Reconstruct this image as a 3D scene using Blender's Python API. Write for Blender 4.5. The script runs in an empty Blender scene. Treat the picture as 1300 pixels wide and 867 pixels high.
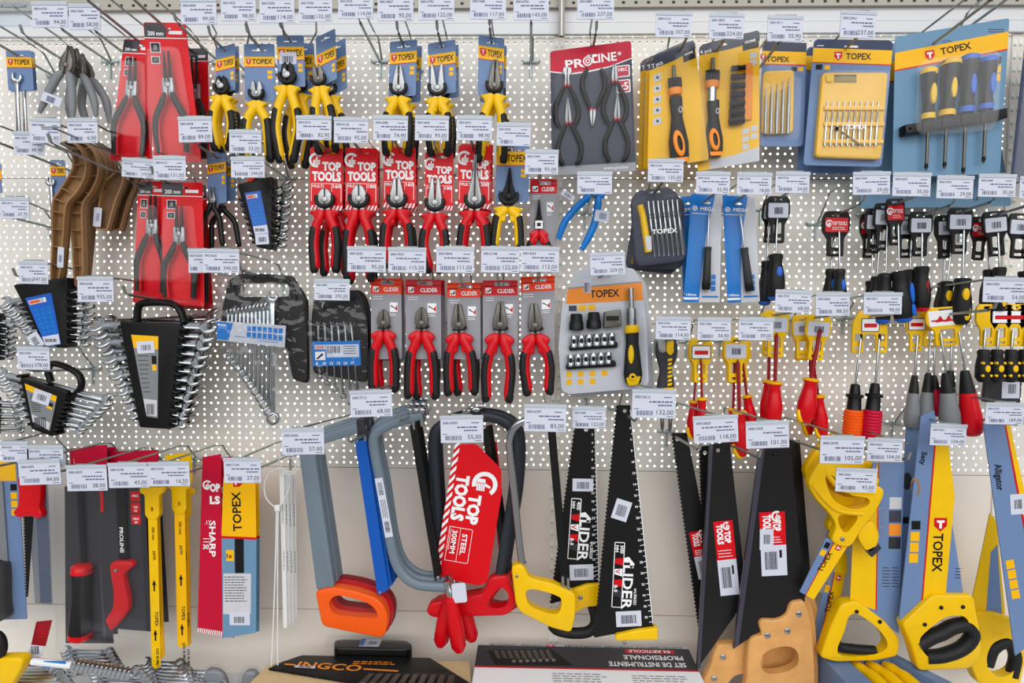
import bpy, math, random
from mathutils import Vector, Matrix
from mathutils.geometry import tessellate_polygon
random.seed(7)
SC = bpy.context.scene
COL = SC.collection
# ------------------------------------------------------------------ camera
D, F, CX, CY = 1.35, 817.0, 650.0, 433.5
CAMM = (Matrix.Translation((0, -D, 0)) @ Matrix.Rotation(math.radians(1.5), 4, 'Z')
        @ Matrix.Rotation(math.radians(90 - 2.84), 4, 'X') @ Matrix.Rotation(math.radians(0.35), 4, 'Z'))
cam = bpy.data.objects.new('camera', bpy.data.cameras.new('camera'))
cam.matrix_world = CAMM
cam.data.sensor_width = 36.0
cam.data.lens = F / 1300.0 * 36.0
cam.data.clip_start = 0.02
COL.objects.link(cam)
SC.camera = cam
RM = CAMM.to_3x3()

def at(px, py, d):
    """point at distance d in front of the pegboard seen at photo pixel (px, py)"""
    r = RM @ Vector(((px - CX) / F, -(py - CY) / F, -1.0))
    k = (D - d) / r.y
    return Vector((0, -D, 0)) + r * k

# ------------------------------------------------------------------ materials
def lin(h):
    h = h.lstrip('#')
    c = [int(h[i:i + 2], 16) / 255 for i in (0, 2, 4)]
    return [x / 12.92 if x <= .04045 else ((x + .055) / 1.055) ** 2.4 for x in c] + [1.0]

MATS = {}
def mat(name, col, rough=.5, metal=0.0, var=.06, scale=60, coat=0.0, bump=0.0, spec=.28):
    m = bpy.data.materials.new(name); m.use_nodes = True
    nt = m.node_tree; N = nt.nodes; b = N['Principled BSDF']
    b.inputs['Roughness'].default_value = rough
    b.inputs['Metallic'].default_value = metal
    b.inputs['Coat Weight'].default_value = coat
    b.inputs['Specular IOR Level'].default_value = spec
    tc = N.new('ShaderNodeTexCoord'); nz = N.new('ShaderNodeTexNoise')
    nz.inputs['Scale'].default_value = scale; nz.inputs['Detail'].default_value = 2
    nt.links.new(tc.outputs['Object'], nz.inputs['Vector'])
    mx = N.new('ShaderNodeMix'); mx.data_type = 'RGBA'
    c = lin(col)
    mx.inputs['A'].default_value = [x * (1 - var) for x in c[:3]] + [1]
    mx.inputs['B'].default_value = [min(1, x * (1 + var)) for x in c[:3]] + [1]
    nt.links.new(nz.outputs['Fac'], mx.inputs['Factor'])
    nt.links.new(mx.outputs['Result'], b.inputs['Base Color'])
    if bump:
        bp = N.new('ShaderNodeBump'); bp.inputs['Strength'].default_value = bump; bp.inputs['Distance'].default_value = .001
        nt.links.new(nz.outputs['Fac'], bp.inputs['Height']); nt.links.new(bp.outputs['Normal'], b.inputs['Normal'])
    MATS[name] = m
    return m

def clear_mat(name, tint, rough=.12, refl=.10, rim=.35, bump=.0):
    """clear plastic film: mostly transparent with glossy reflections"""
    m = bpy.data.materials.new(name); m.use_nodes = True
    nt = m.node_tree; N = nt.nodes; N.remove(N['Principled BSDF'])
    out = N['Material Output']
    tr = N.new('ShaderNodeBsdfTransparent'); tr.inputs['Color'].default_value = tint
    gl = N.new('ShaderNodeBsdfGlossy'); gl.inputs['Roughness'].default_value = rough; gl.inputs['Color'].default_value = (1, 1, 1, 1)
    lw = N.new('ShaderNodeLayerWeight'); lw.inputs['Blend'].default_value = .10
    mr = N.new('ShaderNodeMapRange'); mr.inputs['To Min'].default_value = refl; mr.inputs['To Max'].default_value = rim
    ms = N.new('ShaderNodeMixShader')
    nt.links.new(lw.outputs['Facing'], mr.inputs['Value'])
    nt.links.new(mr.outputs['Result'], ms.inputs['Fac'])
    nt.links.new(tr.outputs[0], ms.inputs[1]); nt.links.new(gl.outputs[0], ms.inputs[2])
    nt.links.new(ms.outputs[0], out.inputs['Surface'])
    if bump:
        tc = N.new('ShaderNodeTexCoord'); nz = N.new('ShaderNodeTexNoise'); nz.inputs['Scale'].default_value = 45
        nz.inputs['Detail'].default_value = 1.5
        nt.links.new(tc.outputs['Object'], nz.inputs['Vector'])
        bp = N.new('ShaderNodeBump'); bp.inputs['Strength'].default_value = bump; bp.inputs['Distance'].default_value = .004
        nt.links.new(nz.outputs['Fac'], bp.inputs['Height']); nt.links.new(bp.outputs['Normal'], gl.inputs['Normal'])
    MATS[name] = m

mat('white', 'F2F3F6', .55, var=.02)
mat('paper', 'CED3E2', .6, var=.02)
mat('strip_plastic', 'B4BFCC', .3, var=.02)
mat('ink', '33333C', .7)
mat('ink_blue', '5A5F82', .7)
mat('black', '0C0C0E', .4)
mat('rubber', '141416', .55, spec=.35, var=.15, scale=200, bump=.15)
mat('gloss_black', '08080A', .25)
mat('tool_black', '1B1C1F', .38, metal=.35, var=.2)
mat('saw_black', '1B1B1D', .33, metal=.3, var=.12, scale=25)
mat('saw_grey', '2A292B', .3, metal=.5, var=.15, scale=18)
mat('steel', '9FA1A3', .38, metal=.85, var=.12)
mat('gunmetal', '6F6C66', .4, metal=.8, var=.15)
mat('chrome', 'B2B6BA', .2, metal=1.0, var=.08)
mat('wire', '9AA5A3', .42, metal=.85, var=.1)
mat('zinc', 'B4C4C8', .35, metal=.6)
mat('red', 'CE0014', .36, coat=.1)
mat('red_dark', '8E0E1C', .4)
mat('red_card', 'D80014', .4, var=.03)
mat('crimson', 'C00030', .4, var=.03)
mat('orange_red', 'EC3A10', .4, var=.03)
mat('orange', 'F25C10', .36, coat=.1)
mat('yellow', 'F0C000', .36, coat=.1)
mat('yellow_card', 'F4BA00', .4, var=.03)
mat('amber', 'F5B900', .4, var=.03)
mat('topex_blue', '6C86B0', .42, var=.05)
mat('teal_card', '6890B0', .42, var=.05)
mat('navy', '2E3A58', .4)
mat('slate', '3E4252', .4)
mat('grey_card', '95969E', .45, var=.03)
mat('grey_light', 'C9CBD2', .45, var=.03)
mat('grey_handle', '7F8387', .45)
mat('grey_frame', '6F7F8C', .4, coat=.15)
mat('blue', '0074C8', .36, coat=.1)
mat('blue_deep', '1560C8', .35, coat=.2)
mat('blue_blade', '0F57B5', .4)
mat('brown', '98734D', .5, var=.1, scale=90)
mat('brown_dark', '6E5238', .55, var=.1)
mat('wood', 'D79F5E', .45, var=.22, scale=35, coat=.15)
mat('wood_pale', 'D9BD8E', .55, var=.15, scale=40)
mat('purple_guard', '3B3A48', .3, coat=.3)
mat('charcoal', '303138', .4, var=.05, coat=.2)
mat('frame_dark', '2A2F38', .4)
mat('beige', 'CFC8B8', .6)
mat('insert_yellow', 'F2BE3C', .3, coat=.4)
mat('tie_white', 'E6E8EA', .35)
mat('foam_orange', 'F2902A', .4)
clear_mat('clear', (.97, .975, .98, 1), .05, .002, .5, bump=.05)
clear_mat('film', (.95, .96, .97, 1), .08, .022, .25, bump=.9)
clear_mat('holder', (.84, .88, .92, 1), .2, .03, .2)
clear_mat('smoke_clear', (.72, .76, .82, 1), .1, .015, .3, bump=.2)

# ------------------------------------------------------------------ text glyph meshes
_txt = {}
def glyphs(s, bold=True):
    k = (s, bold)
    if k in _txt: return _txt[k]
    cu = bpy.data.curves.new('t', 'FONT'); cu.body = s; cu.size = 1.0
    cu.resolution_u = 2
    if bold: cu.offset = .055 if bold == 2 else .022
    ob = bpy.data.objects.new('t', cu)
    me = bpy.data.meshes.new_from_object(ob)
    v = [(p.co.x, p.co.y) for p in me.vertices]; f = [tuple(p.vertices) for p in me.polygons]
    bpy.data.objects.remove(ob); bpy.data.curves.remove(cu); bpy.data.meshes.remove(me)
    w = max([p[0] for p in v] or [1]); x0 = min([p[0] for p in v] or [0])
    _txt[k] = (v, f, x0, w)
    return _txt[k]

# ------------------------------------------------------------------ 2D helpers (photo pixel space, y down)
def rrect(x0, y0, x1, y1, r=3, n=4):
    r = min(r, abs(x1 - x0) / 2, abs(y1 - y0) / 2)
    o = []
    for cx, cy, a in ((x1 - r, y0 + r, -90), (x1 - r, y1 - r, 0), (x0 + r, y1 - r, 90), (x0 + r, y0 + r, 180)):
        for i in range(n + 1):
            t = math.radians(a + 90 * i / n); o.append((cx + r * math.cos(t), cy + r * math.sin(t)))
    return o

def ell(cx, cy, rx, ry=None, n=16, rot=0):
    ry = rx if ry is None else ry
    c, s = math.cos(math.radians(rot)), math.sin(math.radians(rot))
    o = []
    for i in range(n):
        t = 2 * math.pi * i / n; x, y = rx * math.cos(t), ry * math.sin(t)
        o.append((cx + x * c - y * s, cy + x * s + y * c))
    return o

def rnd(pts, r=3, n=3):
    """round the corners of a polygon"""
    o = []; L = len(pts)
    for i in range(L):
        p, a, b = Vector(pts[i]), Vector(pts[i - 1]), Vector(pts[(i + 1) % L])
        da, db = (a - p), (b - p)
        k = min(r, da.length * .45, db.length * .45)
        s, e = p + da.normalized() * k, p + db.normalized() * k
        for j in range(n + 1):
            t = j / n
            q = s * (1 - t) ** 2 + p * 2 * t * (1 - t) + e * t * t
            o.append((q.x, q.y))
    return o

def spline(pts, n=5):
    """Catmull-Rom through points of any dimension"""
    P = [Vector(p) for p in pts]
    P = [P[0] * 2 - P[1]] + P + [P[-1] * 2 - P[-2]]
    o = []
    for i in range(1, len(P) - 2):
        for j in range(n):
            t = j / n
            a, b, c, d = P[i - 1:i + 3]
            o.append(tuple(.5 * ((2 * b) + (c - a) * t + (2 * a - 5 * b + 4 * c - d) * t * t + (3 * b - a - 3 * c + d) * t ** 3)))
    o.append(tuple(P[-2]))
    return o

def closed(pts, n=4):
    P = [Vector(p) for p in pts]; L = len(P); o = []
    for i in range(L):
        a, b, c, d = P[i - 1], P[i], P[(i + 1) % L], P[(i + 2) % L]
        for j in range(n):
            t = j / n
            q = .5 * ((2 * b) + (c - a) * t + (2 * a - 5 * b + 4 * c - d) * t * t + (3 * b - a - 3 * c + d) * t ** 3)
            o.append((q.x, q.y))
    return o

def teeth(p, q, n, h):
    """zigzag from p to q, teeth pointing to the left-hand side (negative normal) by h"""
    p, q = Vector(p), Vector(q); u = (q - p) / n; nr = Vector((-u.y, u.x)).normalized() * h
    o = []
    for i in range(n):
        o.append(tuple(p + u * i)); o.append(tuple(p + u * (i + .5) + nr))
    o.append(tuple(q))
    return o

def area(p):
    return sum(p[i - 1][0] * p[i][1] - p[i][0] * p[i - 1][1] for i in range(len(p))) / 2

def inset(p, b):
    L = len(p); o = []; sg = 1 if area(p) > 0 else -1
    for i in range(L):
        a, c, e = Vector(p[i - 1]), Vector(p[i]), Vector(p[(i + 1) % L])
        d1, d2 = c - a, e - c
        if d1.length < 1e-6: d1 = d2
        if d2.length < 1e-6: d2 = d1
        d1.normalize(); d2.normalize()
        n1, n2 = Vector((-d1.y, d1.x)), Vector((-d2.y, d2.x))
        n = n1 + n2
        n = n1 if n.length < .3 else n / max(.5, n.length_squared / 2)
        o.append((c.x + n.x * b * sg, c.y + n.y * b * sg))
    return o

# ------------------------------------------------------------------ thing = Empty with parts
class T:
    def __init__(s, name, label, cat, ax, ay, d, group=None, yaw=0):
        s.ax, s.ay, s.d = ax, ay, d
        p = at(ax, ay, d); ex = at(ax + 50, ay, d) - at(ax - 50, ay, d); ey = at(ax, ay + 50, d) - at(ax, ay - 50, d)
        s.s = (ex.length + ey.length) / 200
        a = math.atan2(ex.z, ex.x)
        s.loc, s.rot = p, (0, -a, math.radians(yaw))
        s.meta = (name, label, cat, group)
        s.root = None
    def empty(s):
        if s.root is None:
            s.root = bpy.data.objects.new(s.meta[0], None); COL.objects.link(s.root)
            s.root.empty_display_size = .02
            s._tag(s.root)
        return s.root
    def _tag(s, o):
        o.location = s.loc; o.rotation_euler = s.rot
        o['label'] = s.meta[1]; o['category'] = s.meta[2]
        if s.meta[3]: o['group'] = s.meta[3]
    def mb(s): return MB(s)
    def part(s, name, m, parent=None, label=None):
        o = m.build(name)
        o.parent = parent or s.empty()
        if label: o['label'] = label
        return o
    def single(s, m):
        o = m.build(s.meta[0]); s._tag(o); return o

class MB:
    def __init__(s, t):
        s.t = t; s.v = []; s.f = []; s.mi = []; s.mats = []
        s.base()
    def base(s):
        s.o, s.ux, s.uy, s.tl, s.w0 = (0, 0), (1, 0), (0, 1), None, 0.0
        return s
    def set(s, cx, cy, k=1.0, rot=0.0, flip=1, tilt=None, w0=0.0, ky=None):
        c, n = math.cos(math.radians(rot)), math.sin(math.radians(rot))
        ky = k if ky is None else ky
        s.o = (cx, cy); s.ux = (k * c * flip, k * n * flip); s.uy = (-n * ky, c * ky)
        s.tl = math.radians(tilt) if tilt is not None else None; s.w0 = w0
        return s
    def aff(s, o, ux, uy, w0=0.0):
        s.o, s.ux, s.uy, s.tl, s.w0 = o, ux, uy, None, w0
        return s
    def k(s):
        return math.sqrt(abs(s.ux[0] * s.uy[1] - s.ux[1] * s.uy[0]))
    def P(s, x, y, w):
        t = s.t
        if s.tl is not None:
            wp = w / 1000 / t.s / max(1e-6, s.k())
            c, n = math.cos(s.tl), math.sin(s.tl)
            y, wp = y * c - wp * n, y * n + wp * c
            w = wp * t.s * 1000 * s.k()
        px = s.o[0] + x * s.ux[0] + y * s.uy[0]; py = s.o[1] + x * s.ux[1] + y * s.uy[1]
        return ((px - t.ax) * t.s, -(w + s.w0) / 1000, -(py - t.ay) * t.s)
    def _m(s, name):
        if name not in s.mats: s.mats.append(name)
        return s.mats.index(name)
    def add(s, vs, fs, m):
        b = len(s.v); k = s._m(m); s.v += vs
        for f in fs: s.f.append(tuple(i + b for i in f)); s.mi.append(k)
    def poly(s, pts, w0, w1, m, holes=(), bev=0.0, side=None):
        """slab with outline pts between w0 (back, mm) and w1 (front, mm); bev in px"""
        pts = [tuple(p[:2]) for p in pts]
        if area(pts) < 0: pts = pts[::-1]
        hs = [[tuple(q) for q in h] for h in holes]
        bw = min(bev * (s.kk if hasattr(s, 'kk') else s.t.s) * 1000 * s.k(), (w1 - w0) * .6)
        if bev:
            rings = [(pts, w0), (pts, w1 - bw), (inset(pts, bev * .3), w1 - bw * .3), (inset(pts, bev), w1)]
        else:
            rings = [(pts, w0), (pts, w1)]
        n = len(pts); vs = []; fs = []
        for ring, w in rings: vs += [s.P(x, y, w) for x, y in ring]
        for r in range(len(rings) - 1):
            for i in range(n):
                j = (i + 1) % n
                fs.append((r * n + i, r * n + j, (r + 1) * n + j, (r + 1) * n + i))
        top = rings[-1][0]; tb = (len(rings) - 1) * n
        hb = len(vs)
        idx_f = list(range(tb, tb + n)); idx_b = list(range(0, n))
        for h in hs:
            L = len(h); b0 = len(vs)
            vs += [s.P(x, y, w0) for x, y in h]; vs += [s.P(x, y, w1) for x, y in h]
            fs += [(b0 + i, b0 + (i + 1) % L, b0 + L + (i + 1) % L, b0 + L + i) for i in range(L)]
            idx_b += list(range(b0, b0 + L)); idx_f += list(range(b0 + L, b0 + 2 * L))
        if hs or n > 4:
            tri = tessellate_polygon([[Vector((x, y, 0)) for x, y in top]] + [[Vector((x, y, 0)) for x, y in h] for h in hs])
            if hs:
                trb = tessellate_polygon([[Vector((x, y, 0)) for x, y in pts]] + [[Vector((x, y, 0)) for x, y in h] for h in hs])
            else: trb = tri
            fs += [tuple(idx_f[i] for i in t) for t in tri]
            fs += [tuple(idx_b[i] for i in reversed(t)) for t in trb]
        else:
            fs += [tuple(idx_f), tuple(reversed(idx_b))]
        s.add(vs, fs, m)
        return s
    def rect(s, x0, y0, x1, y1, w0, w1, m, r=0, bev=0, holes=()):
        p = rrect(x0, y0, x1, y1, r) if r else [(x0, y0), (x1, y0), (x1, y1), (x0, y1)]
        return s.poly(p, w0, w1, m, holes, bev)
    def flat(s, pts, w, m):
        """a printed mark: thin raised layer"""
        pts = [tuple(p[:2]) for p in pts]; n = len(pts)
        vs = [s.P(x, y, w) for x, y in pts]
        fs = [tuple(range(n))] if n <= 4 else [tuple(t) for t in tessellate_polygon([[Vector((x, y, 0)) for x, y in pts]])]
        s.add(vs, fs, m)
        return s
    def box(s, x0, y0, x1, y1, w, m):
        return s.flat([(x0, y0), (x1, y0), (x1, y1), (x0, y1)], w, m)
    def tube(s, path, r, m, n=8, flat=1.0, cap=True):
        """sweep of circle radius r px (number or list) along (x, y, w_mm) points; flat = depth / width of the section"""
        L = len(path); pts = [Vector(s.P(p[0], p[1], p[2] if len(p) > 2 else 0)) for p in path]
        kk = (s.kk if hasattr(s, 'kk') else s.t.s) * s.k()
        R = [r] * L if not isinstance(r, (list, tuple)) else list(r)
        if len(R) != L:
            R = [R[min(len(R) - 2, int(i / (L - 1) * (len(R) - 1)))] * (1 - (i / (L - 1) * (len(R) - 1) - min(len(R) - 2, int(i / (L - 1) * (len(R) - 1))))) +
                 R[min(len(R) - 2, int(i / (L - 1) * (len(R) - 1))) + 1] * (i / (L - 1) * (len(R) - 1) - min(len(R) - 2, int(i / (L - 1) * (len(R) - 1)))) for i in range(L)]
        vs = []; fs = []
        for i in range(L):
            tg = pts[min(L - 1, i + 1)] - pts[max(0, i - 1)]
            if tg.length < 1e-9: tg = Vector((0, 0, 1))
            tg.normalize()
            up = Vector((0, -1, 0))
            if abs(tg.dot(up)) > .95: up = Vector((0, 0, 1))
            a = tg.cross(up).normalized(); b = a.cross(tg).normalized()
            for j in range(n):
                t = 2 * math.pi * j / n
                q = pts[i] + a * (R[i] * kk * math.cos(t)) + b * (R[i] * kk * flat * math.sin(t))
                vs.append(tuple(q))
        for i in range(L - 1):
            for j in range(n):
                k = (j + 1) % n
                fs.append((i * n + j, i * n + k, (i + 1) * n + k, (i + 1) * n + j))
        if cap:
            fs.append(tuple(reversed(range(n)))); fs.append(tuple(range((L - 1) * n, L * n)))
        s.add(vs, fs, m)
        return s
    def lathe(s, p, q, prof, m, n=14, flat=1.0):
        """turned body from p to q (x, y, w); prof = [(t 0..1, radius px)]"""
        p, q = Vector(p), Vector(q)
        path = [tuple(p.lerp(q, t)) for t, r in prof]
        for i in range(1, len(path)):
            if (Vector(path[i]) - Vector(path[i - 1])).length < 1e-5:
                path[i] = tuple(Vector(path[i]) + (q - p) * 1e-4)
        return s.tube(path, [r for t, r in prof], m, n, flat)
    def text(s, st, x, y, size, m, w, width=None, rot=0, align='l', bold=True):
        v, f, x0, x1 = glyphs(st, bold)
        if not v: return s
        kx = size if width is None else width / max(.05, x1 - x0)
        off = {'l': -x0 * kx, 'c': -(x0 + x1) / 2 * kx, 'r': -x1 * kx}[align]
        c, n = math.cos(math.radians(rot)), math.sin(math.radians(rot))
        vs = []
        for a, b in v:
            gx, gy = a * kx + off, -b * size
            vs.append(s.P(x + gx * c - gy * n, y + gx * n + gy * c, w))
        s.add(vs, f, m)
        return s
    def lines(s, x0, y0, x1, n, gap, h, m, w, seed=0):
        """rows of unreadably small print as fine dashes"""
        rg = random.Random(seed + int(x0 * 7 + y0 * 13))
        for i in range(n):
            x = x0; y = y0 + i * gap; e = x1 - rg.random() * (x1 - x0) * .25
            while x < e:
                l = (x1 - x0) * (.06 + .12 * rg.random())
                s.box(x, y, min(e, x + l), y + h, w, m); x += l + (x1 - x0) * .03
        return s
    def barcode(s, x0, y0, x1, y1, w, m='ink', n=9, seed=0):
        rg = random.Random(seed + int(x0 * 3 + y0 * 5)); x = x0; st = (x1 - x0) / n
        for i in range(n):
            s.box(x, y0, x + st * (.3 + .45 * rg.random()), y1, w, m); x += st
        return s
    def build(s, name):
        me = bpy.data.meshes.new(name)
        me.from_pydata(s.v, [], s.f)
        for k in s.mats: me.materials.append(MATS[k])
        me.polygons.foreach_set('material_index', s.mi)
        me.polygons.foreach_set('use_smooth', [True] * len(s.f))
        me.update()
        try: me.set_sharp_from_angle(angle=math.radians(50))
        except Exception: pass
        o = bpy.data.objects.new(name, me); COL.objects.link(o)
        return o
def poly_mid(a, b, t): return (a[0] + (b[0] - a[0]) * t, a[1] + (b[1] - a[1]) * t)
# ================================================================== SETTING
def struct(name, build):
    class S: pass
    t = S(); t.s = 1.0; t.ax = t.ay = 0; t.d = 0; t.world = True; t.loc = Vector((0, 0, 0))
    m = MB(t); m.P = lambda x, y, w=0: (x, y, w)
    build(m)
    o = m.build(name); o['kind'] = 'structure'
    return o
def bx(m, x0, x1, y0, y1, z0, z1, k):
    v = [(x, y, z) for x in (x0, x1) for y in (y0, y1) for z in (z0, z1)]
    m.add(v, [(0, 1, 3, 2), (4, 6, 7, 5), (0, 4, 5, 1), (2, 3, 7, 6), (0, 2, 6, 4), (1, 5, 7, 3)], k)

def peg_mat():
    m = bpy.data.materials.new('pegboard'); m.use_nodes = True
    nt = m.node_tree; N = nt.nodes; L = nt.links; b = N['Principled BSDF']
    b.inputs['Roughness'].default_value = .45
    geo = N.new('ShaderNodeTexCoord'); sp = N.new('ShaderNodeSeparateXYZ'); L.new(geo.outputs['Object'], sp.inputs[0])
    def M(op, a, c=None, v=None):
        n = N.new('ShaderNodeMath'); n.operation = op
        for i, q in enumerate((a, c)):
            if q is None: continue
            if isinstance(q, (int, float)): n.inputs[i].default_value = q
            else: L.new(q, n.inputs[i])
        return n.outputs[0]
    def cell(o, off, p):
        q = M('FRACT', M('DIVIDE', M('SUBTRACT', o, off - p * 200.5), p))
        return M('MULTIPLY', M('SUBTRACT', q, .5), p)
    a0 = at(647.8, 78.9, 0); b0 = at(653.6, 86.0, 0)
    def dots(x0, z0, px, pz):
        dx, dz = cell(sp.outputs['X'], x0, px), cell(sp.outputs['Z'], z0, pz)
        return M('SQRT', M('ADD', M('MULTIPLY', dx, dx), M('MULTIPLY', dz, dz)))
    d = M('MINIMUM', dots(a0.x, a0.z, .025, .025), dots(b0.x, b0.z, .015, .025))
    mr = N.new('ShaderNodeMapRange'); mr.inputs['From Min'].default_value = .0021; mr.inputs['From Max'].default_value = .0028
    mr.inputs['To Min'].default_value = 1; mr.inputs['To Max'].default_value = 0
    L.new(d, mr.inputs['Value'])
    nz = N.new('ShaderNodeTexNoise'); nz.inputs['Scale'].default_value = 3
    L.new(geo.outputs['Object'], nz.inputs['Vector'])
    c0 = N.new('ShaderNodeMix'); c0.data_type = 'RGBA'
    c0.inputs['A'].default_value = lin('E4E0D9'); c0.inputs['B'].default_value = lin('E8E5DE'); L.new(nz.outputs['Fac'], c0.inputs['Factor'])
    L.new(c0.outputs['Result'], b.inputs['Base Color'])
    tr = N.new('ShaderNodeBsdfTransparent'); mxs = N.new('ShaderNodeMixShader')          # the punched holes
    L.new(mr.outputs['Result'], mxs.inputs['Fac']); L.new(b.outputs[0], mxs.inputs[1]); L.new(tr.outputs[0], mxs.inputs[2])
    L.new(mxs.outputs[0], N['Material Output'].inputs['Surface'])
    MATS['pegboard'] = m
peg_mat()
mat('panel', 'EBE4DA', .5, var=.02, scale=4)
mat('rail_white', 'DBDDE0', .45, var=.02, scale=5)
mat('rail_grey', 'AFAAA0', .45, var=.03, scale=5)
mat('slot_white', 'F4F7F4', .5)
mat('slot_shade', 'B9CDBD', .5)
mat('shadow_gap', '3A3833', .8)

Z = lambda py: at(650, py, 0).z
z1, z2, z3, z4 = Z(47), Z(227), Z(410), Z(596)
ph = z3 - z4
def wall(m):
    for a, b, k in ((z1, z2, 'pegboard'), (z2, z3, 'pegboard'), (z3, z4, 'pegboard'), (z4, z4 - ph, 'panel'), (z4 - ph, z4 - 2 * ph, 'panel')):
        bx(m, -1.5, 1.5, 0, .0012 if k == 'pegboard' else .012, b + .0006, a - .0006, k)
        bx(m, -1.5, 1.5, .0012, .006, a - .0009, a + .0009, 'shadow_gap') if k != 'pegboard' or a != z1 else None
    bx(m, -1.5, 1.5, .012, .02, z4 - 2 * ph, z4, 'shadow_gap'); bx(m, -1.5, 1.5, .013, .02, z1 - .004, z1 + .5, 'shadow_gap')
struct('wall_back', wall)
def rails(m):
    bx(m, -1.5, 1.5, -.012, .012, z1 + .001, z1 + .023, 'rail_white')
    bx(m, -1.5, 1.5, -.010, .012, z1 + .0245, z1 + .050, 'rail_white')
    bx(m, -1.5, 1.5, -.020, .012, z1 + .050, z1 + .077, 'rail_grey')
    for i in range(120):
        x = -1.49 + i * .025
        bx(m, x - .003, x + .003, -.0204, -.019, z1 + .056, z1 + .061, 'shadow_gap')
    bx(m, -1.5, 1.5, -.024, .012, z1 + .077, z1 + .20, 'rail_white')
struct('trim_1', rails)
struct('backlight_panel', lambda m: bx(m, -1.8, 1.8, .14, .16, z4 - .05, z1 + .1, 'slot_white'))  # white panel added close behind the board so the holes look bright
def upright(x):
    def f(m):
        bx(m, x - .011, x + .011, -.003, .001, z4 - 2 * ph, z1, 'panel')
        z = z1 - .01
        while z > z4 - 2 * ph + .02:
            for sx in (-.0055, .0055):
                bx(m, x + sx - .0025, x + sx + .0025, -.0036, -.0028, z - .014, z, 'slot_white')  # white slabs: the light in the slots is painted as colour
                bx(m, x + sx - .0025, x + sx + .0025, -.0038, -.0028, z - .014, z - .010, 'slot_shade')  # pale green lower end paints the shade in each slot
            z -= .026
    return f
xu1 = at(708, 260, 0).x; xu2 = at(1285, 190, 0).x
struct('trim_2', upright(xu1)); struct('trim_3', upright(xu2))
xq = at(713, 20, .03).x
struct('trim_4', lambda m: (bx(m, xq - .006, xq + .006, -.034, -.026, z1 - .012, z1 + .2, 'gunmetal'), bx(m, xq - .0015, xq + .0015, -.036, -.026, z1 - .012, z1 + .2, 'steel')))
SHELF_Z = -.795
def deck(m):
    bx(m, -1.5, 1.5, -.50, .012, SHELF_Z - .03, SHELF_Z, 'rail_white')
    bx(m, -1.5, 1.5, -.505, -.50, SHELF_Z - .06, SHELF_Z, 'rail_white')
o = struct('floor', deck); o['label'] = 'white base shelf deck of the display'

# ================================================================== PRICE TAGS AND HOOKS
class WT(T):
    """thing laid out in world metres"""
    def __init__(s, name, label, cat, loc, group=None):
        s.ax = s.ay = 0; s.d = 0; s.s = 1.0; s.loc = Vector(loc); s.rot = (0, 0, 0); s.meta = (name, label, cat, group); s.root = None
    def mb(s):
        m = MB(s); L = s.loc
        m.P = lambda x, y, w=0: (x - L.x, y - L.y, w - L.z)
        return m

def hook(base, tagp, hint, length=None, arm=True):
    """steel wire peg hook: mounting clip on the board, product peg, and an arm rising and running out to the price tag"""
    B = Vector(base); tg = Vector(tagp)
    t = WT('peg_hook', 'wire peg hook ' + hint, 'hook', (B.x, 0, B.z), 'wire peg hooks on the perforated board')
    m = t.mb(); L = length or (-tg.y - .012)
    m.tube([(B.x, -.002, B.z), (B.x, -L * .5, B.z + L * .03), (B.x, -L + .02, B.z + L * .06), (B.x, -L + .006, B.z + L * .06 + .004), (B.x, -L, B.z + L * .06 + .016)], .0026, 'wire', 8)
    t.part('peg_wire', m)
    m = t.mb()
    m.tube([(B.x - .016, -.004, B.z), (B.x + .016, -.004, B.z)], .0026, 'zinc', 8)
    m.tube([(B.x - .016, -.004, B.z), (B.x - .018, -.001, B.z + .004)], .0022, 'zinc', 6)
    m.tube([(B.x + .016, -.004, B.z), (B.x + .018, -.001, B.z + .004)], .0022, 'zinc', 6)
    m.tube([(B.x, -.003, B.z + .004), (B.x, -.003, B.z - .032)], .0024, 'zinc', 6)
    t.part('mounting_clip', m)
    if arm:
        m = t.mb(); zz = max(B.z + .02, tg.z + .002)
        m.tube([(B.x + .004, -.003, B.z + .002), (B.x + .004, -.035, min(zz, B.z + .034)), (B.x * .6 + tg.x * .4, -.06, B.z * .15 + zz * .85), (tg.x, tg.y, tg.z + .002)], .0019, 'wire', 8)
        m.tube([(tg.x - .018, tg.y, tg.z + .002), (tg.x + .018, tg.y, tg.z + .002)], .0014, 'wire', 8)
        t.part('tag_arm', m)
    return t

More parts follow.
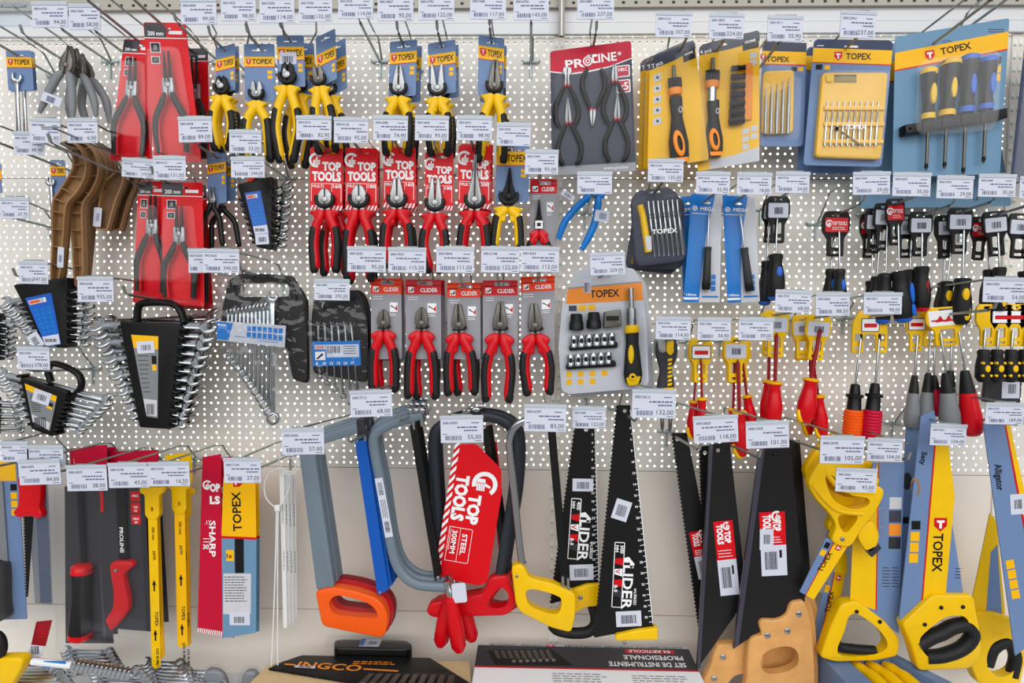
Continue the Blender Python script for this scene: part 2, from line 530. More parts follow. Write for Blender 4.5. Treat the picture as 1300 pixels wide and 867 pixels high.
NT = [0]
def tag(x0, y0, x1, y1, price, hint, d=.20, rot=0, hang=None, hk=True, code=None, shade='paper'):
    NT[0] += 1
    cx = (x0 + x1) / 2
    lab = ('price tag reading %s %s' % (price, hint)) if price else ('white price tag (unreadable) ' + hint)
    t = T('price_tag', lab, 'price tag', cx, y0, d, 'price tags on the hook ends')
    W, H = x1 - x0, y1 - y0
    m = t.mb().set(cx, y0, 1, rot); h = W / 2
    m.rect(-h - .6, -3.0, h + .6, 1.6, .4, 1.5, 'strip_plastic', 1)
    m.rect(-h - .6, -3.0, h + .6, H + .8, -1.2, -.9, 'holder', 1)
    m.box(-h, -2.2, h, -1.2, 1.7, 'grey_light')
    t.part('holder', m)
    m = t.mb().set(cx, y0, 1, rot)
    m.rect(-h, 0, h, H, -.7, .3, shade)
    w = .5; rg = random.Random(NT[0])
    cd = code or '000%05d' % rg.randint(13000, 17990)
    m.text(cd, -h + W * .06, H * .26, H * .145, 'ink_blue', w)
    m.box(h - W * .28, H * .2, h - W * .10, H * .235, w, 'ink_blue')
    m.lines(h - W * (.58 + .25 * rg.random()), H * .36, h - W * .03, 1, 1, H * .055, 'ink_blue', w, NT[0])
    m.lines(h - W * (.3 + .25 * rg.random()), H * .49, h - W * .03, 1, 1, H * .055, 'ink_blue', w, NT[0] + 3)
    m.box(-h + W * .05, H * .64, -h + W * .15, H * .67, w, 'ink_blue')
    m.barcode(-h + W * .11, H * .72, -h + W * .5, H * .9, w, 'ink_blue', 11, NT[0])
    if price: m.text(price, h - W * .05, H * .86, H * .25, 'ink', w, align='r', bold=False)
    m.box(h - W * .2, H * .92, h - W * .05, H * .945, w, 'ink_blue')
    t.part('ticket', m)
    if hk:
        tp = at(cx, y0 - 2, d)
        if hang: hp = at(hang[0], hang[1], hang[2]); base = (hp.x, 0, hp.z - hang[2] * .06)
        else: base = (tp.x, 0, tp.z - .045)
        hook(base, tp, ('with the %s tag %s' % (price, hint)) if price else ('with the unreadable tag ' + hint))
# group A: top row
tag(40, 5, 86, 34, '94,00', 'beside an empty clear holder at the top', .17)
tag(87, 8, 127, 37, '58,00', 'over the grey handled nippers', .17)
tag(229, 1, 275, 30, '99,00', 'over the red circlip plier packs', .19, hang=(262, 64, .06))
tag(280, -2, 325, 26, '98,00', 'over the cable cutter pliers', .19, hang=(287, 66, .11))
tag(329, -2, 374, 28, '114,00', 'over the widely opened yellow cutters', .19, hang=(332, 63, .11))
tag(379, -2, 422, 27, '132,00', 'over the bolt cutting pliers', .19, hang=(370, 54, .12))
tag(429, -4, 474, 23, '114,00', 'on an empty hook in the top row', .19)
tag(479, -4, 525, 26, '95,00', 'over the first combination pliers with blue card', .19, hang=(513, 60, .11))
tag(531, -4, 577, 25, '122,00', 'over the open jaw combination pliers', .19, hang=(561, 60, .11))
tag(597, -4, 643, 24, '117,00', 'over the pliers on a slanted blue card', .19, rot=1, hang=(624, 54, .11))
tag(652, -4, 697, 25, '143,00', 'on an empty hook beside five pliers', .19)
tag(733, -4, 780, 24, '237,00', 'over the set of five mini pliers', .19, hang=(752, 64, .10))
tag(833, 18, 879, 47, '107,00', 'over the seven piece ratchet screwdriver pack', .20, rot=1, hang=(866, 60, .13))
tag(901, 20, 945, 49, '224,00', 'over the four piece ratchet screwdriver pack', .20, rot=1, hang=(915, 58, .12))
tag(975, 23, 1020, 52, '55,90', 'over the small precision screwdriver set', .20, rot=1)
tag(1068, 17, 1113, 48, '237,00', 'over the gold cased screwdriver set', .20, rot=2, hang=(1079, 57, .12))
# second row
tag(17, 170, 56, 196, '49,90', 'under the carded combination wrench', .19, rot=1, hk=False)
tag(38, 153, 77, 181, '6,00', 'overlapping the 49,90 price tag', .21, rot=2)
tag(85, 153, 124, 181, '6,00', 'above the brown curved handles', .20)
tag(226, 151, 269, 180, '89,00', 'in front of a red circlip plier pack', .20, rot=-1, hang=(275, 200, .10))
tag(291, 168, 332, 194, '53,00', 'under the widely opened yellow cutters', .20, rot=1)
tag(293, 202, 336, 225, '244,00', 'above the small spanner rack', .20, rot=0, hang=(322, 228, .08))
tag(376, 150, 421, 177, '82,90', 'above the first red carded cutters', .20, rot=1, hang=(416, 193, .12))
tag(424, 152, 468, 181, '95,00', 'above the second red carded cutters', .20, rot=1, hang=(458, 192, .12))
tag(474, 150, 518, 178, '74,90', 'above the third red carded pliers', .20, rot=1, hang=(508, 191, .12))
tag(527, 150, 570, 178, '93,00', 'above the fourth red carded pliers', .20, rot=1, hang=(558, 200, .12))
tag(580, 150, 625, 178, '98,90', 'above the long nose pliers on red card', .20, rot=1, hang=(601, 190, .12))
tag(631, 159, 674, 185, '', 'above the yellow long nose pliers', .20, rot=1, hang=(652, 187, .11))
tag(667, 193, 709, 221, '93,00', 'above the small red needle nose pliers', .20, rot=1, hang=(684, 234, .08))
tag(733, 221, 777, 246, '', 'above the bright blue pincers', .19, rot=0)
tag(823, 205, 868, 231, '135,00', 'before the seven piece ratchet screwdriver pack', .21, rot=1)
tag(884, 221, 927, 246, '52,90', 'above the first blue tester card', .20, rot=1, hang=(899, 253, .12))
tag(936, 222, 980, 247, '18,00', 'above the second blue tester card', .20, rot=1, hang=(936, 255, .12))
tag(985, 221, 1028, 245, '24,00', 'above the blue and black stubby screwdrivers', .20, rot=1, hang=(989, 252, .10))
tag(1083, 221, 1130, 247, '29,00', 'on the teal card at its corner', .21, rot=-1, hang=(1064, 272, .10))
tag(1134, 222, 1182, 249, '35,00', 'on the teal card near its middle', .21, rot=1, hang=(1140, 258, .12))
tag(1190, 226, 1236, 252, '29,00', 'on the teal card below the screwdriver tips', .21, rot=1, hang=(1170, 274, .10))
tag(1243, 224, 1290, 250, '35,00', 'on the teal card by the slotted upright', .21, rot=1, hang=(1218, 270, .10))
tag(1295, 227, 1335, 252, '', 'cut off beside the teal card', .21, rot=1, hang=(1262, 274, .10))
tag(155, 204, 196, 225, '119,00', 'in shade under the red packs', .15, rot=4, hang=(176, 236, .10))
tag(195, 201, 236, 228, '131,00', 'above the lower red circlip packs', .19, rot=1, hang=(222, 236, .10))
tag(0, 253, 37, 277, '27,75', 'alone on the perforated board', .20, rot=1, hang=(62, 288, .02))
tag(24, 334, 61, 360, '347,00', 'above the blue labelled spanner rack', .20, rot=1, hang=(62, 358, .10))
tag(98, 354, 144, 383, '935,00', 'above the largest black spanner rack', .21, rot=0, hang=(200, 380, .09))
tag(239, 319, 262, 346, '', 'half hidden behind the 340,00 tag', .19, rot=0)
tag(257, 319, 304, 346, '340,00', 'above the black holder with fanned spanners', .22, rot=1, hang=(335, 352, .10))
tag(399, 357, 444, 381, '292,00', 'above the blue banded spanner holder', .19, rot=1, hang=(427, 376, .09))
tag(22, 443, 63, 469, '378,00', 'above the small black spanner rack', .20, rot=1, hang=(80, 470, .09))
# third row
tag(441, 316, 490, 345, '95,00', 'above the first grey carded cutters', .20, rot=1, hang=(494, 358, .12))
tag(493, 317, 541, 346, '115,00', 'above the second grey carded cutters', .20, rot=1, hang=(538, 360, .12))
tag(554, 316, 602, 346, '111,00', 'above the third grey carded pliers', .20, rot=1, hang=(590, 365, .12))
tag(611, 316, 660, 346, '122,00', 'above the fourth grey carded pliers', .20, rot=1, hang=(634, 362, .12))
tag(661, 316, 710, 345, '112,00', 'above the fifth grey carded pliers', .20, rot=1, hang=(683, 357, .12))
tag(749, 323, 793, 349, '259,00', 'above the large socket and screwdriver blister', .20, rot=-2, hang=(762, 352, .12))
tag(833, 405, 877, 431, '114,00', 'above the grey and yellow knife', .20, rot=1, hang=(846, 432, .11))
tag(886, 406, 928, 432, '34,90', 'above the smallest red insulated screwdrivers', .20, rot=1, hang=(889, 433, .11))
tag(938, 406, 982, 432, '39,00', 'above the crossed red insulated screwdrivers', .20, rot=1, hang=(935, 432, .11))
tag(985, 371, 1030, 397, '68,00', 'below the blue stubby screwdrivers', .20, rot=2, hang=(985, 400, .10))
tag(1036, 374, 1079, 401, '88,50', 'above the tall red insulated screwdrivers', .20, rot=0, hang=(1030, 404, .10))
tag(1097, 374, 1145, 399, '98,00', 'in front of dark screwdriver handles', .22, rot=0, hang=(1102, 402, .10))
tag(1249, 355, 1304, 384, '54,00', 'above the black stubby screwdrivers', .25, rot=1, hang=(1190, 400, .08))
# lower hooks
tag(444, 498, 497, 529, '68,00', 'over the grey bow of the large hacksaw', .26, rot=-2, hang=(523, 527, .12))
tag(357, 546, 411, 577, '57,00', 'over the grey saw with orange handle', .27, rot=-1, hang=(464, 552, .14))
tag(559, 530, 613, 562, '55,00', 'over the red shield card hacksaw', .28, rot=-1, hang=(606, 530, .12))
tag(666, 516, 719, 548, '83,00', 'over the yellow handled hacksaw', .26, rot=1, hang=(690, 536, .12))
tag(727, 519, 769, 544, '122,00', 'over the smaller black ruler saw', .22, rot=1, hang=(746, 530, .10))
tag(803, 497, 858, 531, '132,00', 'over the larger black ruler saw', .26, rot=1, hang=(796, 528, .14))
tag(880, 530, 936, 562, '118,00', 'over the middle wooden handled saw', .28, rot=-3, hang=(860, 556, .10))
tag(947, 537, 1001, 569, '101,00', 'over the front wooden handled saw', .28, rot=-2, hang=(930, 566, .12))
tag(1042, 556, 1097, 589, '105,00', 'over the yellow jab saw handles', .28, rot=1, hang=(1010, 560, .12))
tag(1102, 559, 1146, 586, '104,00', 'over the short blue bladed saw', .22, rot=2, hang=(1128, 578, .14))
tag(1062, 597, 1113, 625, '93,00', 'hanging in front of the yellow jab saw handle', .29, rot=2, hk=False)
tag(1182, 541, 1227, 566, '104,00', 'over the standing yellow banded saw', .20, rot=2, hang=(1186, 548, .14))
tag(1252, 514, 1300, 539, '189,00', 'over the slanting blue sleeved saw', .24, rot=1, hang=(1255, 534, .14))
tag(23, 586, 76, 615, '84,00', 'over the red handled jab saw', .23, rot=-2)
tag(0, 563, 36, 586, '', 'over the grey carded saw', .22, rot=0, hang=(30, 585, .12))
tag(34, 568, 80, 592, '', 'half hidden behind the 84,00 tag', .22, rot=0, hk=False)
tag(84, 593, 135, 623, '38,00', 'over the black and red saw pouch', .23, rot=-1)
tag(137, 590, 188, 619, '43,00', 'over the red pistol grip saw pouch', .23, rot=-1)
tag(188, 589, 240, 617, '16,50', 'over the yellow hacksaw blades', .23, rot=-1)
tag(284, 584, 331, 613, '27,00', 'over the red and yellow blade sleeves', .23, rot=0)
# an empty clear holder
t = T('tag_holder', 'empty clear plastic tag holder at the top corner', 'tag holder', 18, 8, .17)
m = t.mb(); m.rect(-2, 3, 38, 10, 0, 1, 'holder', 1); m.rect(-2, 3, 38, 34, -2, -1, 'holder', 1); m.rect(-2, 3, 38, 6, 1, 1.6, 'holder'); t.single(m)
hp = at(18, 10, .17); hook((hp.x, 0, hp.z - .05), (hp.x, -.17, hp.z), 'with the empty clear holder')
# hooks whose ends run out above the picture
for hx, hy, hd, hint in ((172, 49, .12, 'through the first red circlip pack'), (212, 37, .14, 'through the wide red circlip pack'),
                         (1196, 47, .13, 'through the four screwdriver teal card'), (22, 70, .10, 'through the carded combination wrench'),
                         (1222, 40, .03, 'empty, running up beside the teal card'),
                         (160, 224, .06, 'carrying the short bent brown handles'), (72, 210, .06, 'through the small spanner card')):
    hp = at(hx, hy, hd); hook((hp.x, 0, hp.z - .06 * hd), (hp.x, -.26, hp.z + .04), hint, .27, True)
# ================================================================== PLIERS
def frame_of(TL, TR, BL):
    W = math.dist(TL, TR); H = math.dist(TL, BL)
    ux = ((TR[0] - TL[0]) / W, (TR[1] - TL[1]) / W); uy = ((BL[0] - TL[0]) / H, (BL[1] - TL[1]) / H)
    return W, H, ux, uy
def euro(cx, cy, w, h):
    """euro slot hang hole"""
    return [(cx - w, cy), (cx - w * .35, cy), (cx - w * .25, cy - h), (cx + w * .25, cy - h), (cx + w * .35, cy), (cx + w, cy), (cx + w, cy + h * .7), (cx - w, cy + h * .7)]

def half_head(kind, tip, hw):
    if kind == 'cut':
        p = [(.3, -tip), (.22 * hw, -tip * .98), (.6 * hw, -.8 * tip), (.92 * hw, -.42 * tip), (hw, 0), (.85 * hw, .5 * hw), (.5 * hw, .95 * hw), (.2, 1.0 * hw)]
    elif kind == 'comb':
        p = [(.3, -tip), (.34 * hw, -tip), (.46 * hw, -.93 * tip), (.72 * hw, -.5 * tip), (.97 * hw, -.12 * tip), (hw, .1 * tip), (.85 * hw, .55 * hw), (.5 * hw, .95 * hw), (.2, 1.0 * hw)]
    elif kind == 'needle':
        p = [(.2, -tip), (.16 * hw, -tip), (.26 * hw, -.7 * tip), (.5 * hw, -.38 * tip), (.8 * hw, -.16 * tip), (hw, 0), (.85 * hw, .5 * hw), (.5 * hw, .95 * hw), (.2, 1.0 * hw)]
    elif kind == 'dome':     # cable cutter: hooked round blade
        p = [(.3, -tip * .75), (.35 * hw, -tip), (.8 * hw, -.8 * tip), (1.05 * hw, -.2 * tip), (hw, .1 * tip), (.8 * hw, .5 * hw), (.4 * hw, .9 * hw), (.2, .9 * hw)]
    return p

def add_pliers(t, cx, cy, tip, end, hw, spread, kind, st, rot=0, opn=0, w=3.0, bow=None, r=None, clip=True, guard=True, skew=0, name='head', stripes=False, legs=(1, 1), parent=None):
    """st = (head material, sleeve material, pad material)"""
    hm, sm, pm = st
    r = r or hw * .5; bow = spread if bow is None else bow
    P = []
    m = t.mb()
    for sd in (1, -1):
        m.set(cx, cy, 1, rot + sd * opn, sd)
        m.poly(half_head(kind, tip, hw), w + (0 if sd > 0 else .4), w + 7, hm, bev=hw * .13)
        if opn == 0 and kind in ('comb',):
            m.flat([(0, -tip * .55), (.13 * hw, -tip * .5), (.16 * hw, -tip * .15), (0, -tip * .08)], w + 7.2, 'black')
            for i in range(5): m.box(.3, -tip * (.62 + .07 * i), .3 * hw, -tip * (.62 + .07 * i) + .45, w + 7.2, 'tool_black')
        if kind == 'cut': m.flat([(.1, -tip * .97), (.3, -tip * .97), (.3, -.2 * tip), (.1, -.15 * tip)], w + 7.2, 'black')
    head = t.part(name, m, parent)
    m = t.mb().set(cx, cy, 1, rot)
    m.poly(ell(0, .15 * hw, .42 * hw), w + 6, w + 8.3, hm, bev=.1 * hw)
    t.part('pivot', m, head)
    if clip:
        m = t.mb().set(cx, cy, 1, rot)
        q = [(1.38 * hw * math.cos(a), .05 * hw + 1.3 * hw * math.sin(a)) for a in [math.radians(-25 + i * 230 / 14) for i in range(15)]]
        q2 = [(.9 * hw * math.cos(a), 0 * hw + .78 * hw * math.sin(a)) for a in [math.radians(205 - i * 230 / 14) for i in range(15)]]
        m.poly(q + q2, w + 2, w + 10, 'black', bev=.15 * hw)
        t.part('tie_clip', m, head)
    m = t.mb()
    for sd in (1, -1):
        m.set(cx, cy, 1, rot + sd * opn * .6, sd)
        m.poly([(.12 * hw, .8 * hw), (.62 * hw, .75 * hw), (.78 * hw, 2.1 * hw), (.12 * hw, 2.1 * hw)], w + .5, w + 6.5, hm, bev=.1 * hw)
    t.part('neck', m, head)
    for i, sd in enumerate((1, -1)):
        if not legs[i]: continue
        m = t.mb().set(cx, cy, 1, rot + sd * opn * .4, sd)
        e = end * legs[i]; y0 = 1.55 * hw if guard else .9 * hw
        pts = spline([(.5 * hw, y0, w + 4), (.66 * hw, y0 + .10 * end, w + 5), (bow * .82, .40 * end, w + 5), (bow, .62 * end, w + 5), (spread + (bow - spread) * .45, .84 * e, w + 5), (spread, e, w + 5)], 4)
        n = len(pts)
        rad = []
        for j in range(n):
            u = j / (n - 1)
            a = r * (1.08 if u > .12 else .95 + u)
            if u > .9: a = r * (1.08 - 3.6 * (u - .9))
            rad.append(a)
        m.tube(pts, rad, sm, 10, .85)
        if guard == 'lobe':
            m.poly(closed([(.12 * hw, 1.35 * hw), (.9 * hw, 1.3 * hw), (1.75 * hw, 1.75 * hw), (1.95 * hw, 2.3 * hw), (1.45 * hw, 3.0 * hw), (1.15 * hw, 3.9 * hw), (.35 * hw, 3.9 * hw), (.18 * hw, 2.6 * hw)]), w + .5, w + 10, sm, bev=hw * .25)
        elif guard:
            m.poly(rnd([(.12 * hw, 1.5 * hw), (1.0 * hw, 1.5 * hw), (1.95 * hw, 1.75 * hw), (1.98 * hw, 2.0 * hw), (1.5 * hw, 2.25 * hw), (1.25 * hw, 3.0 * hw), (1.2 * hw, 3.7 * hw), (.3 * hw, 3.5 * hw)], hw * .2), w + .5, w + 10, sm, bev=hw * .2)
        hd = t.part('handle', m, parent)
        if pm:
            m = t.mb().set(cx, cy, 1, rot + sd * opn * .4, sd)
            k0 = int(n * .38)
            pp = [(p[0] + r * .30, p[1] + 1, p[2] + 1.0) for j, p in enumerate(pts[k0:])]
            pp.append((pp[-1][0] - .3, pp[-1][1] + 2, pp[-1][2]))
            m.tube(pp, [r * .55] + [r * 1.0] * (len(pp) - 3) + [r * .85, r * .5], pm, 9, .95)
            if stripes:
                for j in range(2, len(pp) - 4, 1):
                    x, y, z = pp[j]
                    m.tube([(x + r * .1, y, z + 3.6), (x + r * .98, y - 1.2, z + .4)], r * .16, 'yellow', 5)
            t.part('grip_pad', m, hd)
    return head

def sticker(t, m, x0, y0, x1, y1, w, rot=0, bars=True, parent=None, name='sticker'):
    pass

# ---- blue carded yellow pliers -------------------------------------------------
def topex_card(t, TL, TR, BL, y0, y1, slant=0, txt=True, hole=True, marks=True, name='card', base='topex_blue'):
    W, H, ux, uy = frame_of(TL, TR, BL)
    m = t.mb().aff(TL, ux, uy)
    hs = [euro(W * .5, H * .085 + 1, W * .24, 2.3)] if hole else []
    m.poly(rrect(0, 0, W, H, 2), -1, .2, base, hs)
    a, b = y0, y1
    m.flat([(0, a), (W, a - slant), (W, b - slant), (0, b)], .6, 'amber')
    m.flat([(0, b), (W, b - slant), (W, b + .8 - slant), (0, b + .8)], .6, 'red')
    hh = b - a; yb = (a + b) / 2
    if txt:
        m.flat([(W * .07, yb - hh * .3), (W * .07 + hh * .5, yb - hh * .3), (W * .07 + hh * .5, yb + hh * .1), (W * .07 + hh * .25, yb + hh * .34), (W * .07, yb + hh * .1)], .8, 'red')
        m.text('T', W * .07 + hh * .25, yb + hh * .12, hh * .45, 'white', 1.0, align='c')
        m.text('TOPEX', W * .07 + hh * .62, yb + hh * .24, hh * .72, 'black', .9, width=W * .93 - hh * .62 - W * .07)
    if marks:
        for i in range(2):
            m.box(W * .76, b + 5 + i * 6, W * .92, b + 9.5 + i * 6, .5, 'amber')
    t.part(name, m)
    return W, H
TX = ('steel', 'yellow', 'rubber')
GY = 'yellow handled pliers on blue cards'
def thick_back(TL, TR, BL, dx, dy, d, y0, y1, lab):
    """another carded tool of the same kind hanging behind on the hook"""
    t = T('carded_pliers', lab, 'pliers', TL[0] + dx, TL[1] + dy, d, GY)
    o = lambda p: (p[0] + dx, p[1] + dy)
    topex_card(t, o(TL), o(TR), o(BL), y0, y1)
    return t
B = [ # TL, TR, BL, band y0, y1, slant, pivot, tip, end, hw, spread, bow, kind, rot, open, label
 ((274, 62), (299, 56), (274, 120), 15, 29, 0, (284, 112), 14, 78, 7.5, 7, 12, 'dome', 0, 0, 'yellow and black cable cutters on the first blue card of the top row'),
 ((310, 57), (349, 57), (311, 128), 16, 28, 0, (328, 119), 15, 84, 7.5, 21, 17, 'cut', 0, 9, 'widely opened yellow and black side cutters on a blue card'),
 ((351, 46), (386, 46), (353, 110), 14, 30, 0, (367, 98), 17, 107, 8.5, 7, 14, 'dome', 1, 0, 'yellow bolt cutting pliers with a white barcode sticker on the blue card'),
 ((401, 49), (426, 37), (403, 112), 22, 37, 0, (406, 101), 17, 92, 7.5, 12, 12, 'cut', -7, 5, 'yellow and black side cutters on a tilted blue card'),
 ((495, 54), (530, 51), (493, 124), 14, 28, 0, (507, 112), 27, 84, 8.5, 12, 14, 'comb', 1, 0, 'yellow combination pliers with closed silver jaws on a blue card'),
 ((543, 56), (578, 51), (544, 122), 15, 29, 0, (556, 112), 30, 84, 9, 13, 14, 'comb', -2, 8, 'yellow combination pliers with opened silver jaws on a blue card'),
 ((607, 45), (640, 50), (606, 120), 13, 29, 0, (628, 109), 31, 96, 8.5, 14, 13, 'comb', 2, 0, 'black jawed combination pliers on the slanted blue card'),
]
for i, (TL, TR, BL, y0, y1, sl, pv, tip, end, hw, sp, bow, kind, rot, op, lab) in enumerate(B):
    t = T('carded_pliers', lab, 'pliers', pv[0], pv[1], .125, GY)
    W_, H_ = topex_card(t, TL, TR, BL, y0, y1, sl)
    st = ('gunmetal' if i in (3, 6) else 'tool_black' if i in (0, 2) else 'steel', 'yellow', 'rubber')
    add_pliers(t, pv[0], pv[1], tip, end, hw, sp, kind, st, rot, op, 4, bow, 5.6, stripes=i != 3)
    if i in (0, 2):
        m = t.mb(); m.poly(ell(pv[0] - 1, pv[1] - 1, hw * .62, hw * .55), 10, 12.5, 'steel', bev=1); m.flat([(pv[0] - 4, pv[1] - 9), (pv[0] + 1, pv[1] - 4), (pv[0] - 6, pv[1] - 2)], 11.6, 'steel'); t.part('blade', m)
    if i == 2:
        m = t.mb(); m.rect(355, 67, 377, 82, .8, 1.1, 'paper'); m.barcode(359, 72, 373, 80, 1.3, 'ink', 8); t.part('price_sticker', m)
for i, (j, dx, dy, lab) in enumerate(((0, 5, 3, 'yellow cable cutters hanging hidden behind the first blue card'),
        (2, 13, 10, 'yellow pliers on a blue card hidden behind the barcode sticker one'),
        (3, 13, 12, 'yellow and black cutters on a blue card behind the tilted one'),
        (4, 6, 8, 'yellow pliers hanging behind the closed silver jaw pair'),
        (5, 4, 6, 'yellow pliers hanging behind the opened silver jaw pair'),
        (6, 3, 9, 'yellow pliers hanging behind the slanted blue card'))):
    TL, TR, BL, y0, y1, sl, pv, tip, end, hw, sp, bow, kind, rot, op, _ = B[j]
    o = lambda p: (p[0] + dx, p[1] + dy)
    t = T('carded_pliers', lab, 'pliers', pv[0] + dx, pv[1] + dy, .095, GY)
    topex_card(t, o(TL), o(TR), o(BL), y0, y1, sl)
    add_pliers(t, pv[0] + dx, pv[1] + dy, tip * .97, end * .97, hw, sp, kind, TX, rot - 1, op, 3, bow, 5.4)
# long nose pair in the second row
t = T('carded_pliers', 'yellow and black long nose pliers on a blue card in the second row', 'pliers', 646, 249, .12, GY)
topex_card(t, (630, 183), (672, 183), (629, 257), 10, 27)
add_pliers(t, 646, 249, 35, 66, 9.5, 16, 'needle', ('tool_black', 'yellow', 'rubber'), 2, 0, 4, 14, 5.6, stripes=True)
t = T('carded_pliers', 'small black handled nose pliers open on a narrow blue card', 'pliers', 272, 262, .10, GY)
topex_card(t, (264, 196), (288, 192), (264, 261), 14, 26)
add_pliers(t, 272, 254, 16, 58, 5, 17, 'needle', ('steel', 'black', None), 1, 7, 4, 13, 3.2, clip=False, guard=False)
t = T('carded_pliers', 'black handled nose pliers half hidden beside the small open pair', 'pliers', 283, 256, .075, GY)
topex_card(t, (273, 200), (300, 196), (273, 258), 14, 26)
add_pliers(t, 284, 258, 14, 56, 5, 21, 'needle', ('steel', 'black', None), -4, 8, 4, 18, 3.2, clip=False, guard=False)

# ---- red carded pliers ---------------------------------------------------------
GR = 'red handled pliers on red cards'
def thumb_logo(m, cx, cy, r, w, c='white', bg='red_card', rot=0):
    """thumbs-up fist in an open ring, spelling an O"""
    p = []; 
    for i in range(15):
        a = math.radians(rot + 70 + i * 250 / 14); p.append((cx + r * math.cos(a), cy + r * math.sin(a)))
    for i in range(15):
        a = math.radians(rot + 320 - i * 250 / 14); p.append((cx + r * .66 * math.cos(a), cy + r * .66 * math.sin(a)))
    m.flat(p, w, c)
    c2, s2 = math.cos(math.radians(rot)), math.sin(math.radians(rot))
    q = lambda x, y: (cx + r * (x * c2 - y * s2), cy + r * (x * s2 + y * c2))
    for k in range(4):
        m.flat([q(-.05, -.02 + k * .17), q(.55, -.05 + k * .17), q(.55, .08 + k * .17), q(-.05, .11 + k * .17)], w, c)
    m.flat([q(-.4, .0), q(-.1, -.05), q(-.1, .62), q(-.4, .55)], w, c)
    m.flat([q(-.1, -.05), q(.12, -.5), q(.28, -.45), q(.16, -.05)], w, c)
def top_card(t, x0, y0, x1, y1, num, skew=0):
    W, H = x1 - x0, y1 - y0
    m = t.mb().aff((x0, y0), (1, skew), (-skew * .4, 1))
    m.poly(rrect(0, 0, W, H, 2), -1, .2, 'red_card', [euro(W * .6, 5.5, W * .17, 2.0)])
    thumb_logo(m, W * .19, H * .2, W * .22, .6)
    m.text('TOP', W * .38, H * .36, 14 * W / 41, 'white', .7, width=W * .57, bold=2)
    m.text('TOOLS', W * .07, H * .525, 15 * W / 41, 'white', .7, width=W * .88, bold=2)
    m.text('MULTI', W * .08, H * .64, 5 * W / 41, 'white', .7, width=W * .34)
    m.text(num, W * .7, H * .64, 6 * W / 41, 'white', .7, width=W * .25)
    for a, b, c, d in ((.04, .57, .96, .577), (.04, .57, .055, .86), (.945, .57, .96, .86)): m.box(W * a, H * b, W * c, H * d, .5, 'white')
    m.box(W * .66, H * .575, W * .67, H * .7, .5, 'white')
    n = 9
    for i in range(n):
        xx = W * i / n
        m.flat([(xx, H), (xx + W / n * .5, H), (min(W, xx + W / n * 1.1), H * .925), (min(W, xx + W / n * .6), H * .925)], .5, 'white')
    t.part('card', m)
RD = ('steel', 'red', 'rubber')
C = [ # x0,y0,x1,y1,num, pivot, tip, end, hw, spread, bow, kind, rot, open, label
 (394, 188, 436, 266, '160', (414, 253), 13, 91, 9.5, 12, 14, 'cut', 0, 0, 'red handled side cutters on the first red shield card'),
 (439, 188, 480, 266, '180', (457, 252), 17, 103, 10, 13, 15, 'cut', 0, 0, 'wide bladed red handled side cutters on the second red card'),
 (487, 187, 528, 263, '160', (505, 252), 25, 82, 9.5, 17, 16, 'comb', 0, 1, 'red handled combination pliers on the third red card'),
 (540, 194, 576, 266, '180', (553, 257), 30, 88, 9.5, 7, 14, 'comb', 1, 3, 'red handled combination pliers hanging open on the fourth red card'),
 (582, 185, 623, 264, '200', (603, 253), 56, 84, 10, 17, 15, 'needle', 1, 0, 'long nosed red handled pliers on the fifth red card'),
]
for i, (x0, y0, x1, y1, num, pv, tip, end, hw, sp, bow, kind, rot, op, lab) in enumerate(C):
    t = T('carded_pliers', lab, 'pliers', pv[0], pv[1], .13, GR)
    top_card(t, x0, y0, x1, y1, num, .03)
    add_pliers(t, pv[0], pv[1], tip, end, hw, sp, kind, RD, rot, op, 4, bow, 5.6)
for j, dx, dy, lab in ((0, 12, 4, 'red handled side cutters hidden behind the first red shield card'), (1, 3, 3, 'red handled cutters hidden behind the second red card'),
                       (2, 3, 4, 'red handled pliers hidden behind the third red card'), (4, 3, -2, 'long nosed red pliers hidden behind the fifth red card')):
    x0, y0, x1, y1, num, pv, tip, end, hw, sp, bow, kind, rot, op, _ = C[j]
    t = T('carded_pliers', lab, 'pliers', pv[0] + dx, pv[1] + dy, .10, GR)
    top_card(t, x0 + dx, y0 + dy, x1 + dx, y1 + dy, num, .03)
    add_pliers(t, pv[0] + dx, pv[1] + dy, tip * .9, end * 1.0, hw * .95, sp, kind, RD, rot, op, 3, bow, 5.4)

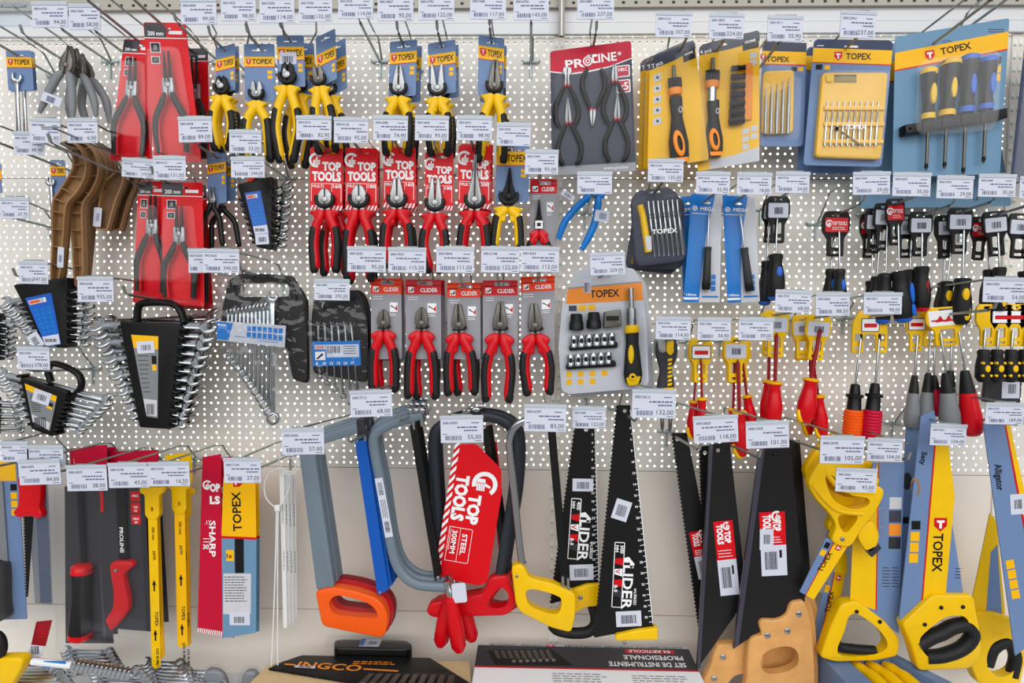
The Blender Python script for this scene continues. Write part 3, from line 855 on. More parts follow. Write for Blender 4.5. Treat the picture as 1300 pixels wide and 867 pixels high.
# ---- grey carded pliers --------------------------------------------------------
GG = 'red and black pliers on grey cards'
def hut_logo(m, x, y, s, w):
    m.flat([(x, y - s), (x + s, y - s), (x + s, y), (x, y)], w, 'white')
    m.flat([(x + s * .1, y - s * .1), (x + s * .35, y - s * .1), (x + s * .45, y - s * .4), (x + s * .2, y - s * .55)], w + .1, 'red')
    m.flat([(x + s * .45, y - s * .35), (x + s * .85, y - s * .9), (x + s * .95, y - s * .5), (x + s * .6, y - s * .1)], w + .1, 'charcoal')
def lider_card(t, x0, y0, x1, y1, hdr, hh=18, skew=0, pic=True):
    W, H = x1 - x0, y1 - y0
    m = t.mb().aff((x0, y0), (1, skew), (0, 1))
    m.poly(rrect(0, 0, W, H, 1.5), -1, .2, 'grey_card', [euro(W * .55, 5, W * .18, 1.8)])
    m.box(0, 0, W, 2.6, .5, hdr); m.box(0, 7.2, W, hh, .5, hdr); m.box(0, 2, W * .34, 8, .5, hdr); m.box(W * .76, 2, W, 8, .5, hdr)
    hut_logo(m, W * .08, hh - 2.5, 7, .8)
    m.text('C', W * .42, hh - 3, 7, 'white', .8, width=W * .10)
    m.text('LIDER', W * .53, hh - 3, 7.2, 'white', .8, width=W * .38)
    m.lines(W * .08, hh + 3, W * .4, 2, 3, .8, 'white', .6, int(x0))
    if pic:
        m.rect(W * .62, hh + 11, W * .87, hh + 23, .3, .6, 'white')
        m.flat([(W * .65, hh + 14), (W * .8, hh + 18), (W * .8, hh + 19), (W * .65, hh + 16)], .8, 'charcoal')
        m.flat([(W * .78, hh + 19), (W * .86, hh + 14), (W * .86, hh + 22)], .8, 'red')
        m.lines(W * .62, hh + 25, W * .86, 2, 2, .8, 'white', .6, int(x0) + 2)
    t.part('card', m)
LD = ('gunmetal', 'red', 'rubber')
Dd = [
 (471, 354, 510, 456, 'orange_red', (488, 409), 16, 84, 8, 13, 13, 'cut', 0, 0, 'red and black side cutters on the first grey card with orange header'),
 (515, 355, 560, 456, 'red', (536, 409), 19, 94, 8.5, 16, 15, 'cut', 0, 0, 'red and black side cutters on the second grey card with red header'),
 (568, 359, 610, 456, 'orange_red', (583, 411), 25, 88, 9, 15, 15, 'comb', -2, 0, 'red and black combination pliers on the third grey card'),
 (613, 356, 657, 456, 'red', (635, 411), 28, 97, 9.5, 13, 15, 'comb', 2, 0, 'red and black combination pliers on the fourth grey card'),
 (661, 352, 704, 455, 'orange_red', (679, 412), 27, 87, 9.2, 13, 16, 'comb', -3, 1, 'red and black combination pliers on the fifth grey card'),
]
for i, (x0, y0, x1, y1, hdr, pv, tip, end, hw, sp, bow, kind, rot, op, lab) in enumerate(Dd):
    t = T('carded_pliers', lab, 'pliers', pv[0], pv[1], .13, GG)
    lider_card(t, x0, y0, x1, y1, hdr, 19, (0, 0, 0, 0, -.05)[i])
    add_pliers(t, pv[0], pv[1], tip, end, hw, sp, kind, LD, rot, op, 4, bow, 5.6, clip=False, guard='lobe')
    m = t.mb().set(pv[0], pv[1], 1, rot)
    m.tube([(-hw * .9, 7, 10), (0, 8.2, 12.5), (hw * .95, 6.5, 10)], .9, 'black', 6); m.poly(ell(hw * .95, 5, 1.8), 6, 12, 'black', bev=.4)
    t.part('cable_tie', m)
for j, dx, dy, lab in ((0, 3, 2, 'red and black side cutters hidden behind the first grey card'), (1, 5, 1, 'red and black cutters hidden behind the second grey card'), (2, 6, 0, 'red and black pliers hidden behind the third grey card')):
    x0, y0, x1, y1, hdr, pv, tip, end, hw, sp, bow, kind, rot, op, _ = Dd[j]
    t = T('carded_pliers', lab, 'pliers', pv[0] + dx, pv[1] + dy, .10, GG)
    lider_card(t, x0 + dx, y0 + dy, x1 + dx, y1 + dy, hdr, 19)
    add_pliers(t, pv[0] + dx, pv[1] + dy, tip * .9, end, hw, sp * .6, kind, LD, rot, op, 3, bow * .8, 5.4, clip=False, guard='lobe')
t = T('carded_pliers', 'small red handled needle nose pliers on grey card with white band', 'pliers', 684, 285, .10, GG)
lider_card(t, 673, 228, 707, 312, 'red', 18)
add_pliers(t, 684, 285, 31, 58, 6, 11, 'needle', ('tool_black', 'red', 'rubber'), 0, 0, 3, 11, 4.5, clip=False, guard='lobe')
m = t.mb(); m.rect(679.5, 281, 689, 291, 10.3, 10.8, 'white'); m.lines(681, 284, 688, 2, 3, .8, 'ink', 11); t.part('label_band', m)
# ================================================================== SPANNERS, CIRCLIP PACKS, NIPPERS, BROWN HANDLES
def jaw(R, ang=15, sg=-1):
    """open spanner jaw around the origin, opening towards sg*x"""
    p = []
    for i in range(15):
        a = math.radians(215 + 290 * i / 14); p.append((R * math.cos(a), R * math.sin(a)))
    p += [(-.05 * R, .50 * R), (.12 * R, .3 * R), (.12 * R, -.3 * R), (-.05 * R, -.50 * R)]
    c, s = math.cos(math.radians(ang)), math.sin(math.radians(ang))
    return [(-sg * (x * c - y * s), x * s + y * c) for x, y in p]

def wrench(t, p0, p1, R0, R1, bw, k0='open', k1='ring', tilt=0, w=4, th=5, m_='chrome', parent=None, name='spanner', label=None, single=False):
    L = math.dist(p0, p1); ang = math.degrees(math.atan2(p1[1] - p0[1], p1[0] - p0[0]))
    m = t.mb().set(p0[0], p0[1], 1, ang, 1, tilt, w)
    for x, R, k, sg in ((0, R0, k0, -1), (L, R1, k1, 1)):
        if k == 'open':
            q = [(x + a, b) for a, b in jaw(R, 15, sg)]
            m.poly(q, -th * .6, th * .6, m_, bev=R * .12)
        elif k == 'ring':
            m.poly(ell(x, 0, R, R, 16), -th * .8, th * .8, m_, [ell(x, 0, R * .58, R * .58, 12)], bev=R * .12)
    a0 = R0 * .8 if k0 else 0; a1 = R1 * .8 if k1 else 0
    m.poly([(a0 * .9, -bw * 1.15), (L * .35, -bw * .85), (L * .65, -bw * .85), (L - a1 * .9, -bw * 1.1), (L - a1 * .9, bw * 1.1), (L * .65, bw * .85), (L * .35, bw * .85), (a0 * .9, bw * 1.15)], -th * .4, th * .4, m_, bev=bw * .3)
    return t.part(name, m, parent, label)

def poly_at(t, name, pts, w0, w1, mt, bev=.6, holes=(), parent=None, label=None):
    m = t.mb(); m.poly(pts, w0, w1, mt, holes, bev=bev)
    return t.part(name, m, parent, label)

def quad_map(q):
    """bilinear map of a TL TR BR BL quad"""
    def f(u, v):
        a = (q[0][0] + (q[1][0] - q[0][0]) * u, q[0][1] + (q[1][1] - q[0][1]) * u)
        b = (q[3][0] + (q[2][0] - q[3][0]) * u, q[3][1] + (q[2][1] - q[3][1]) * u)
        return (a[0] + (b[0] - a[0]) * v, a[1] + (b[1] - a[1]) * v)
    return f
def qbox(m, f, u0, v0, u1, v1, w, k): m.flat([f(u0, v0), f(u1, v0), f(u1, v1), f(u0, v1)], w, k)

GS = 'spanner sets in black racks'
def rack_set(lab, outline, label_q, kind, spans, d, stick=None, handle=None, extra=None, tilt=58, R=(7, 5), bw=2.4):
    cx = sum(p[0] for p in outline) / len(outline); cy = sum(p[1] for p in outline) / len(outline)
    t = T('spanner_set', lab, 'spanner set', cx, cy, d, GS)
    m = t.mb(); m.poly(rnd(outline, 3), -14, 14, 'black', bev=1.5)
    for (lx, ly), (rx, ry), s in spans:
        xs = [outline[0][0] + (outline[3][0] - outline[0][0]) * ((ly - outline[0][1]) / max(1, outline[3][1] - outline[0][1])),
              outline[1][0] + (outline[2][0] - outline[1][0]) * ((ry - outline[1][1]) / max(1, outline[2][1] - outline[1][1]))]
        for x, y in ((xs[0], ly), (xs[1], ry)):
            m.poly(ell(x, y + 3, 3.0, 2.2, 8), -10, 15, 'black', bev=.5)
    t.part('rack', m)
    if label_q:
        f = quad_map(label_q); m = t.mb()
        if kind == 'grey':
            m.poly(label_q, 14, 14.6, 'grey_handle')
            qbox(m, f, 0, 0, 1, .16, 14.9, 'amber'); qbox(m, f, .02, .78, .95, .98, 14.9, 'grey_light')
            a, b = f(.15, .84), f(.8, .96); m.barcode(a[0], a[1], b[0], b[1], 15.2)
            for i in range(9):
                a, b = f(.1, .25 + i * .055), f(.6, .25 + i * .055); m.lines(a[0], a[1], b[0], 1, 1, .9, 'charcoal', 15.0, i)
            qbox(m, f, .72, .24, .93, .34, 15.0, 'black'); qbox(m, f, .72, .35, .93, .42, 15.0, 'amber')
        else:
            m.poly(label_q, 14, 14.6, 'blue_deep')
            qbox(m, f, .06, .06, .62, .15, 14.9, 'grey_light')
            qbox(m, f, .10, .08, .5, .13, 15.2, 'orange')
            qbox(m, f, .64, .06, .75, .15, 14.9, 'white')
            for i in range(6):
                for k in range(3): qbox(m, f, .14 + .27 * k, .24 + .09 * i, .34 + .27 * k, .30 + .09 * i, 14.9, 'blue')
            qbox(m, f, .02, .8, .98, .99, 14.9, 'paper')
            a, b = f(.15, .85), f(.8, .95); m.barcode(a[0], a[1], b[0], b[1], 15.2)
        t.part('label_panel', m)
    if stick:
        x0, y0, x1, y1, r = stick
        m = t.mb().set((x0 + x1) / 2, (y0 + y1) / 2, 1, r)
        a, b = (x1 - x0) / 2, (y1 - y0) / 2
        m.rect(-a, -b, a, b, 15.3, 15.8, 'paper'); m.barcode(-a * .5, -b * .4, a * .6, b * .5, 16, 'ink', 8)
        t.part('price_sticker', m)
    if handle:
        m = t.mb(); m.tube(spline([(x, y, 0) for x, y in handle[0]], 5), handle[1], 'black', 8, 1.2); t.part('carry_handle', m)
    n = len(spans)
    for i, ((lx, ly), (rx, ry), s) in enumerate(spans):
        wrench(t, (lx, ly), (rx, ry), R[0] * s, R[1] * s, bw * s, 'open', 'open', tilt, -2 if i % 2 else 2, 4)
    if extra: extra(t)
    return t
def spread_spans(n, l0, l1, r0, r1, s0=1.0, s1=.55):
    return [((l0[0] + (l1[0] - l0[0]) * i / (n - 1), l0[1] + (l1[1] - l0[1]) * i / (n - 1)), (r0[0] + (r1[0] - r0[0]) * i / (n - 1), r0[1] + (r1[1] - r0[1]) * i / (n - 1)), s0 + (s1 - s0) * i / (n - 1)) for i in range(n)]

# largest rack with carry handle, and the one hanging behind it
rack_set('large black spanner rack with carry handle hanging behind the largest one', [(172, 404), (246, 408), (226, 536), (190, 535)], None, None,
         spread_spans(12, (140, 410), (178, 520), (276, 402), (240, 532), 1.0, .6), .085, tilt=36, R=(12, 12), bw=4.6)
rack_set('largest black spanner rack with carry handle, grey label and white barcode sticker', [(159, 408), (236, 412), (217, 543), (180, 541)],
         [(174, 425), (208, 427), (204, 529), (190, 527)], 'grey', spread_spans(12, (124, 412), (168, 527), (268, 414), (230, 538), 1.0, .55), .125,
         (181, 433, 203, 448, -3), ([(176, 409), (178, 392), (184, 386), (206, 385), (222, 387), (232, 396), (236, 410)], 4.5), tilt=36, R=(12, 12), bw=5)
rack_set('black spanner rack with slanted blue label and white tie tag', [(24, 362), (93, 353), (90, 441), (63, 440)],
         [(40, 379), (73, 372), (83, 436), (64, 439)], 'blue', spread_spans(8, (6, 384), (40, 424), (118, 366), (108, 434), 1.0, .7), .12,
         (42, 424, 61, 439, 58), None, tilt=38, R=(10, 9.5), bw=4)
rack_set('small black spanner rack with carry handle tilted beside the lowest tags', [(33, 478), (94, 496), (72, 553), (45, 543)],
         [(40, 486), (80, 502), (69, 545), (48, 534)], 'grey', [((2 + i * 4.6, 474 + i * 8.5), (140 - i * 5.6, 507 + i * 5.6), 1 - .05 * i) for i in range(8)], .12,
         (50, 495, 72, 511, 18), ([(66, 485), (63, 470), (70, 462), (90, 468), (103, 478), (104, 492), (94, 503)], 4), tilt=38, R=(8.5, 9), bw=3.6)
rack_set('spanner rack cut off by the edge above the small tilted rack', [(-40, 395), (2, 398), (-2, 450), (-30, 450)], None, None,
         spread_spans(7, (-60, 402), (-45, 445), (17, 410), (14, 452), 1, .7), .10, tilt=52, R=(7, 7), bw=2.8)
rack_set('spanner rack cut off by the edge below the small tilted rack', [(-44, 500), (-4, 505), (-8, 556), (-34, 556)], None, None,
         spread_spans(6, (-66, 505), (-50, 548), (22, 512), (26, 546), 1, .7), .10, tilt=50, R=(6, 6), bw=2.4)
rack_set('small black spanner rack with blue label under the 244,00 tag', [(305, 236), (350, 226), (348, 318), (328, 314)],
         [(315, 247), (335, 244), (345, 297), (327, 299)], 'blue', spread_spans(8, (312, 252), (328, 305), (366, 237), (358, 308), 1, .8), .10,
         (328, 298, 345, 311, -4), None, tilt=36, R=(9, 9), bw=3.6,
         extra=lambda t: (poly_at(t, 'hang_strap', rnd([(309, 240), (320, 226), (334, 224), (340, 230), (332, 240)], 3), -4, 4, 'black', .8),
                          poly_at(t, 'red_clip', rnd([(316, 232), (322, 222), (328, 225), (321, 234)], 1.5), 4, 9, 'orange_red', .5)))

# black holder with spanners fanned by length
t = T('spanner_set', 'black hanging holder with a fan of long spanners under a white and blue band', 'spanner set', 335, 400, .12, GS)
oo = rnd([(291, 356), (309, 347), (372, 350), (391, 380), (391, 487), (371, 482), (364, 440), (281, 431), (282, 396)], 6)
poly_at(t, 'rack', oo, -6, 4, 'black', 1.2, [rrect(304, 360, 369, 377, 6)])
m = t.mb(); m.tube(spline([(299, 380, 6), (297, 364, 6), (306, 353, 6), (330, 352, 6), (362, 354, 6), (374, 366, 6), (376, 382, 6)], 5), 3.5, 'black', 8); t.part('carry_handle', m)
for i in range(12):
    u = i / 11
    x0 = 290 + 58 * u; ye = 452 + 78 * u ** 1.25; xe = 287 + 61 * u
    s = .55 + .5 * u + (.35 if i == 11 else 0)
    wrench(t, (x0 + 2, 396 - 8 * u - (10 if i == 11 else 0)), (xe, ye), 4.2 * s + 1.5, 5.0 * s + 1.4, 1.7 * s + .4, 'open', 'ring', 0 if i == 11 else 38, 6 + i * .8, 4)
m = t.mb(); f = quad_map([(281, 407), (368, 413), (366, 440), (281, 431)])
m.poly([f(0, 0), f(1, 0), f(1, 1), f(0, 1)], 20, 21, 'grey_light')
m.flat([f(0, .04), f(.24, .04), f(.17, .96), f(0, .96)], 21.3, 'blue')
for r in range(2):
    for k in range(7): qbox(m, f, .44 + k * .077, .14 + r * .3, .50 + k * .077, .38 + r * .3, 21.3, 'blue')
qbox(m, f, .26, .70, .96, .73, 21.3, 'blue'); qbox(m, f, .6, .8, .9, .83, 21.3, 'blue'); qbox(m, f, .02, .14, .05, .24, 21.6, 'white'); qbox(m, f, .06, .16, .14, .22, 21.6, 'white')
t.part('label_band', m)
m = t.mb().set(352, 500, 1, 92); m.text('MEGA', -52, 1.5, 5, 'grey_light', 13.5 + 9, width=14); m.text('32', -10, 1.5, 5, 'grey_light', 13.5 + 9); t.part('size_mark', m)
m = t.mb(); m.poly(closed([(288, 352), (330, 343), (380, 350), (392, 400), (392, 480), (366, 500), (360, 540), (338, 538), (310, 480), (283, 430)]), 24, 24.3, 'film'); t.part('film_wrap', m)
# small blue banded holder
t = T('spanner_set', 'small black wrapped holder of six spanners with a blue label band', 'spanner set', 429, 430, .11, GS)
poly_at(t, 'rack', rnd([(396, 404), (400, 374), (410, 368), (452, 369), (458, 378), (466, 410), (466, 486), (397, 474)], 6), -6, 3, 'black', 1.2, [rrect(408, 384, 446, 394, 3)])
for i in range(6):
    x = 405.5 + 8.5 * i
    wrench(t, (x, 410 + (i % 2)), (x + 1 + i * 1.4, 478 + i * 8.2), 2.4 + .12 * i, 3.2 + .3 * i, 1.2 + .08 * i, 'open', 'ring', 45, 6, 3)
m = t.mb(); f = quad_map([(398, 433), (459, 432), (460, 463), (399, 464)])
m.poly([f(0, 0), f(1, 0), f(1, 1), f(0, 1)], 11, 12, 'blue'); qbox(m, f, .3, .14, .97, .66, 12.3, 'paper'); qbox(m, f, .05, .14, .29, .33, 12.3, 'grey_light')
a = f(.06, .29); m.text('LIDER', a[0], a[1], 5, 'orange', 12.6, width=12)
a, b = f(.32, .2), f(.58, .5); m.barcode(a[0], a[1], b[0], b[1], 12.6); a, b = f(.66, .2), f(.94, .2); m.lines(a[0], a[1], b[0], 4, 3, .9, 'charcoal', 12.6)
qbox(m, f, .06, .42, .27, .76, 12.3, 'white'); a, b = f(.08, .7), f(.24, .48); m.flat([(a[0], a[1]), (a[0] + 2, a[1] + 1), (b[0], b[1] + 2), (b[0] - 2, b[1])], 12.6, 'charcoal')
for i, n in enumerate(('8', '10', '12', '13', '14', '17')): a = f(.07 + .145 * i, .95); m.text(n, a[0], a[1], 5, 'white', 12.6)
t.part('label_band', m)
m = t.mb(); m.poly(closed([(396, 380), (420, 366), (455, 368), (468, 400), (468, 470), (462, 520), (440, 524), (410, 490), (396, 470)]), 16, 16.3, 'film'); t.part('film_wrap', m)
# spanner holder half hidden behind it
t = T('spanner_set', 'black wrapped spanner holder half hidden behind the six spanner one', 'spanner set', 450, 420, .07, GS)
poly_at(t, 'rack', rnd([(408, 400), (414, 372), (458, 368), (466, 378), (474, 410), (473, 478), (410, 470)], 6), -6, 3, 'black', 1.2)
m = t.mb()
for i in range(5): m.poly(ell(446 + i * 3, 470 + i * 9, 3.5, 6, 10, -20), 3, 8, 'chrome', bev=.8)
t.part('spanner_ends', m)

# carded combination wrenches
def wrench_card(lab, x0, y0, x1, y1, d, sk, head, R, end, txt=True):
    t = T('carded_wrench', lab, 'wrench', (x0 + x1) / 2, y0, d, 'spanners on blue cards')
    topex_card(t, (x0, y0 + sk), (x1, y0 - sk), (x0 + 2, y1), (y1 - y0) * .17, (y1 - y0) * .42 if y1 - y0 < 60 else 22, 0, True, True, False)
    wrench(t, head, end, R, R * .8, R * .36, 'open', 'ring', 0, 4, 4)
    return t
wrench_card('carded combination spanner hanging behind the first small one', 10, 66, 44, 116, .07, 1, (31, 98), 7, (32, 176))
wrench_card('carded combination spanner on a blue card at the top corner', 7, 64, 40, 114, .10, 0, (22, 99), 7.5, (23, 178))
wrench_card('small carded spanner beside the brown curved handles', 63, 203, 82, 250, .06, 0, (65, 231), 6, (67, 300))
t = T('carded_wrench', 'yellow edge of a card cut off at the border beside the 27,75 tag', 'wrench', -4, 225, .08)
topex_card(t, (-25, 208), (2, 208), (-25, 245), 8, 20); wrench(t, (-8, 232), (-8, 290), 7, 5, 2.5, 'open', 'ring', 0, 4, 4)

# grey handled nippers
def nippers(lab, cx, cy, rot, d, stick=None, spread=22, end=66):
    t = T('nippers', lab, 'pliers', cx, cy, d, 'grey handled nippers')
    m = t.mb().set(cx, cy, 1, rot)
    for sd in (1, -1):
        m.set(cx, cy, 1, rot, sd)
        m.poly([(.3, -26), (2.2, -27), (3.4, -20), (8, -10), (9, 0), (6, 9), (.3, 9)], 0, 8, 'gunmetal', bev=1.2)
    m.set(cx, cy, 1, rot); m.poly(ell(0, -2, 3.6), 7, 10, 'gunmetal', bev=.8)
    t.part('head', m)
    for sd in (1, -1):
        m = t.mb().set(cx, cy, 1, rot, sd)
        pts = spline([(4, 6, 4), (10, 18, 5), (16, 38, 6), (spread, end, 7)], 5)
        m.tube(pts, [3.5, 5.2, 5.4, 5.2, 4.8, 2.5], 'grey_handle', 10, .8); t.part('handle', m)
    if stick:
        m = t.mb().set(stick[0], stick[1], 1, stick[2]); m.poly([(-13, -6), (13, -6), (13, 6), (-13, 6)], 16, 16.6, 'paper'); m.barcode(-6, -3, 5, 4, 17, 'ink_blue', 9); t.part('sticker_flag', m)
nippers('grey handled nippers hanging behind the others, far from the sticker', 112, 96, -14, .06, None, 14, 66)
nippers('grey handled nippers with thick sleeves in the middle of the bunch', 101, 90, -6, .085, None, 17, 60)
nippers('grey handled nippers in front with a white barcode sticker flag', 86, 86, 12, .11, (72, 129, 20), 22, 64)

# red circlip packs
GC = 'red circlip plier packs'
def circlip(lab, TL, TR, BR, BL, d, tool, hdr=.11, straight=True, tx=True):
    cx = (TL[0] + TR[0] + BL[0] + BR[0]) / 4; cy = (TL[1] + BL[1]) / 2
    t = T('circlip_pack', lab, 'circlip pliers', cx, cy, d, GC); f = quad_map([TL, TR, BR, BL])
    m = t.mb(); m.poly(rnd([f(0, 0), f(1, 0), f(1, 1), f(0, 1)], 3), -1, .3, 'red_card', [ell(*f(.55, .045), 5, 1.6, 12)])
    m.flat([f(.005, 0), f(.995, 0), f(.99, hdr), f(.01, hdr)], .6, 'charcoal') if not tx else m.flat([f(.01, .005), f(.52, .005), f(.52, hdr - .005), f(.01, hdr)], .6, 'charcoal')
    qbox(m, f, 0, hdr, 1, hdr + .006, .8, 'white')
    W = math.dist(TL, TR); a = f(.08, hdr - .015)
    rr = math.degrees(math.atan2(TR[1] - TL[1], TR[0] - TL[0]))
    m.text('200 mm', a[0], a[1], W * .135, 'white', .9, width=W * .38, rot=rr)
    qbox(m, f, .58, hdr - .05, .9, hdr - .025, .9, 'white')
    for i, (v0, v1, u1) in enumerate(((.145, .22, .36), (.245, .30, .32))):
        qbox(m, f, .12, v0, u1, v1, .8, 'grey_light'); qbox(m, f, .14, v0 + .006, u1 - .02, v1 - .006, 1.0, 'black'); qbox(m, f, .2, v0 + .02, u1 - .08, v1 - .02, 1.2, 'grey_handle')
    t.part('card', m)
    px, py, jl, end, sp, rot = tool
    m = t.mb()
    for sd in (1, -1):
        m.set(px, py, 1, rot, sd)
        m.tube(spline([(2, 0, 9), (3.2, -jl * .4, 9), (3 if straight else 4.5, -jl, 9)], 4), [2.6, 2.2, 1.2], 'black', 8)
        m.poly([(.3, -8), (7, -9), (7.5, 8), (5, 13), (.3, 13)], 5, 12, 'steel', bev=.8)
    m.set(px, py, 1, rot); m.poly(ell(0, 0, 3.5), 11, 13.5, 'steel', bev=.7)
    m.flat(ell(-3, -5, .8, .8, 8), 12.3, 'black'); m.flat(ell(3, -5, .8, .8, 8), 12.3, 'black')
    t.part('head', m)
    for sd in (1, -1):
        m = t.mb().set(px, py, 1, rot, sd)
        pts = spline([(4, 10, 9), (9, 22, 10), (sp, end * .55, 10), (sp * .93, end, 10)], 5)
        m.tube(pts, [3, 4.2, 4.4, 4.0, 3.0], 'rubber', 9, .9); h = t.part('handle', m)
        m = t.mb().set(px, py, 1, rot, sd); m.tube([(p[0] - 3.2, p[1], p[2] - 1) for p in pts], 2.0, 'red', 8); t.part('inner_sleeve', m, h)
    m = t.mb(); m.poly(rnd([f(.16, .2), f(.9, .2), f(.97, .62), f(.97, .97), f(.03, .97), f(.05, .62)], 8), 18, 19, 'clear', bev=2); m.poly(rnd([f(.01, .955), f(.99, .955), f(.99, 1.01), f(.01, 1.01)], 2), 1, 14, 'clear', bev=1)
    t.part('blister', m)
    return t
circlip('red circlip plier pack tucked behind the two upper ones', (236, 63), (265, 63), (265, 200), (232, 205), .055, (250, 118, 42, 84, 12, 0), tx=False)
circlip('narrower red circlip plier pack at the end of the upper row', (159, 51), (198, 53), (191, 205), (137, 203), .12, (171, 114, 38, 84, 19, 4))
circlip('wider red circlip plier pack with white 200 mm heading in the upper row', (183, 30), (237, 31), (255, 205), (194, 201), .135, (217, 110, 42, 84, 19, -3))
circlip('red circlip plier pack tucked behind the lower two', (236, 236), (263, 236), (269, 392), (226, 392), .06, (252, 300, 40, 84, 12, 0), tx=False)
circlip('red circlip plier pack behind the front one in the lower row', (178, 231), (212, 232), (209, 386), (166, 384), .10, (197, 288, 38, 82, 17, 3))
circlip('front red circlip plier pack in the lower row', (207, 232), (259, 233), (258, 389), (205, 384), .125, (231, 298, 36, 80, 19, 1))

# brown curved handles
def brown_handle(lab, dx, dy, d, k=1.0, stick=True, rot=0):
    cr, sr = math.cos(math.radians(rot)), math.sin(math.radians(rot))
    TF = lambda x, y: (90 + dx + (x - 90) * cr - (y - 185) * sr, 185 + dy + (x - 90) * sr + (y - 185) * cr)
    t = T('brown_handle', lab, 'plastic handle', 85 + dx, 190 + dy, d, 'brown curved plastic handles')
    o = [(81, 183), (92, 180), (104, 187), (112, 202), (112, 222), (101, 243), (88, 257), (84, 272), (80, 310), (73, 358), (62, 358), (65, 310), (67, 258), (74, 245), (92, 219), (95, 208), (94, 198), (88, 189)]
    o = [TF(x, y) for x, y in o]
    o = closed(o, 3)
    m = t.mb(); m.poly(o, -10, -5, 'brown')
    t.part('web', m)
    inn = inset(o, 3.0 if area(o) > 0 else 3.0)
    m = t.mb(); m.poly(o, -11, 8, 'brown', [inset(o, 2.2)])
    for (x0, y0, x1, y1) in ((66, 268, 82, 270), (66, 290, 80, 291), (65, 312, 79, 313), (64, 335, 76, 336), (70, 252, 86, 258), (80, 239, 96, 247), (92, 224, 108, 226), (94, 211, 110, 208), (90, 193, 104, 190)):
        a, b = TF(x0, y0), TF(x1, y1)
        m.tube([(*a, 4), (*b, 4)], 1.0, 'brown', 6, 2.5)
    t.part('rim', m)
    if stick:
        a = TF(77, 326); m = t.mb().set(a[0], a[1], 1, 4 + rot); m.rect(-4, -13, 4, 13, 8.3, 8.7, 'paper', 1); m.barcode(-2, -3, 2, 6, 9, 'ink_blue', 4); t.part('sticker_flag', m)
    return t
brown_handle('hindmost of the large brown curved handles', 34, 6, .05, 1, False, 1)
brown_handle('large brown curved handle fourth in the fanned bunch', 28, 4, .07, 1, False, -1)
brown_handle('large brown curved handle in the middle of the fanned bunch', 21, 2, .088, 1, True, -3.5)
brown_handle('large brown curved handle just behind the front one', 13, 0, .105, 1.0, False, -6)
brown_handle('front large brown curved ribbed handle with paper sticker', 0, 0, .125)
def short_brown(lab, dx, d, stick):
    t = T('brown_handle', lab, 'plastic handle', 148 + dx, 250, d, 'brown curved plastic handles')
    o = [(135 + dx, 231), (152 + dx, 217), (162 + dx, 222), (158 + dx, 238), (150 + dx, 254), (138 + dx, 293), (122 + dx, 291), (131 + dx, 238)]
    o = rnd(o, 3)
    m = t.mb(); m.poly(o, -9, -3, 'brown_dark'); t.part('web', m)
    m = t.mb(); m.poly(o, -10, 7, 'brown', [inset(o, 2.0)]); t.part('rim', m)
    if stick:
        m = t.mb().set(126 + dx, 276, 1, 6); m.rect(-5, -12, 5, 12, 7.3, 7.8, 'paper', 1); m.barcode(-2, -5, 3, 5, 8, 'ink_blue', 5); t.part('sticker', m)
short_brown('short bent brown handle without sticker under the 119,00 tag', 16, .05, False)
short_brown('short bent brown handle with a white barcode sticker', 0, .08, True)
# ================================================================== BLISTER PACKS
def fq(TL, TR, BR, BL): return quad_map([TL, TR, BR, BL])
def blister_rect(m, f, u0, v0, u1, v1, w0, w1, r=5, k='clear', bev=2):
    m.poly(rnd([f(u0, v0), f(u1, v0), f(u1, v1), f(u0, v1)], r), w0, w1, k, bev=bev)
def qtext(m, f, st, u, v, size, k, w, width=None, q=None, rot=0, align='l', bold=True):
    a = f(u, v); b = f(u + .05, v); r = math.degrees(math.atan2(b[1] - a[1], b[0] - a[0]))
    m.text(st, a[0], a[1], size, k, w, width, r + rot, align, bold)
def shield(m, x, y, s, w, rot=0):
    c, n = math.cos(math.radians(rot)), math.sin(math.radians(rot)); q = lambda a, b: (x + s * (a * c - b * n), y + s * (a * n + b * c))
    m.flat([q(-.5, -.5), q(.5, -.5), q(.5, .15), q(0, .6), q(-.5, .15)], w, 'red')
    m.flat([q(-.3, -.3), q(.3, -.3), q(.3, -.12), q(.1, -.12), q(.1, .35), q(-.1, .35), q(-.1, -.12), q(-.3, -.12)], w + .2, 'white')

# ---- five mini pliers set
t = T('plier_set', 'blister set of five mini pliers on a red and black card', 'plier set', 752, 140, .12)
f = fq((697, 66), (800, 53), (809, 217), (701, 223)); m = t.mb()
m.poly(rnd([f(0, 0), f(1, 0), f(1, 1), f(0, 1)], 4), -1, .4, 'slate', [ell(*f(.53, .075), 6, 2, 12)])
m.poly([f(.0, .02), f(.04, 0), f(.96, 0), f(1, .02), f(1, .13), f(.72, .175), f(.5, .19), f(.25, .195), f(0, .16)], .4, .6, 'crimson', [ell(*f(.53, .075), 6, 2, 12)])
m.flat([f(0, .16), f(.25, .195), f(.5, .19), f(.72, .175), f(1, .13), f(1, .137), f(.72, .183), f(.5, .2), f(.25, .205), f(0, .168)], .9, 'white')
qbox(m, f, 0, .93, 1, 1, .7, 'grey_card'); qtext(m, f, 'www.proline', .62, .975, 6, 'white', 1.0, bold=False)
qtext(m, f, 'PR', .19, .155, 15, 'white', 1.0, width=24); qtext(m, f, 'LINE', .52, .135, 15, 'white', 1.0, width=31); qtext(m, f, '®', .83, .10, 6, 'white', 1.0)
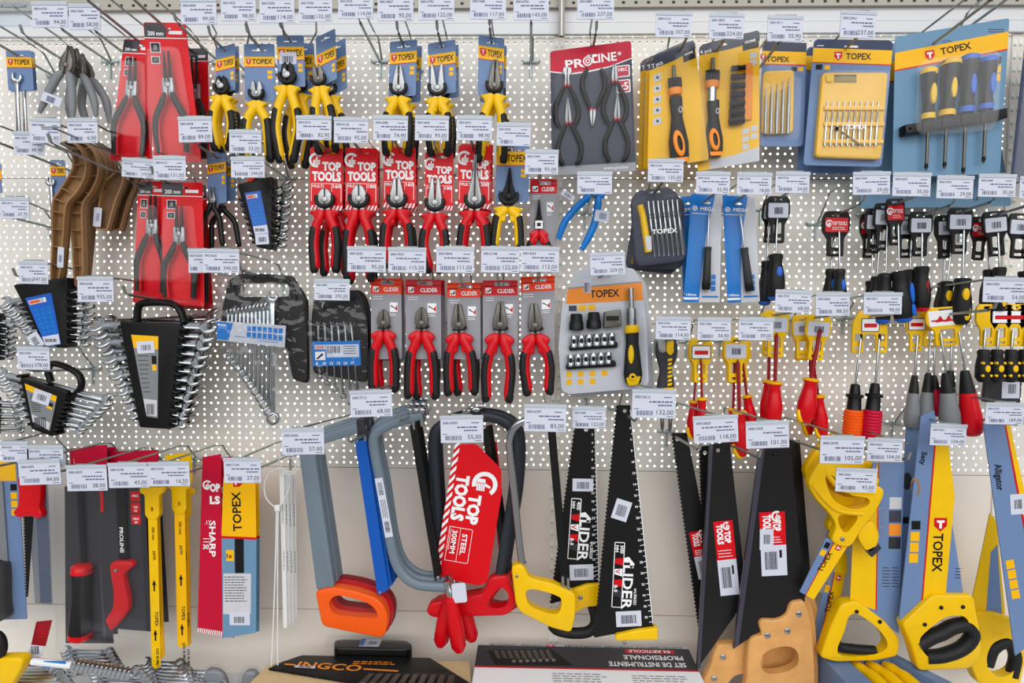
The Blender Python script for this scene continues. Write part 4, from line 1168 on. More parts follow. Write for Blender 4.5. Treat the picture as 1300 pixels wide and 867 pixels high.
a = f(.46, .115); m.poly(ell(a[0], a[1], 6, 6, 20), .8, 1.0, 'white', [ell(a[0], a[1], 4.4, 4.4, 16)]); m.poly(ell(a[0], a[1], 3, 3, 16), .8, 1.0, 'white', [ell(a[0], a[1], 1.6, 1.6, 12)]); m.flat([(a[0] - .6, a[1] - 8), (a[0] + .6, a[1] - 8), (a[0] + .6, a[1] - 4), (a[0] - .6, a[1] - 4)], 1.1, 'white')
for v0, v1, s in ((.18, .27, 'HRC'), (.29, .39, 'x5')):
    m.poly(rnd([f(.80, v0), f(.97, v0), f(.97, v1), f(.80, v1)], 2), .8, 1.2, 'white'); m.poly(rnd([f(.815, v0 + .008), f(.955, v0 + .008), f(.955, v1 - .008), f(.815, v1 - .008)], 1.5), 1.2, 1.5, 'crimson')
    qtext(m, f, s, .885, v1 - (.045 if s == 'HRC' else .022), 6 if s == 'HRC' else 13, 'white', 1.8, align='c')
t.part('card', m)
def mini(lab, cx, cy, kind, rot, k=1.0):
    par = None
    m = t.mb()
    for sd in (1, -1):
        m.set(cx, cy, k, rot, sd)
        m.poly({'end': [(.3, -9), (2.5, -10), (5.5, -8), (6, -3), (3, 2), (3.5, 14), (.3, 14)], 'needle': [(.2, -26), (1.0, -26), (3.4, -6), (4.2, 0), (4.0, 6), (.3, 7)], 'diag': [(.2, -15), (1.2, -16), (3.6, -5), (4.2, 0), (4.0, 6), (.3, 7)]}[kind], 5, 10, 'steel', bev=.6)
    h = t.part('mini_plier', m, None, lab)
    for sd in (1, -1):
        m = t.mb().set(cx, cy, k, rot, sd)
        y0 = 13 if kind == 'end' else 6
        m.tube(spline([(2.5, y0, 7), (9, y0 + 14, 8), (15, y0 + 30, 8), (14, y0 + 44, 8), (9, y0 + 54, 8)], 4), [2.0, 3.0, 3.3, 3.3, 2.6], 'rubber', 8); g = t.part('grip', m, h)
        m = t.mb().set(cx, cy, k, rot, sd); m.tube([(2.2, y0 - 2, 7), (3.4, y0 + 3, 7)], 2.2, 'red', 8); t.part('red_collar', m, h)
mini('end cutting mini plier', 719, 97, 'end', 0, .98); mini('upside down mini plier', 752, 147, 'diag', 181, .95); mini('diagonal cutting mini plier', 779, 99, 'diag', -2, .98)
mini('needle nosed mini plier, lowest', 721, 151, 'needle', -3, .98); mini('needle nosed mini plier beside the web address', 783, 146, 'needle', 0, .98)
m = t.mb(); blister_rect(m, f, .05, .2, .95, .92, 17, 18, 12); t.part('blister', m)

# ---- ratchet screwdrivers in yellow packs
def ratchet(t, x, y, rot, k=1.0):
    """ratchet screwdriver, bit tip at the origin, pointing up"""
    m = t.mb().set(x, y, k, rot, w0=8)
    m.lathe((0, 0, 0), (0, 26, 0), [(0, 2.6), (.55, 2.8), (.56, 3.4), (1, 3.4)], 'gunmetal', 8); h = t.part('screwdriver', m)
    m = t.mb().set(x, y, k, rot, w0=8)
    for i in range(7):
        a = -60 + 20 * i; xx = 9 * math.sin(math.radians(a)); m.tube([(xx, 17, 5 * math.cos(math.radians(a))), (xx, 30, 5 * math.cos(math.radians(a)))], 1.7, 'tool_black', 6)
    m.lathe((0, 20, 0), (0, 32, 0), [(0, 7), (1, 7.5)], 'tool_black', 12, .6); t.part('bit_ring', m, h)
    m = t.mb().set(x, y, k, rot, w0=8); m.lathe((0, 30, 0), (0, 40, 0), [(0, 8), (.1, 9.5), (.85, 9.5), (1, 8)], 'foam_orange', 14, .7); t.part('selector_ring', m, h)
    return h
def ratchet_handle(t, h, x, y, rot, y0, y1, k=1.0):
    L = y1 - y0
    m = t.mb().set(x, y, k, rot, w0=8)
    m.lathe((0, y0, 0), (0, y1, 0), [(0, 8), (.06, 8.6), (.3, 7.4), (.45, 9.5), (.68, 13), (.9, 12.5), (1, 9)], 'rubber', 14, .7); t.part('handle', m, h)
    m = t.mb().set(x, y, k, rot, w0=23); m.poly(ell(-2, y0 + L * .72, 7, L * .2, 16, -8), -2, 2, 'foam_orange', [ell(-1, y0 + L * .72, 3.4, L * .12, 12, -8)], bev=1); m.flat([(-9, y0 + L * .93), (9, y0 + L * .93), (7, y0 + L * 1.0), (-7, y0 + L * 1.0)], 0, 'foam_orange')
    t.part('grip_inlay', m, h)
    m = t.mb().set(x, y, k, rot, w0=23); m.poly(ell(3, y0 + L * .22, 2.5, 4, 12), -6, -1, 'grey_light', [ell(3, y0 + L * .22, 1.7, 3.0, 10)])
    t.part('grip_ring', m, h)
def pack7(lab, dx, dy, d, tool=True):
    TL, TR, BR, BL = [(a + dx, b + dy) for a, b in ((824, 76), (880, 51), (902, 203), (823, 214))]
    t = T('ratchet_pack', lab, 'screwdriver pack', (TL[0] + TR[0]) / 2, 130, d, 'yellow ratchet screwdriver packs'); f = fq(TL, TR, BR, BL)
    m = t.mb(); m.poly(rnd([f(0, 0), f(1, 0), f(1, 1), f(0, 1)], 5), -1, .4, 'yellow_card', [ell(*f(.72, .05), 5, 1.8, 12)])
    m.poly([f(0, .02), f(.08, 0), f(.95, 0), f(1, .03), f(1, .075), f(.55, .10), f(0, .1)], .4, .6, 'slate', [ell(*f(.72, .05), 5, 1.8, 12)])
    qtext(m, f, '7 pcs', .06, .09, 7, 'white', 1.0); qbox(m, f, .72, .065, .98, .15, .8, 'black'); qtext(m, f, 'HOME', .85, .10, 4, 'white', 1.1, align='c')
    for i in range(5): qbox(m, f, .09, .16 + .098 * i, .24, .225 + .098 * i, .8, 'grey_light'); a = f(.165, .192 + .098 * i); m.flat(ell(a[0], a[1], 2, 2, 8), 1.0, 'slate')
    t.part('card', m)
    if tool: h = ratchet(t, 853, 86, -5, .92); ratchet_handle(t, h, 853, 86, -5, 40, 126, .98)
    m = t.mb(); blister_rect(m, f, .0, -.02, 1.0, 1.03, 20, 21, 8, 'clear'); t.part('blister', m)
    return t
pack7('yellow ratchet screwdriver pack hindmost of the seven piece ones', -12, 2, .06, False)
pack7('yellow ratchet screwdriver pack behind the front seven piece one', -5, 1, .085, False)
pack7('front yellow seven piece ratchet screwdriver pack', 0, 0, .115)
t = T('ratchet_pack', 'yellow four piece ratchet screwdriver pack with a column of sockets', 'screwdriver pack', 926, 130, .10, 'yellow ratchet screwdriver packs')
f = fq((886, 58), (962, 39), (966, 204), (887, 218)); m = t.mb()
m.poly(rnd([f(0, 0), f(1, 0), f(1, 1), f(0, 1)], 5), -1, .4, 'yellow_card', [ell(*f(.4, .04), 5, 1.8, 12)])
m.poly([f(0, .02), f(.06, 0), f(.96, 0), f(1, .02), f(1, .085), f(.5, .09), f(0, .08)], .4, .6, 'slate', [ell(*f(.4, .04), 5, 1.8, 12)]); m.flat([f(.2, .93), f(.6, .92), f(1, .89), f(1, 1), f(.2, 1)], .6, 'grey_light')
qtext(m, f, '4 pcs', .02, .075, 7, 'white', 1.0); qbox(m, f, .72, .05, .98, .13, .8, 'black'); qtext(m, f, 'HOME', .85, .08, 5, 'white', 1.1, align='c')
for u, v in ((.84, .16), (.84, .215), (.72, .73), (.86, .72), (.72, .79), (.86, .78), (.72, .85)): qbox(m, f, u, v, u + .11, v + .045, .8, 'grey_light')
t.part('card', m)
h = ratchet(t, 902, 76, 0, .95)
m = t.mb().set(902, 76, .95, 0, w0=8); m.lathe((0, 38, 0), (0, 58, 0), [(0, 6), (1, 6)], 'chrome', 12); t.part('shank', m, h)
ratchet_handle(t, h, 902, 76, -2, 58, 136, .92)
m = t.mb(); m.poly(rnd([(944, 82), (953, 81), (954, 153), (943, 154)], 2), 1, 7, 'foam_orange', bev=1); t.part('socket_rail', m)
for i in range(7):
    y = 88 + i * 11; r = 3.6 + i * .38
    m = t.mb(); m.lathe((926 - i * .2, y + 1.5, 9), (943, y, 9), [(0, r), (.5, r), (.55, r * .8), (1, r * .9)], 'tool_black', 10); t.part('socket', m)
m = t.mb(); blister_rect(m, f, .0, -.01, 1.01, 1.03, 20, 21, 8, 'clear'); t.part('blister', m)

# ---- small precision screwdriver set
t = T('precision_set', 'small precision screwdriver set in an orange window on a blue card', 'screwdriver set', 995, 120, .09)
f = fq((966, 53), (1022, 55), (1022, 186), (966, 186)); m = t.mb()
m.poly(rnd([f(0, 0), f(1, 0), f(1, 1), f(0, 1)], 6), -1, .4, 'topex_blue'); qbox(m, f, 0, 0, 1, .09, .6, 'slate'); qbox(m, f, 0, .09, 1, .21, .6, 'amber'); qbox(m, f, 0, .21, 1, .222, .6, 'red')
qtext(m, f, 'TOPEX', .1, .19, 9.5, 'black', .9, width=29); qbox(m, f, .67, .235, .79, .275, .8, 'black'); qbox(m, f, .82, .235, .94, .275, .8, 'amber'); shield(m, *f(.02, .15), 7, 1.0)
t.part('card', m)
m = t.mb(); m.poly(rnd([(967, 92), (1006, 90), (1007, 170), (967, 172)], 6), 1, 7, 'insert_yellow', bev=1.5); m.flat([(969, 95), (1004, 93), (1002, 104), (985, 112), (970, 103)], 7.4, 'amber'); t.part('case', m)
for i in range(5):
    x = 970 + 7.2 * i; y = 124 - 3 * i
    m = t.mb(); m.lathe((x, y - 10, 11), (x, y, 11), [(0, .7), (1, .7)], 'steel', 6); m.lathe((x, y, 11), (x, 172, 11), [(0, 1.6), (.5, 2.4), (1, 2.2)], 'steel', 8); t.part('mini_screwdriver', m)
m = t.mb(); blister_rect(m, f, .0, .22, .82, .96, 18, 19, 8); t.part('blister', m)

# ---- gold cased screwdriver set
def gold(lab, dx, dy, d, full):
    t = T('screwdriver_set', lab, 'screwdriver set', 1076 + dx, 130 + dy, d, 'gold screwdriver sets on blue cards')
    f = fq(*[(a + dx, b + dy) for a, b in ((1031, 50), (1131, 52), (1122, 212), (1022, 210))]); m = t.mb()
    m.poly(rnd([f(0, 0), f(1, 0), f(1, 1), f(0, 1)], 5), -1, .4, 'topex_blue', [rrect(*f(.39, .045), *f(.57, .065), 1.5)])
    m.poly([f(0, .03), f(.05, 0), f(.95, 0), f(1, .03), f(1, .08), f(0, .08)], .4, .6, 'navy', [rrect(*f(.39, .045), *f(.57, .065), 1.5)])
    m.flat([f(0, .07), f(1, .08), f(1, .19), f(0, .18)], .7, 'amber'); m.flat([f(0, .18), f(1, .19), f(1, .198), f(0, .188)], .7, 'red')
    if full:
        qtext(m, f, 'TOPEX', .42, .155, 11, 'black', 1.0, width=32); shield(m, *f(.32, .13), 10, 1.0)
        qbox(m, f, .05, .2, .13, .24, .8, 'black'); qbox(m, f, .16, .205, .23, .24, .8, 'amber'); m.lines(*f(.04, .05), f(.13, 0)[0], 1, 1, 1, 'white', .9)
    t.part('card', m)
    if not full: return
    m = t.mb(); m.poly(rnd([(1040, 95), (1122, 95), (1117, 204), (1034, 201)], 5), 1, 12, 'insert_yellow', bev=1.5)
    m.poly(rnd([(1036, 93), (1124, 93), (1120, 207), (1031, 205)], 6), 1, 5, 'clear', bev=1); c = t.part('case', m)
    m = t.mb()
    for y in (138, 158, 180): m.poly([(1042, y), (1118, y), (1118, y + 5), (1042, y + 5)], 12, 17, 'insert_yellow', bev=.8)
    m.poly(rnd([(1043, 98), (1052, 98), (1052, 108), (1043, 108)], 3), 12, 16, 'yellow', bev=1); m.poly([(1054, 98), (1082, 98), (1082, 108), (1054, 108)], 12, 14, 'smoke_clear', bev=.5); t.part('bit_tray', m, c)
    for i in range(10):
        x = 1046 + 7.1 * i
        m = t.mb(); m.lathe((x, 132, 15), (x - 2, 188, 15), [(0, .9), (.3, .9), (.32, 1.5), (1, 1.5)], 'chrome', 7); t.part('bit', m, c)
    m = t.mb(); m.tube([(1058, 167, 20), (1090, 189, 20)], .9, 'gunmetal', 6); m.poly(ell(1057, 167, 2.4), 18, 22, 'black', bev=.5); t.part('bent_key', m)
    m = t.mb(); m.text('TOPEX', 1066, 168, 8, 'white', 22.6, width=27); blister_rect(m, f, .12, .27, .93, .97, 21, 22, 6); t.part('blister', m)
gold('gold screwdriver set card half hidden behind the front one', -9, 10, .06, False)
gold('gold cased screwdriver set with bits in a clear window', 0, 0, .105, True)

# ---- four screwdrivers on a teal card
def teal(lab, pts, d, full):
    t = T('screwdriver_set', lab, 'screwdriver set', 1205, 135, d, 'screwdriver sets on teal cards'); f = fq(*pts); m = t.mb()
    m.poly(rnd([f(0, 0), f(1, 0), f(1, 1), f(0, 1)], 4), -1, .4, 'teal_card', [ell(*f(.45, .09), 7, 2.5, 12)] if full else ())
    m.flat([f(0, .115), f(1, .085), f(1, .195), f(0, .235)], .7, 'amber'); m.flat([f(0, .235), f(1, .195), f(1, .205), f(0, .245)], .7, 'red')
    if full:
        qtext(m, f, 'TOPEX', .41, .175, 12, 'black', 1.0, width=39, rot=-4); shield(m, *f(.31, .165), 12, 1.0, -8)
        for i, k in enumerate(('black', 'amber', 'amber')): qbox(m, f, .88, .24 + i * .055, .95, .285 + i * .055, .8, k)
        m.lines(*f(.82, .05), f(.96, 0)[0], 2, 3, 1, 'charcoal', .9)
    t.part('card', m)
    return t, f
teal('teal screwdriver set card hanging lower behind the front teal one', ((1098, 60), (1240, 40), (1290, 262), (1096, 266)), .05, False)
t, f = teal('teal card with two yellow and two blue screwdrivers in a black rail', ((1133, 47), (1276, 24), (1273, 221), (1136, 226)), .105, True)
for (x0, y0, x1, y1, c, ys, w_) in ((1173, 90, 1174, 154, 'yellow', 217, 9.5), (1200, 79, 1197, 150, 'yellow', 215, 11.5), (1224, 74, 1221, 146, 'blue_deep', 222, 11.5), (1247, 76, 1246, 142, 'blue_deep', 208, 10)):
    m = t.mb(); L = y1 - y0
    m.lathe((x0, y0, 12), (x1, y1, 12), [(0, w_ * .75), (.04, w_), (.15, w_ * 1.02), (.45, w_ * .88), (.75, w_ * .68), (.92, w_ * .82), (1, w_ * .8)], 'gloss_black', 14); h = t.part('screwdriver', m)
    m = t.mb(); m.lathe((x0, y0 - 1, 12), (x0, y0 + 7, 12), [(0, w_ * .6), (.3, w_ * 1.0), (1, w_ * 1.04)], c, 14); m.lathe((x1, y1 - 7, 12), (x1, y1, 12), [(0, w_ * .86), (1, w_ * .86)], c, 14); t.part('end_caps', m, h)
    m = t.mb(); m.poly(ell((x0 + x1) / 2 + 1, (y0 + y1) / 2 + 2, 3.8, 13), 19, 27.5, c, bev=1.2); m.poly(ell(x0 + 2, y0 + 6, 3.5, 4.5), 20, 25, c, [ell(x0 + 2, y0 + 5, 1.6, 1.6, 10)], bev=.6); t.part('grip_inlay', m, h)
    m = t.mb(); m.lathe((x1, y1, 12), (x1, ys, 12), [(0, 2.0), (.95, 2.0), (1, 1.6)], 'gunmetal', 8); m.lathe((x1, ys - 7, 12), (x1, ys + 1, 12), [(0, 2.1), (.5, 2.4), (1, 1.0)], 'black', 8); t.part('shaft', m, h)
m = t.mb(); m.poly([(1141, 163), (1267, 142), (1268, 154), (1204, 165), (1142, 175)], 3, 24, 'black', [ell(1147, 168, 1.5)], bev=.8)
for x in (1162, 1186, 1210, 1234): m.poly([(x, 159 - (x - 1162) * .165), (x + 14, 156.7 - (x - 1162) * .165), (x + 14, 170 - (x - 1162) * .165), (x, 172 - (x - 1162) * .165)], 24, 27, 'black', bev=.6)
t.part('rail', m)
m = t.mb(); blister_rect(m, f, .12, .22, .86, .74, 29, 30, 16, 'clear', 3); t.part('blister', m)
t = T('screwdriver_set', 'navy blistered card cut off at the edge beside the slotted upright', 'screwdriver set', 1300, 120, .12)
m = t.mb(); m.poly(rnd([(1300, 24), (1400, 20), (1392, 226), (1288, 226)], 4), -1, .4, 'navy'); m.poly([(1300, 36), (1399, 32), (1398, 70), (1297, 74)], .4, .8, 'amber'); t.part('card', m)
m = t.mb(); m.poly(rnd([(1297, 28), (1402, 22), (1396, 228), (1284, 228)], 4), 14, 15, 'clear', bev=2); t.part('blister', m)

# ---- bit sets in smoked cases
def bitset(lab, dx, dy, rot, d, full):
    t = T('bit_set', lab, 'bit set', 833 + dx, 290 + dy, d, 'smoked bit set cases'); 
    m = t.mb().set(833 + dx, 290 + dy, 1, rot)
    m.poly(rnd([(-31, -36), (-22, -49), (18, -51), (30, -42), (36, 36), (30, 44), (-24, 47), (-29, 40)], 6), -2, 4, 'slate', [rrect(-8, -47, 8, -44, 1.5)], bev=1.5)
    t.part('case', m)
    if not full:
        m = t.mb().set(833 + dx, 290 + dy, 1, rot); m.poly(rnd([(-24, 0), (-16, 0), (-14, 40), (-22, 40)], 2), 4, 9, 'yellow', bev=1); t.part('driver_stick', m); return
    m = t.mb().set(833 + dx, 290 + dy, 1, rot); m.tube([(-20, -30, 9), (-17, -16, 9), (-13, 30, 9)], [4.2, 4.5, 4.5], 'yellow', 8); m.flat([(-17, 10), (-9, 10), (-9, 28), (-15, 28)], 16, 'grey_light'); t.part('driver_stick', m)
    for i in range(7):
        x = -9 + i * 6; m = t.mb().set(833 + dx, 290 + dy, 1, rot)
        m.lathe((x, -34, 8), (x + 4, 36, 8), [(0, 1.3), (.3, 1.3), (.32, 1.7), (.7, 1.7), (.72, 1.1), (1, 1.1)], 'chrome', 7); t.part('bit', m)
    m = t.mb().set(833 + dx, 290 + dy, 1, rot)
    for y in (-18, -14, 6): m.poly([(-24, y), (33, y - 1), (33, y + 1), (-24, y + 2)], 9, 12, 'smoke_clear')
    m.text('TOPEX', -8, 8, 8, 'white', 17.2, width=32); m.poly(rnd([(-29, -38), (28, -40), (34, 38), (-24, 44)], 5), 15, 16, 'clear', bev=2); t.part('lid', m)
bitset('smoked bit set case hindmost under the 135,00 tag', -3, 10, 10, .06, False)
bitset('smoked bit set case tilted behind the front one', 2, 6, 4, .085, False)
bitset('front smoked bit set case with silver bits and yellow driver', 0, 0, -4, .115, True)

# ---- socket and screwdriver blister
def sockset(lab, dx, dy, d, full):
    t = T('socket_set', lab, 'socket set', 767 + dx, 420 + dy, d, 'large grey blister socket sets')
    o = [(a + dx, b + dy) for a, b in ((729, 347), (745, 337), (804, 341), (813, 358), (821, 420), (824, 486), (818, 493), (722, 501), (713, 496), (709, 440), (714, 386))]
    m = t.mb(); m.poly(rnd(o, 5), -1, .4, 'grey_light', [rrect(757 + dx, 350 + dy, 775 + dx, 353 + dy, 1)])
    if full:
        m.flat([(721, 366), (814, 358), (816, 381), (718, 386)], .7, 'foam_orange'); m.text('TOPEX', 749, 378, 13, 'black', 1.0, width=37, rot=-3); m.flat([(721, 365), (814, 357), (814, 359), (721, 367)], .8, 'grey_card')
        for i, k in enumerate(('slate', 'amber', 'amber')): m.rect(722 + 12 * i, 388 - i * .6, 732 + 12 * i, 395 - i * .6, .5, .8, k)
        m.rect(741, 354, 750, 372, .5, 1.2, 'paper'); m.barcode(742, 359, 749, 371, 1.5, 'ink', 6)
        for i in range(4):
            for j in range(2):
                if j == 0 or i < 3: m.rect(719 + i * 15, 472 + j * 10 - i * .6, 726 + i * 15, 479 + j * 10 - i * .6, .5, .8, 'amber')
    t.part('card', m)
    if full:
        for x, y in ((731, 408), (753, 406)):
            m = t.mb(); m.lathe((x, y - 10, 12), (x, y + 11, 12), [(0, 6), (.08, 7.5), (.45, 8), (.5, 9), (.95, 9.5), (1, 8)], 'tool_black', 12); t.part('socket', m)
        m = t.mb(); m.poly(rnd([(766, 396), (786, 393), (788, 414), (765, 416)], 2), 2, 18, 'gunmetal', bev=1.2); m.box(768, 401, 784, 407, 18.5, 'black'); t.part('adapter', m)
        for r, y in ((0, 434), (1, 458)):
            for i in range(6):
                x = (728 if r == 0 else 724) + i * 9.6; yy = y - i * .7
                m = t.mb(); m.lathe((x, yy - 8, 8), (x, yy + 7, 8), [(0, 3.6), (.1, 4.2), (.5, 4.2), (.55, 4.7), (1, 4.7)], 'chrome', 10); m.flat(ell(x, yy - 1, 2.4, 3.4, 10), 15, 'black'); t.part('socket', m)
            m = t.mb(); m.poly(rnd([(723 - r * 4, y + 3), (783 - r * 2, y - 1), (784 - r * 2, y + 7), (722 - r * 4, y + 11)], 3), 1, 10, 'black', bev=1); t.part('socket_rail', m)
        m = t.mb(); m.lathe((799, 366, 12), (801, 421, 12), [(0, 3.3), (.45, 3.5), (.46, 6), (1, 6.5)], 'chrome', 12); h = t.part('screwdriver', m)
        m = t.mb(); m.lathe((800, 412, 12), (801, 422, 12), [(0, 6), (.2, 9), (.8, 9.5), (1, 8.5)], 'yellow', 14); t.part('collar', m, h)
        m = t.mb(); m.lathe((801, 421, 12), (803, 488, 12), [(0, 8.5), (.2, 8), (.5, 10), (.8, 12), (.95, 10), (1, 7)], 'rubber', 14, .6); t.part('handle', m, h)
        m = t.mb(); m.poly(ell(799, 449, 3.5, 12), 18, 24, 'yellow', bev=1); m.poly(rnd([(793, 478), (812, 476), (808, 488), (796, 489)], 3), 12, 22, 'yellow', bev=1.5); m.poly(ell(801, 477, 4.5), 21, 26, 'yellow', [ell(801, 477, 2, 2, 10)], bev=.6); t.part('grip_inlay', m, h)
        m = t.mb(); m.poly(rnd([(719, 392), (788, 388), (790, 418), (718, 422)], 5), 22, 23, 'clear', bev=2); m.poly(rnd([(720, 426), (786, 421), (788, 441), (719, 446)], 5), 16, 17, 'clear', bev=2); m.poly(rnd([(716, 449), (786, 444), (788, 465), (715, 470)], 5), 16, 17, 'clear', bev=2); m.poly(rnd([(789, 362), (812, 362), (818, 490), (790, 491)], 8), 27, 28, 'clear', bev=2); t.part('blister', m)
    m = t.mb(); m.poly(rnd(o, 5), 1.5, 2.2, 'clear', bev=1.5); t.part('cover_film', m)
sockset('large grey blister socket set hidden behind the front one', 6, 4, .08, False)
sockset('large grey blister socket set with yellow and black ratchet screwdriver', 0, 0, .125, True)

# ---- blue testers
def tester(lab, pts, d, s0, s1, h1, full=True):
    t = T('tester_card', lab, 'voltage tester', pts[0][0], 310, d, 'blue tester screwdrivers on cards'); f = fq(*pts); m = t.mb()
    m.poly([f(0, 0), f(1, 0), f(1, 1), f(0, 1)], -1, .3, 'grey_light', [ell(*f(.5, .075), 5, 1.5, 12)])
    m.poly([f(0, 0), f(.78, 0), f(.55, .36), f(.46, .70), f(.42, 1), f(0, 1)], .3, .5, 'blue', [ell(*f(.5, .075), 5, 1.5, 12)])
    qbox(m, f, 0, .955, .4, .975, .8, 'white'); qbox(m, f, .5, .94, .95, .955, .8, 'blue'); qtext(m, f, 'MEGA', .31, .145, 6, 'white', .9, width=19)
    a = f(.14, .13); m.poly(ell(a[0], a[1], 3.2), .5, .9, 'white', [ell(a[0], a[1], 2.2)]); m.poly(ell(a[0], a[1], 1.2, 1.2, 8), .5, .9, 'white'); qbox(m, f, .05, .175, .6, .18, .8, 'white')
    for i in range(3): qbox(m, f, .74, .74 + .055 * i, .87, .785 + .055 * i, .8, 'blue')
    qtext(m, f, '140mm', .06, .94, 4.5, 'white', .9)
    t.part('card', m)
    if full:
        m = t.mb(); m.lathe((*s0, 8), (*s1, 8), [(0, .8), (.05, 1.4), (1, 1.4)], 'chrome', 8); h = t.part('shaft', m)
        dx, dy = h1[0] - s1[0], h1[1] - s1[1]
        m = t.mb(); m.lathe((s1[0], s1[1], 8), (*h1, 8), [(0, 5), (.06, 5.4), (.09, 4.4), (.14, 4.6), (.9, 5.8), (1, 5)], 'gloss_black', 10); t.part('handle', m)
    m = t.mb(); blister_rect(m, f, .02, .01, .98, .97, 16, 17, 5, 'clear'); t.part('blister', m)
tester('blue tester card hidden behind the first tester card', ((864, 250), (880, 248), (893, 380), (868, 383)), .07, 0, 0, 0, False)
tester('first blue and grey tester card with upright black handle', ((877, 246), (915, 249), (915, 384), (869, 384)), .11, (898, 268), (897, 314), (896, 368))
tester('second blue and grey tester card hanging tilted', ((916, 248), (957, 250), (966, 383), (925, 385)), .11, (937, 271), (943, 315), (951, 370))

# ---- bright blue pincers
t = T('pincers', 'bright blue handled pincers wrapped with white tags on the bare board', 'pliers', 755, 262, .10)
m = t.mb(); m.poly(closed([(748, 238), (756, 232), (764, 236), (768, 246), (760, 254), (752, 252), (744, 246)]), 2, 12, 'gunmetal', bev=1); t.part('head', m)
for pts, nm in (([(752, 244, 8), (744, 253, 9), (728, 268, 9), (716, 284, 9), (709, 304, 8)], 0), ([(760, 246, 10), (758, 262, 11), (755, 282, 11), (748, 300, 11), (738, 318, 10)], 1)):
    m = t.mb(); m.tube(spline(pts, 5), [3.2, 5.0, 4.6, 4.8, 4.6, 3.2], 'blue', 10, .8); m.poly(rnd([(pts[0][0] - 8, pts[0][1] - 2), (pts[0][0] + 5, pts[0][1] - 5), (pts[0][0] + 8, pts[0][1] + 6), (pts[0][0] - 2, pts[0][1] + 8)], 3), 4, 15, 'blue', bev=1.2); t.part('handle', m)
m = t.mb().set(720, 250, 1, 32); m.rect(-9, -3.5, 9, 3.5, 16, 16.5, 'paper'); m.barcode(-4, -2, 5, 2, 16.8, 'ink_blue', 7); t.part('sticker_flag', m)
m = t.mb().set(763, 276, 1, 8); m.rect(-9, -7, 9, 7, 17, 17.5, 'paper', 1); m.barcode(-3, -4, 6, 4, 17.8, 'ink_blue', 7); m.rect(-11, -8, 11, 8, 18, 18.3, 'clear', 1); t.part('sticker_flag', m)
# ---- dark pack hanging behind the red handled pliers, near the edge
t = T('dark_pack', 'dark wrapped pack with white barcode below the black stubby screwdrivers', 'tool pack', 1270, 495, .06)
m = t.mb(); m.poly(rnd([(1248, 470), (1294, 470), (1292, 512), (1246, 510)], 3), 0, 8, 'charcoal', bev=1); t.part('body', m)
m = t.mb(); m.rect(1268, 484, 1290, 505, 8.2, 8.6, 'paper'); m.barcode(1276, 487, 1286, 499, 9, 'ink', 7); t.part('sticker', m)
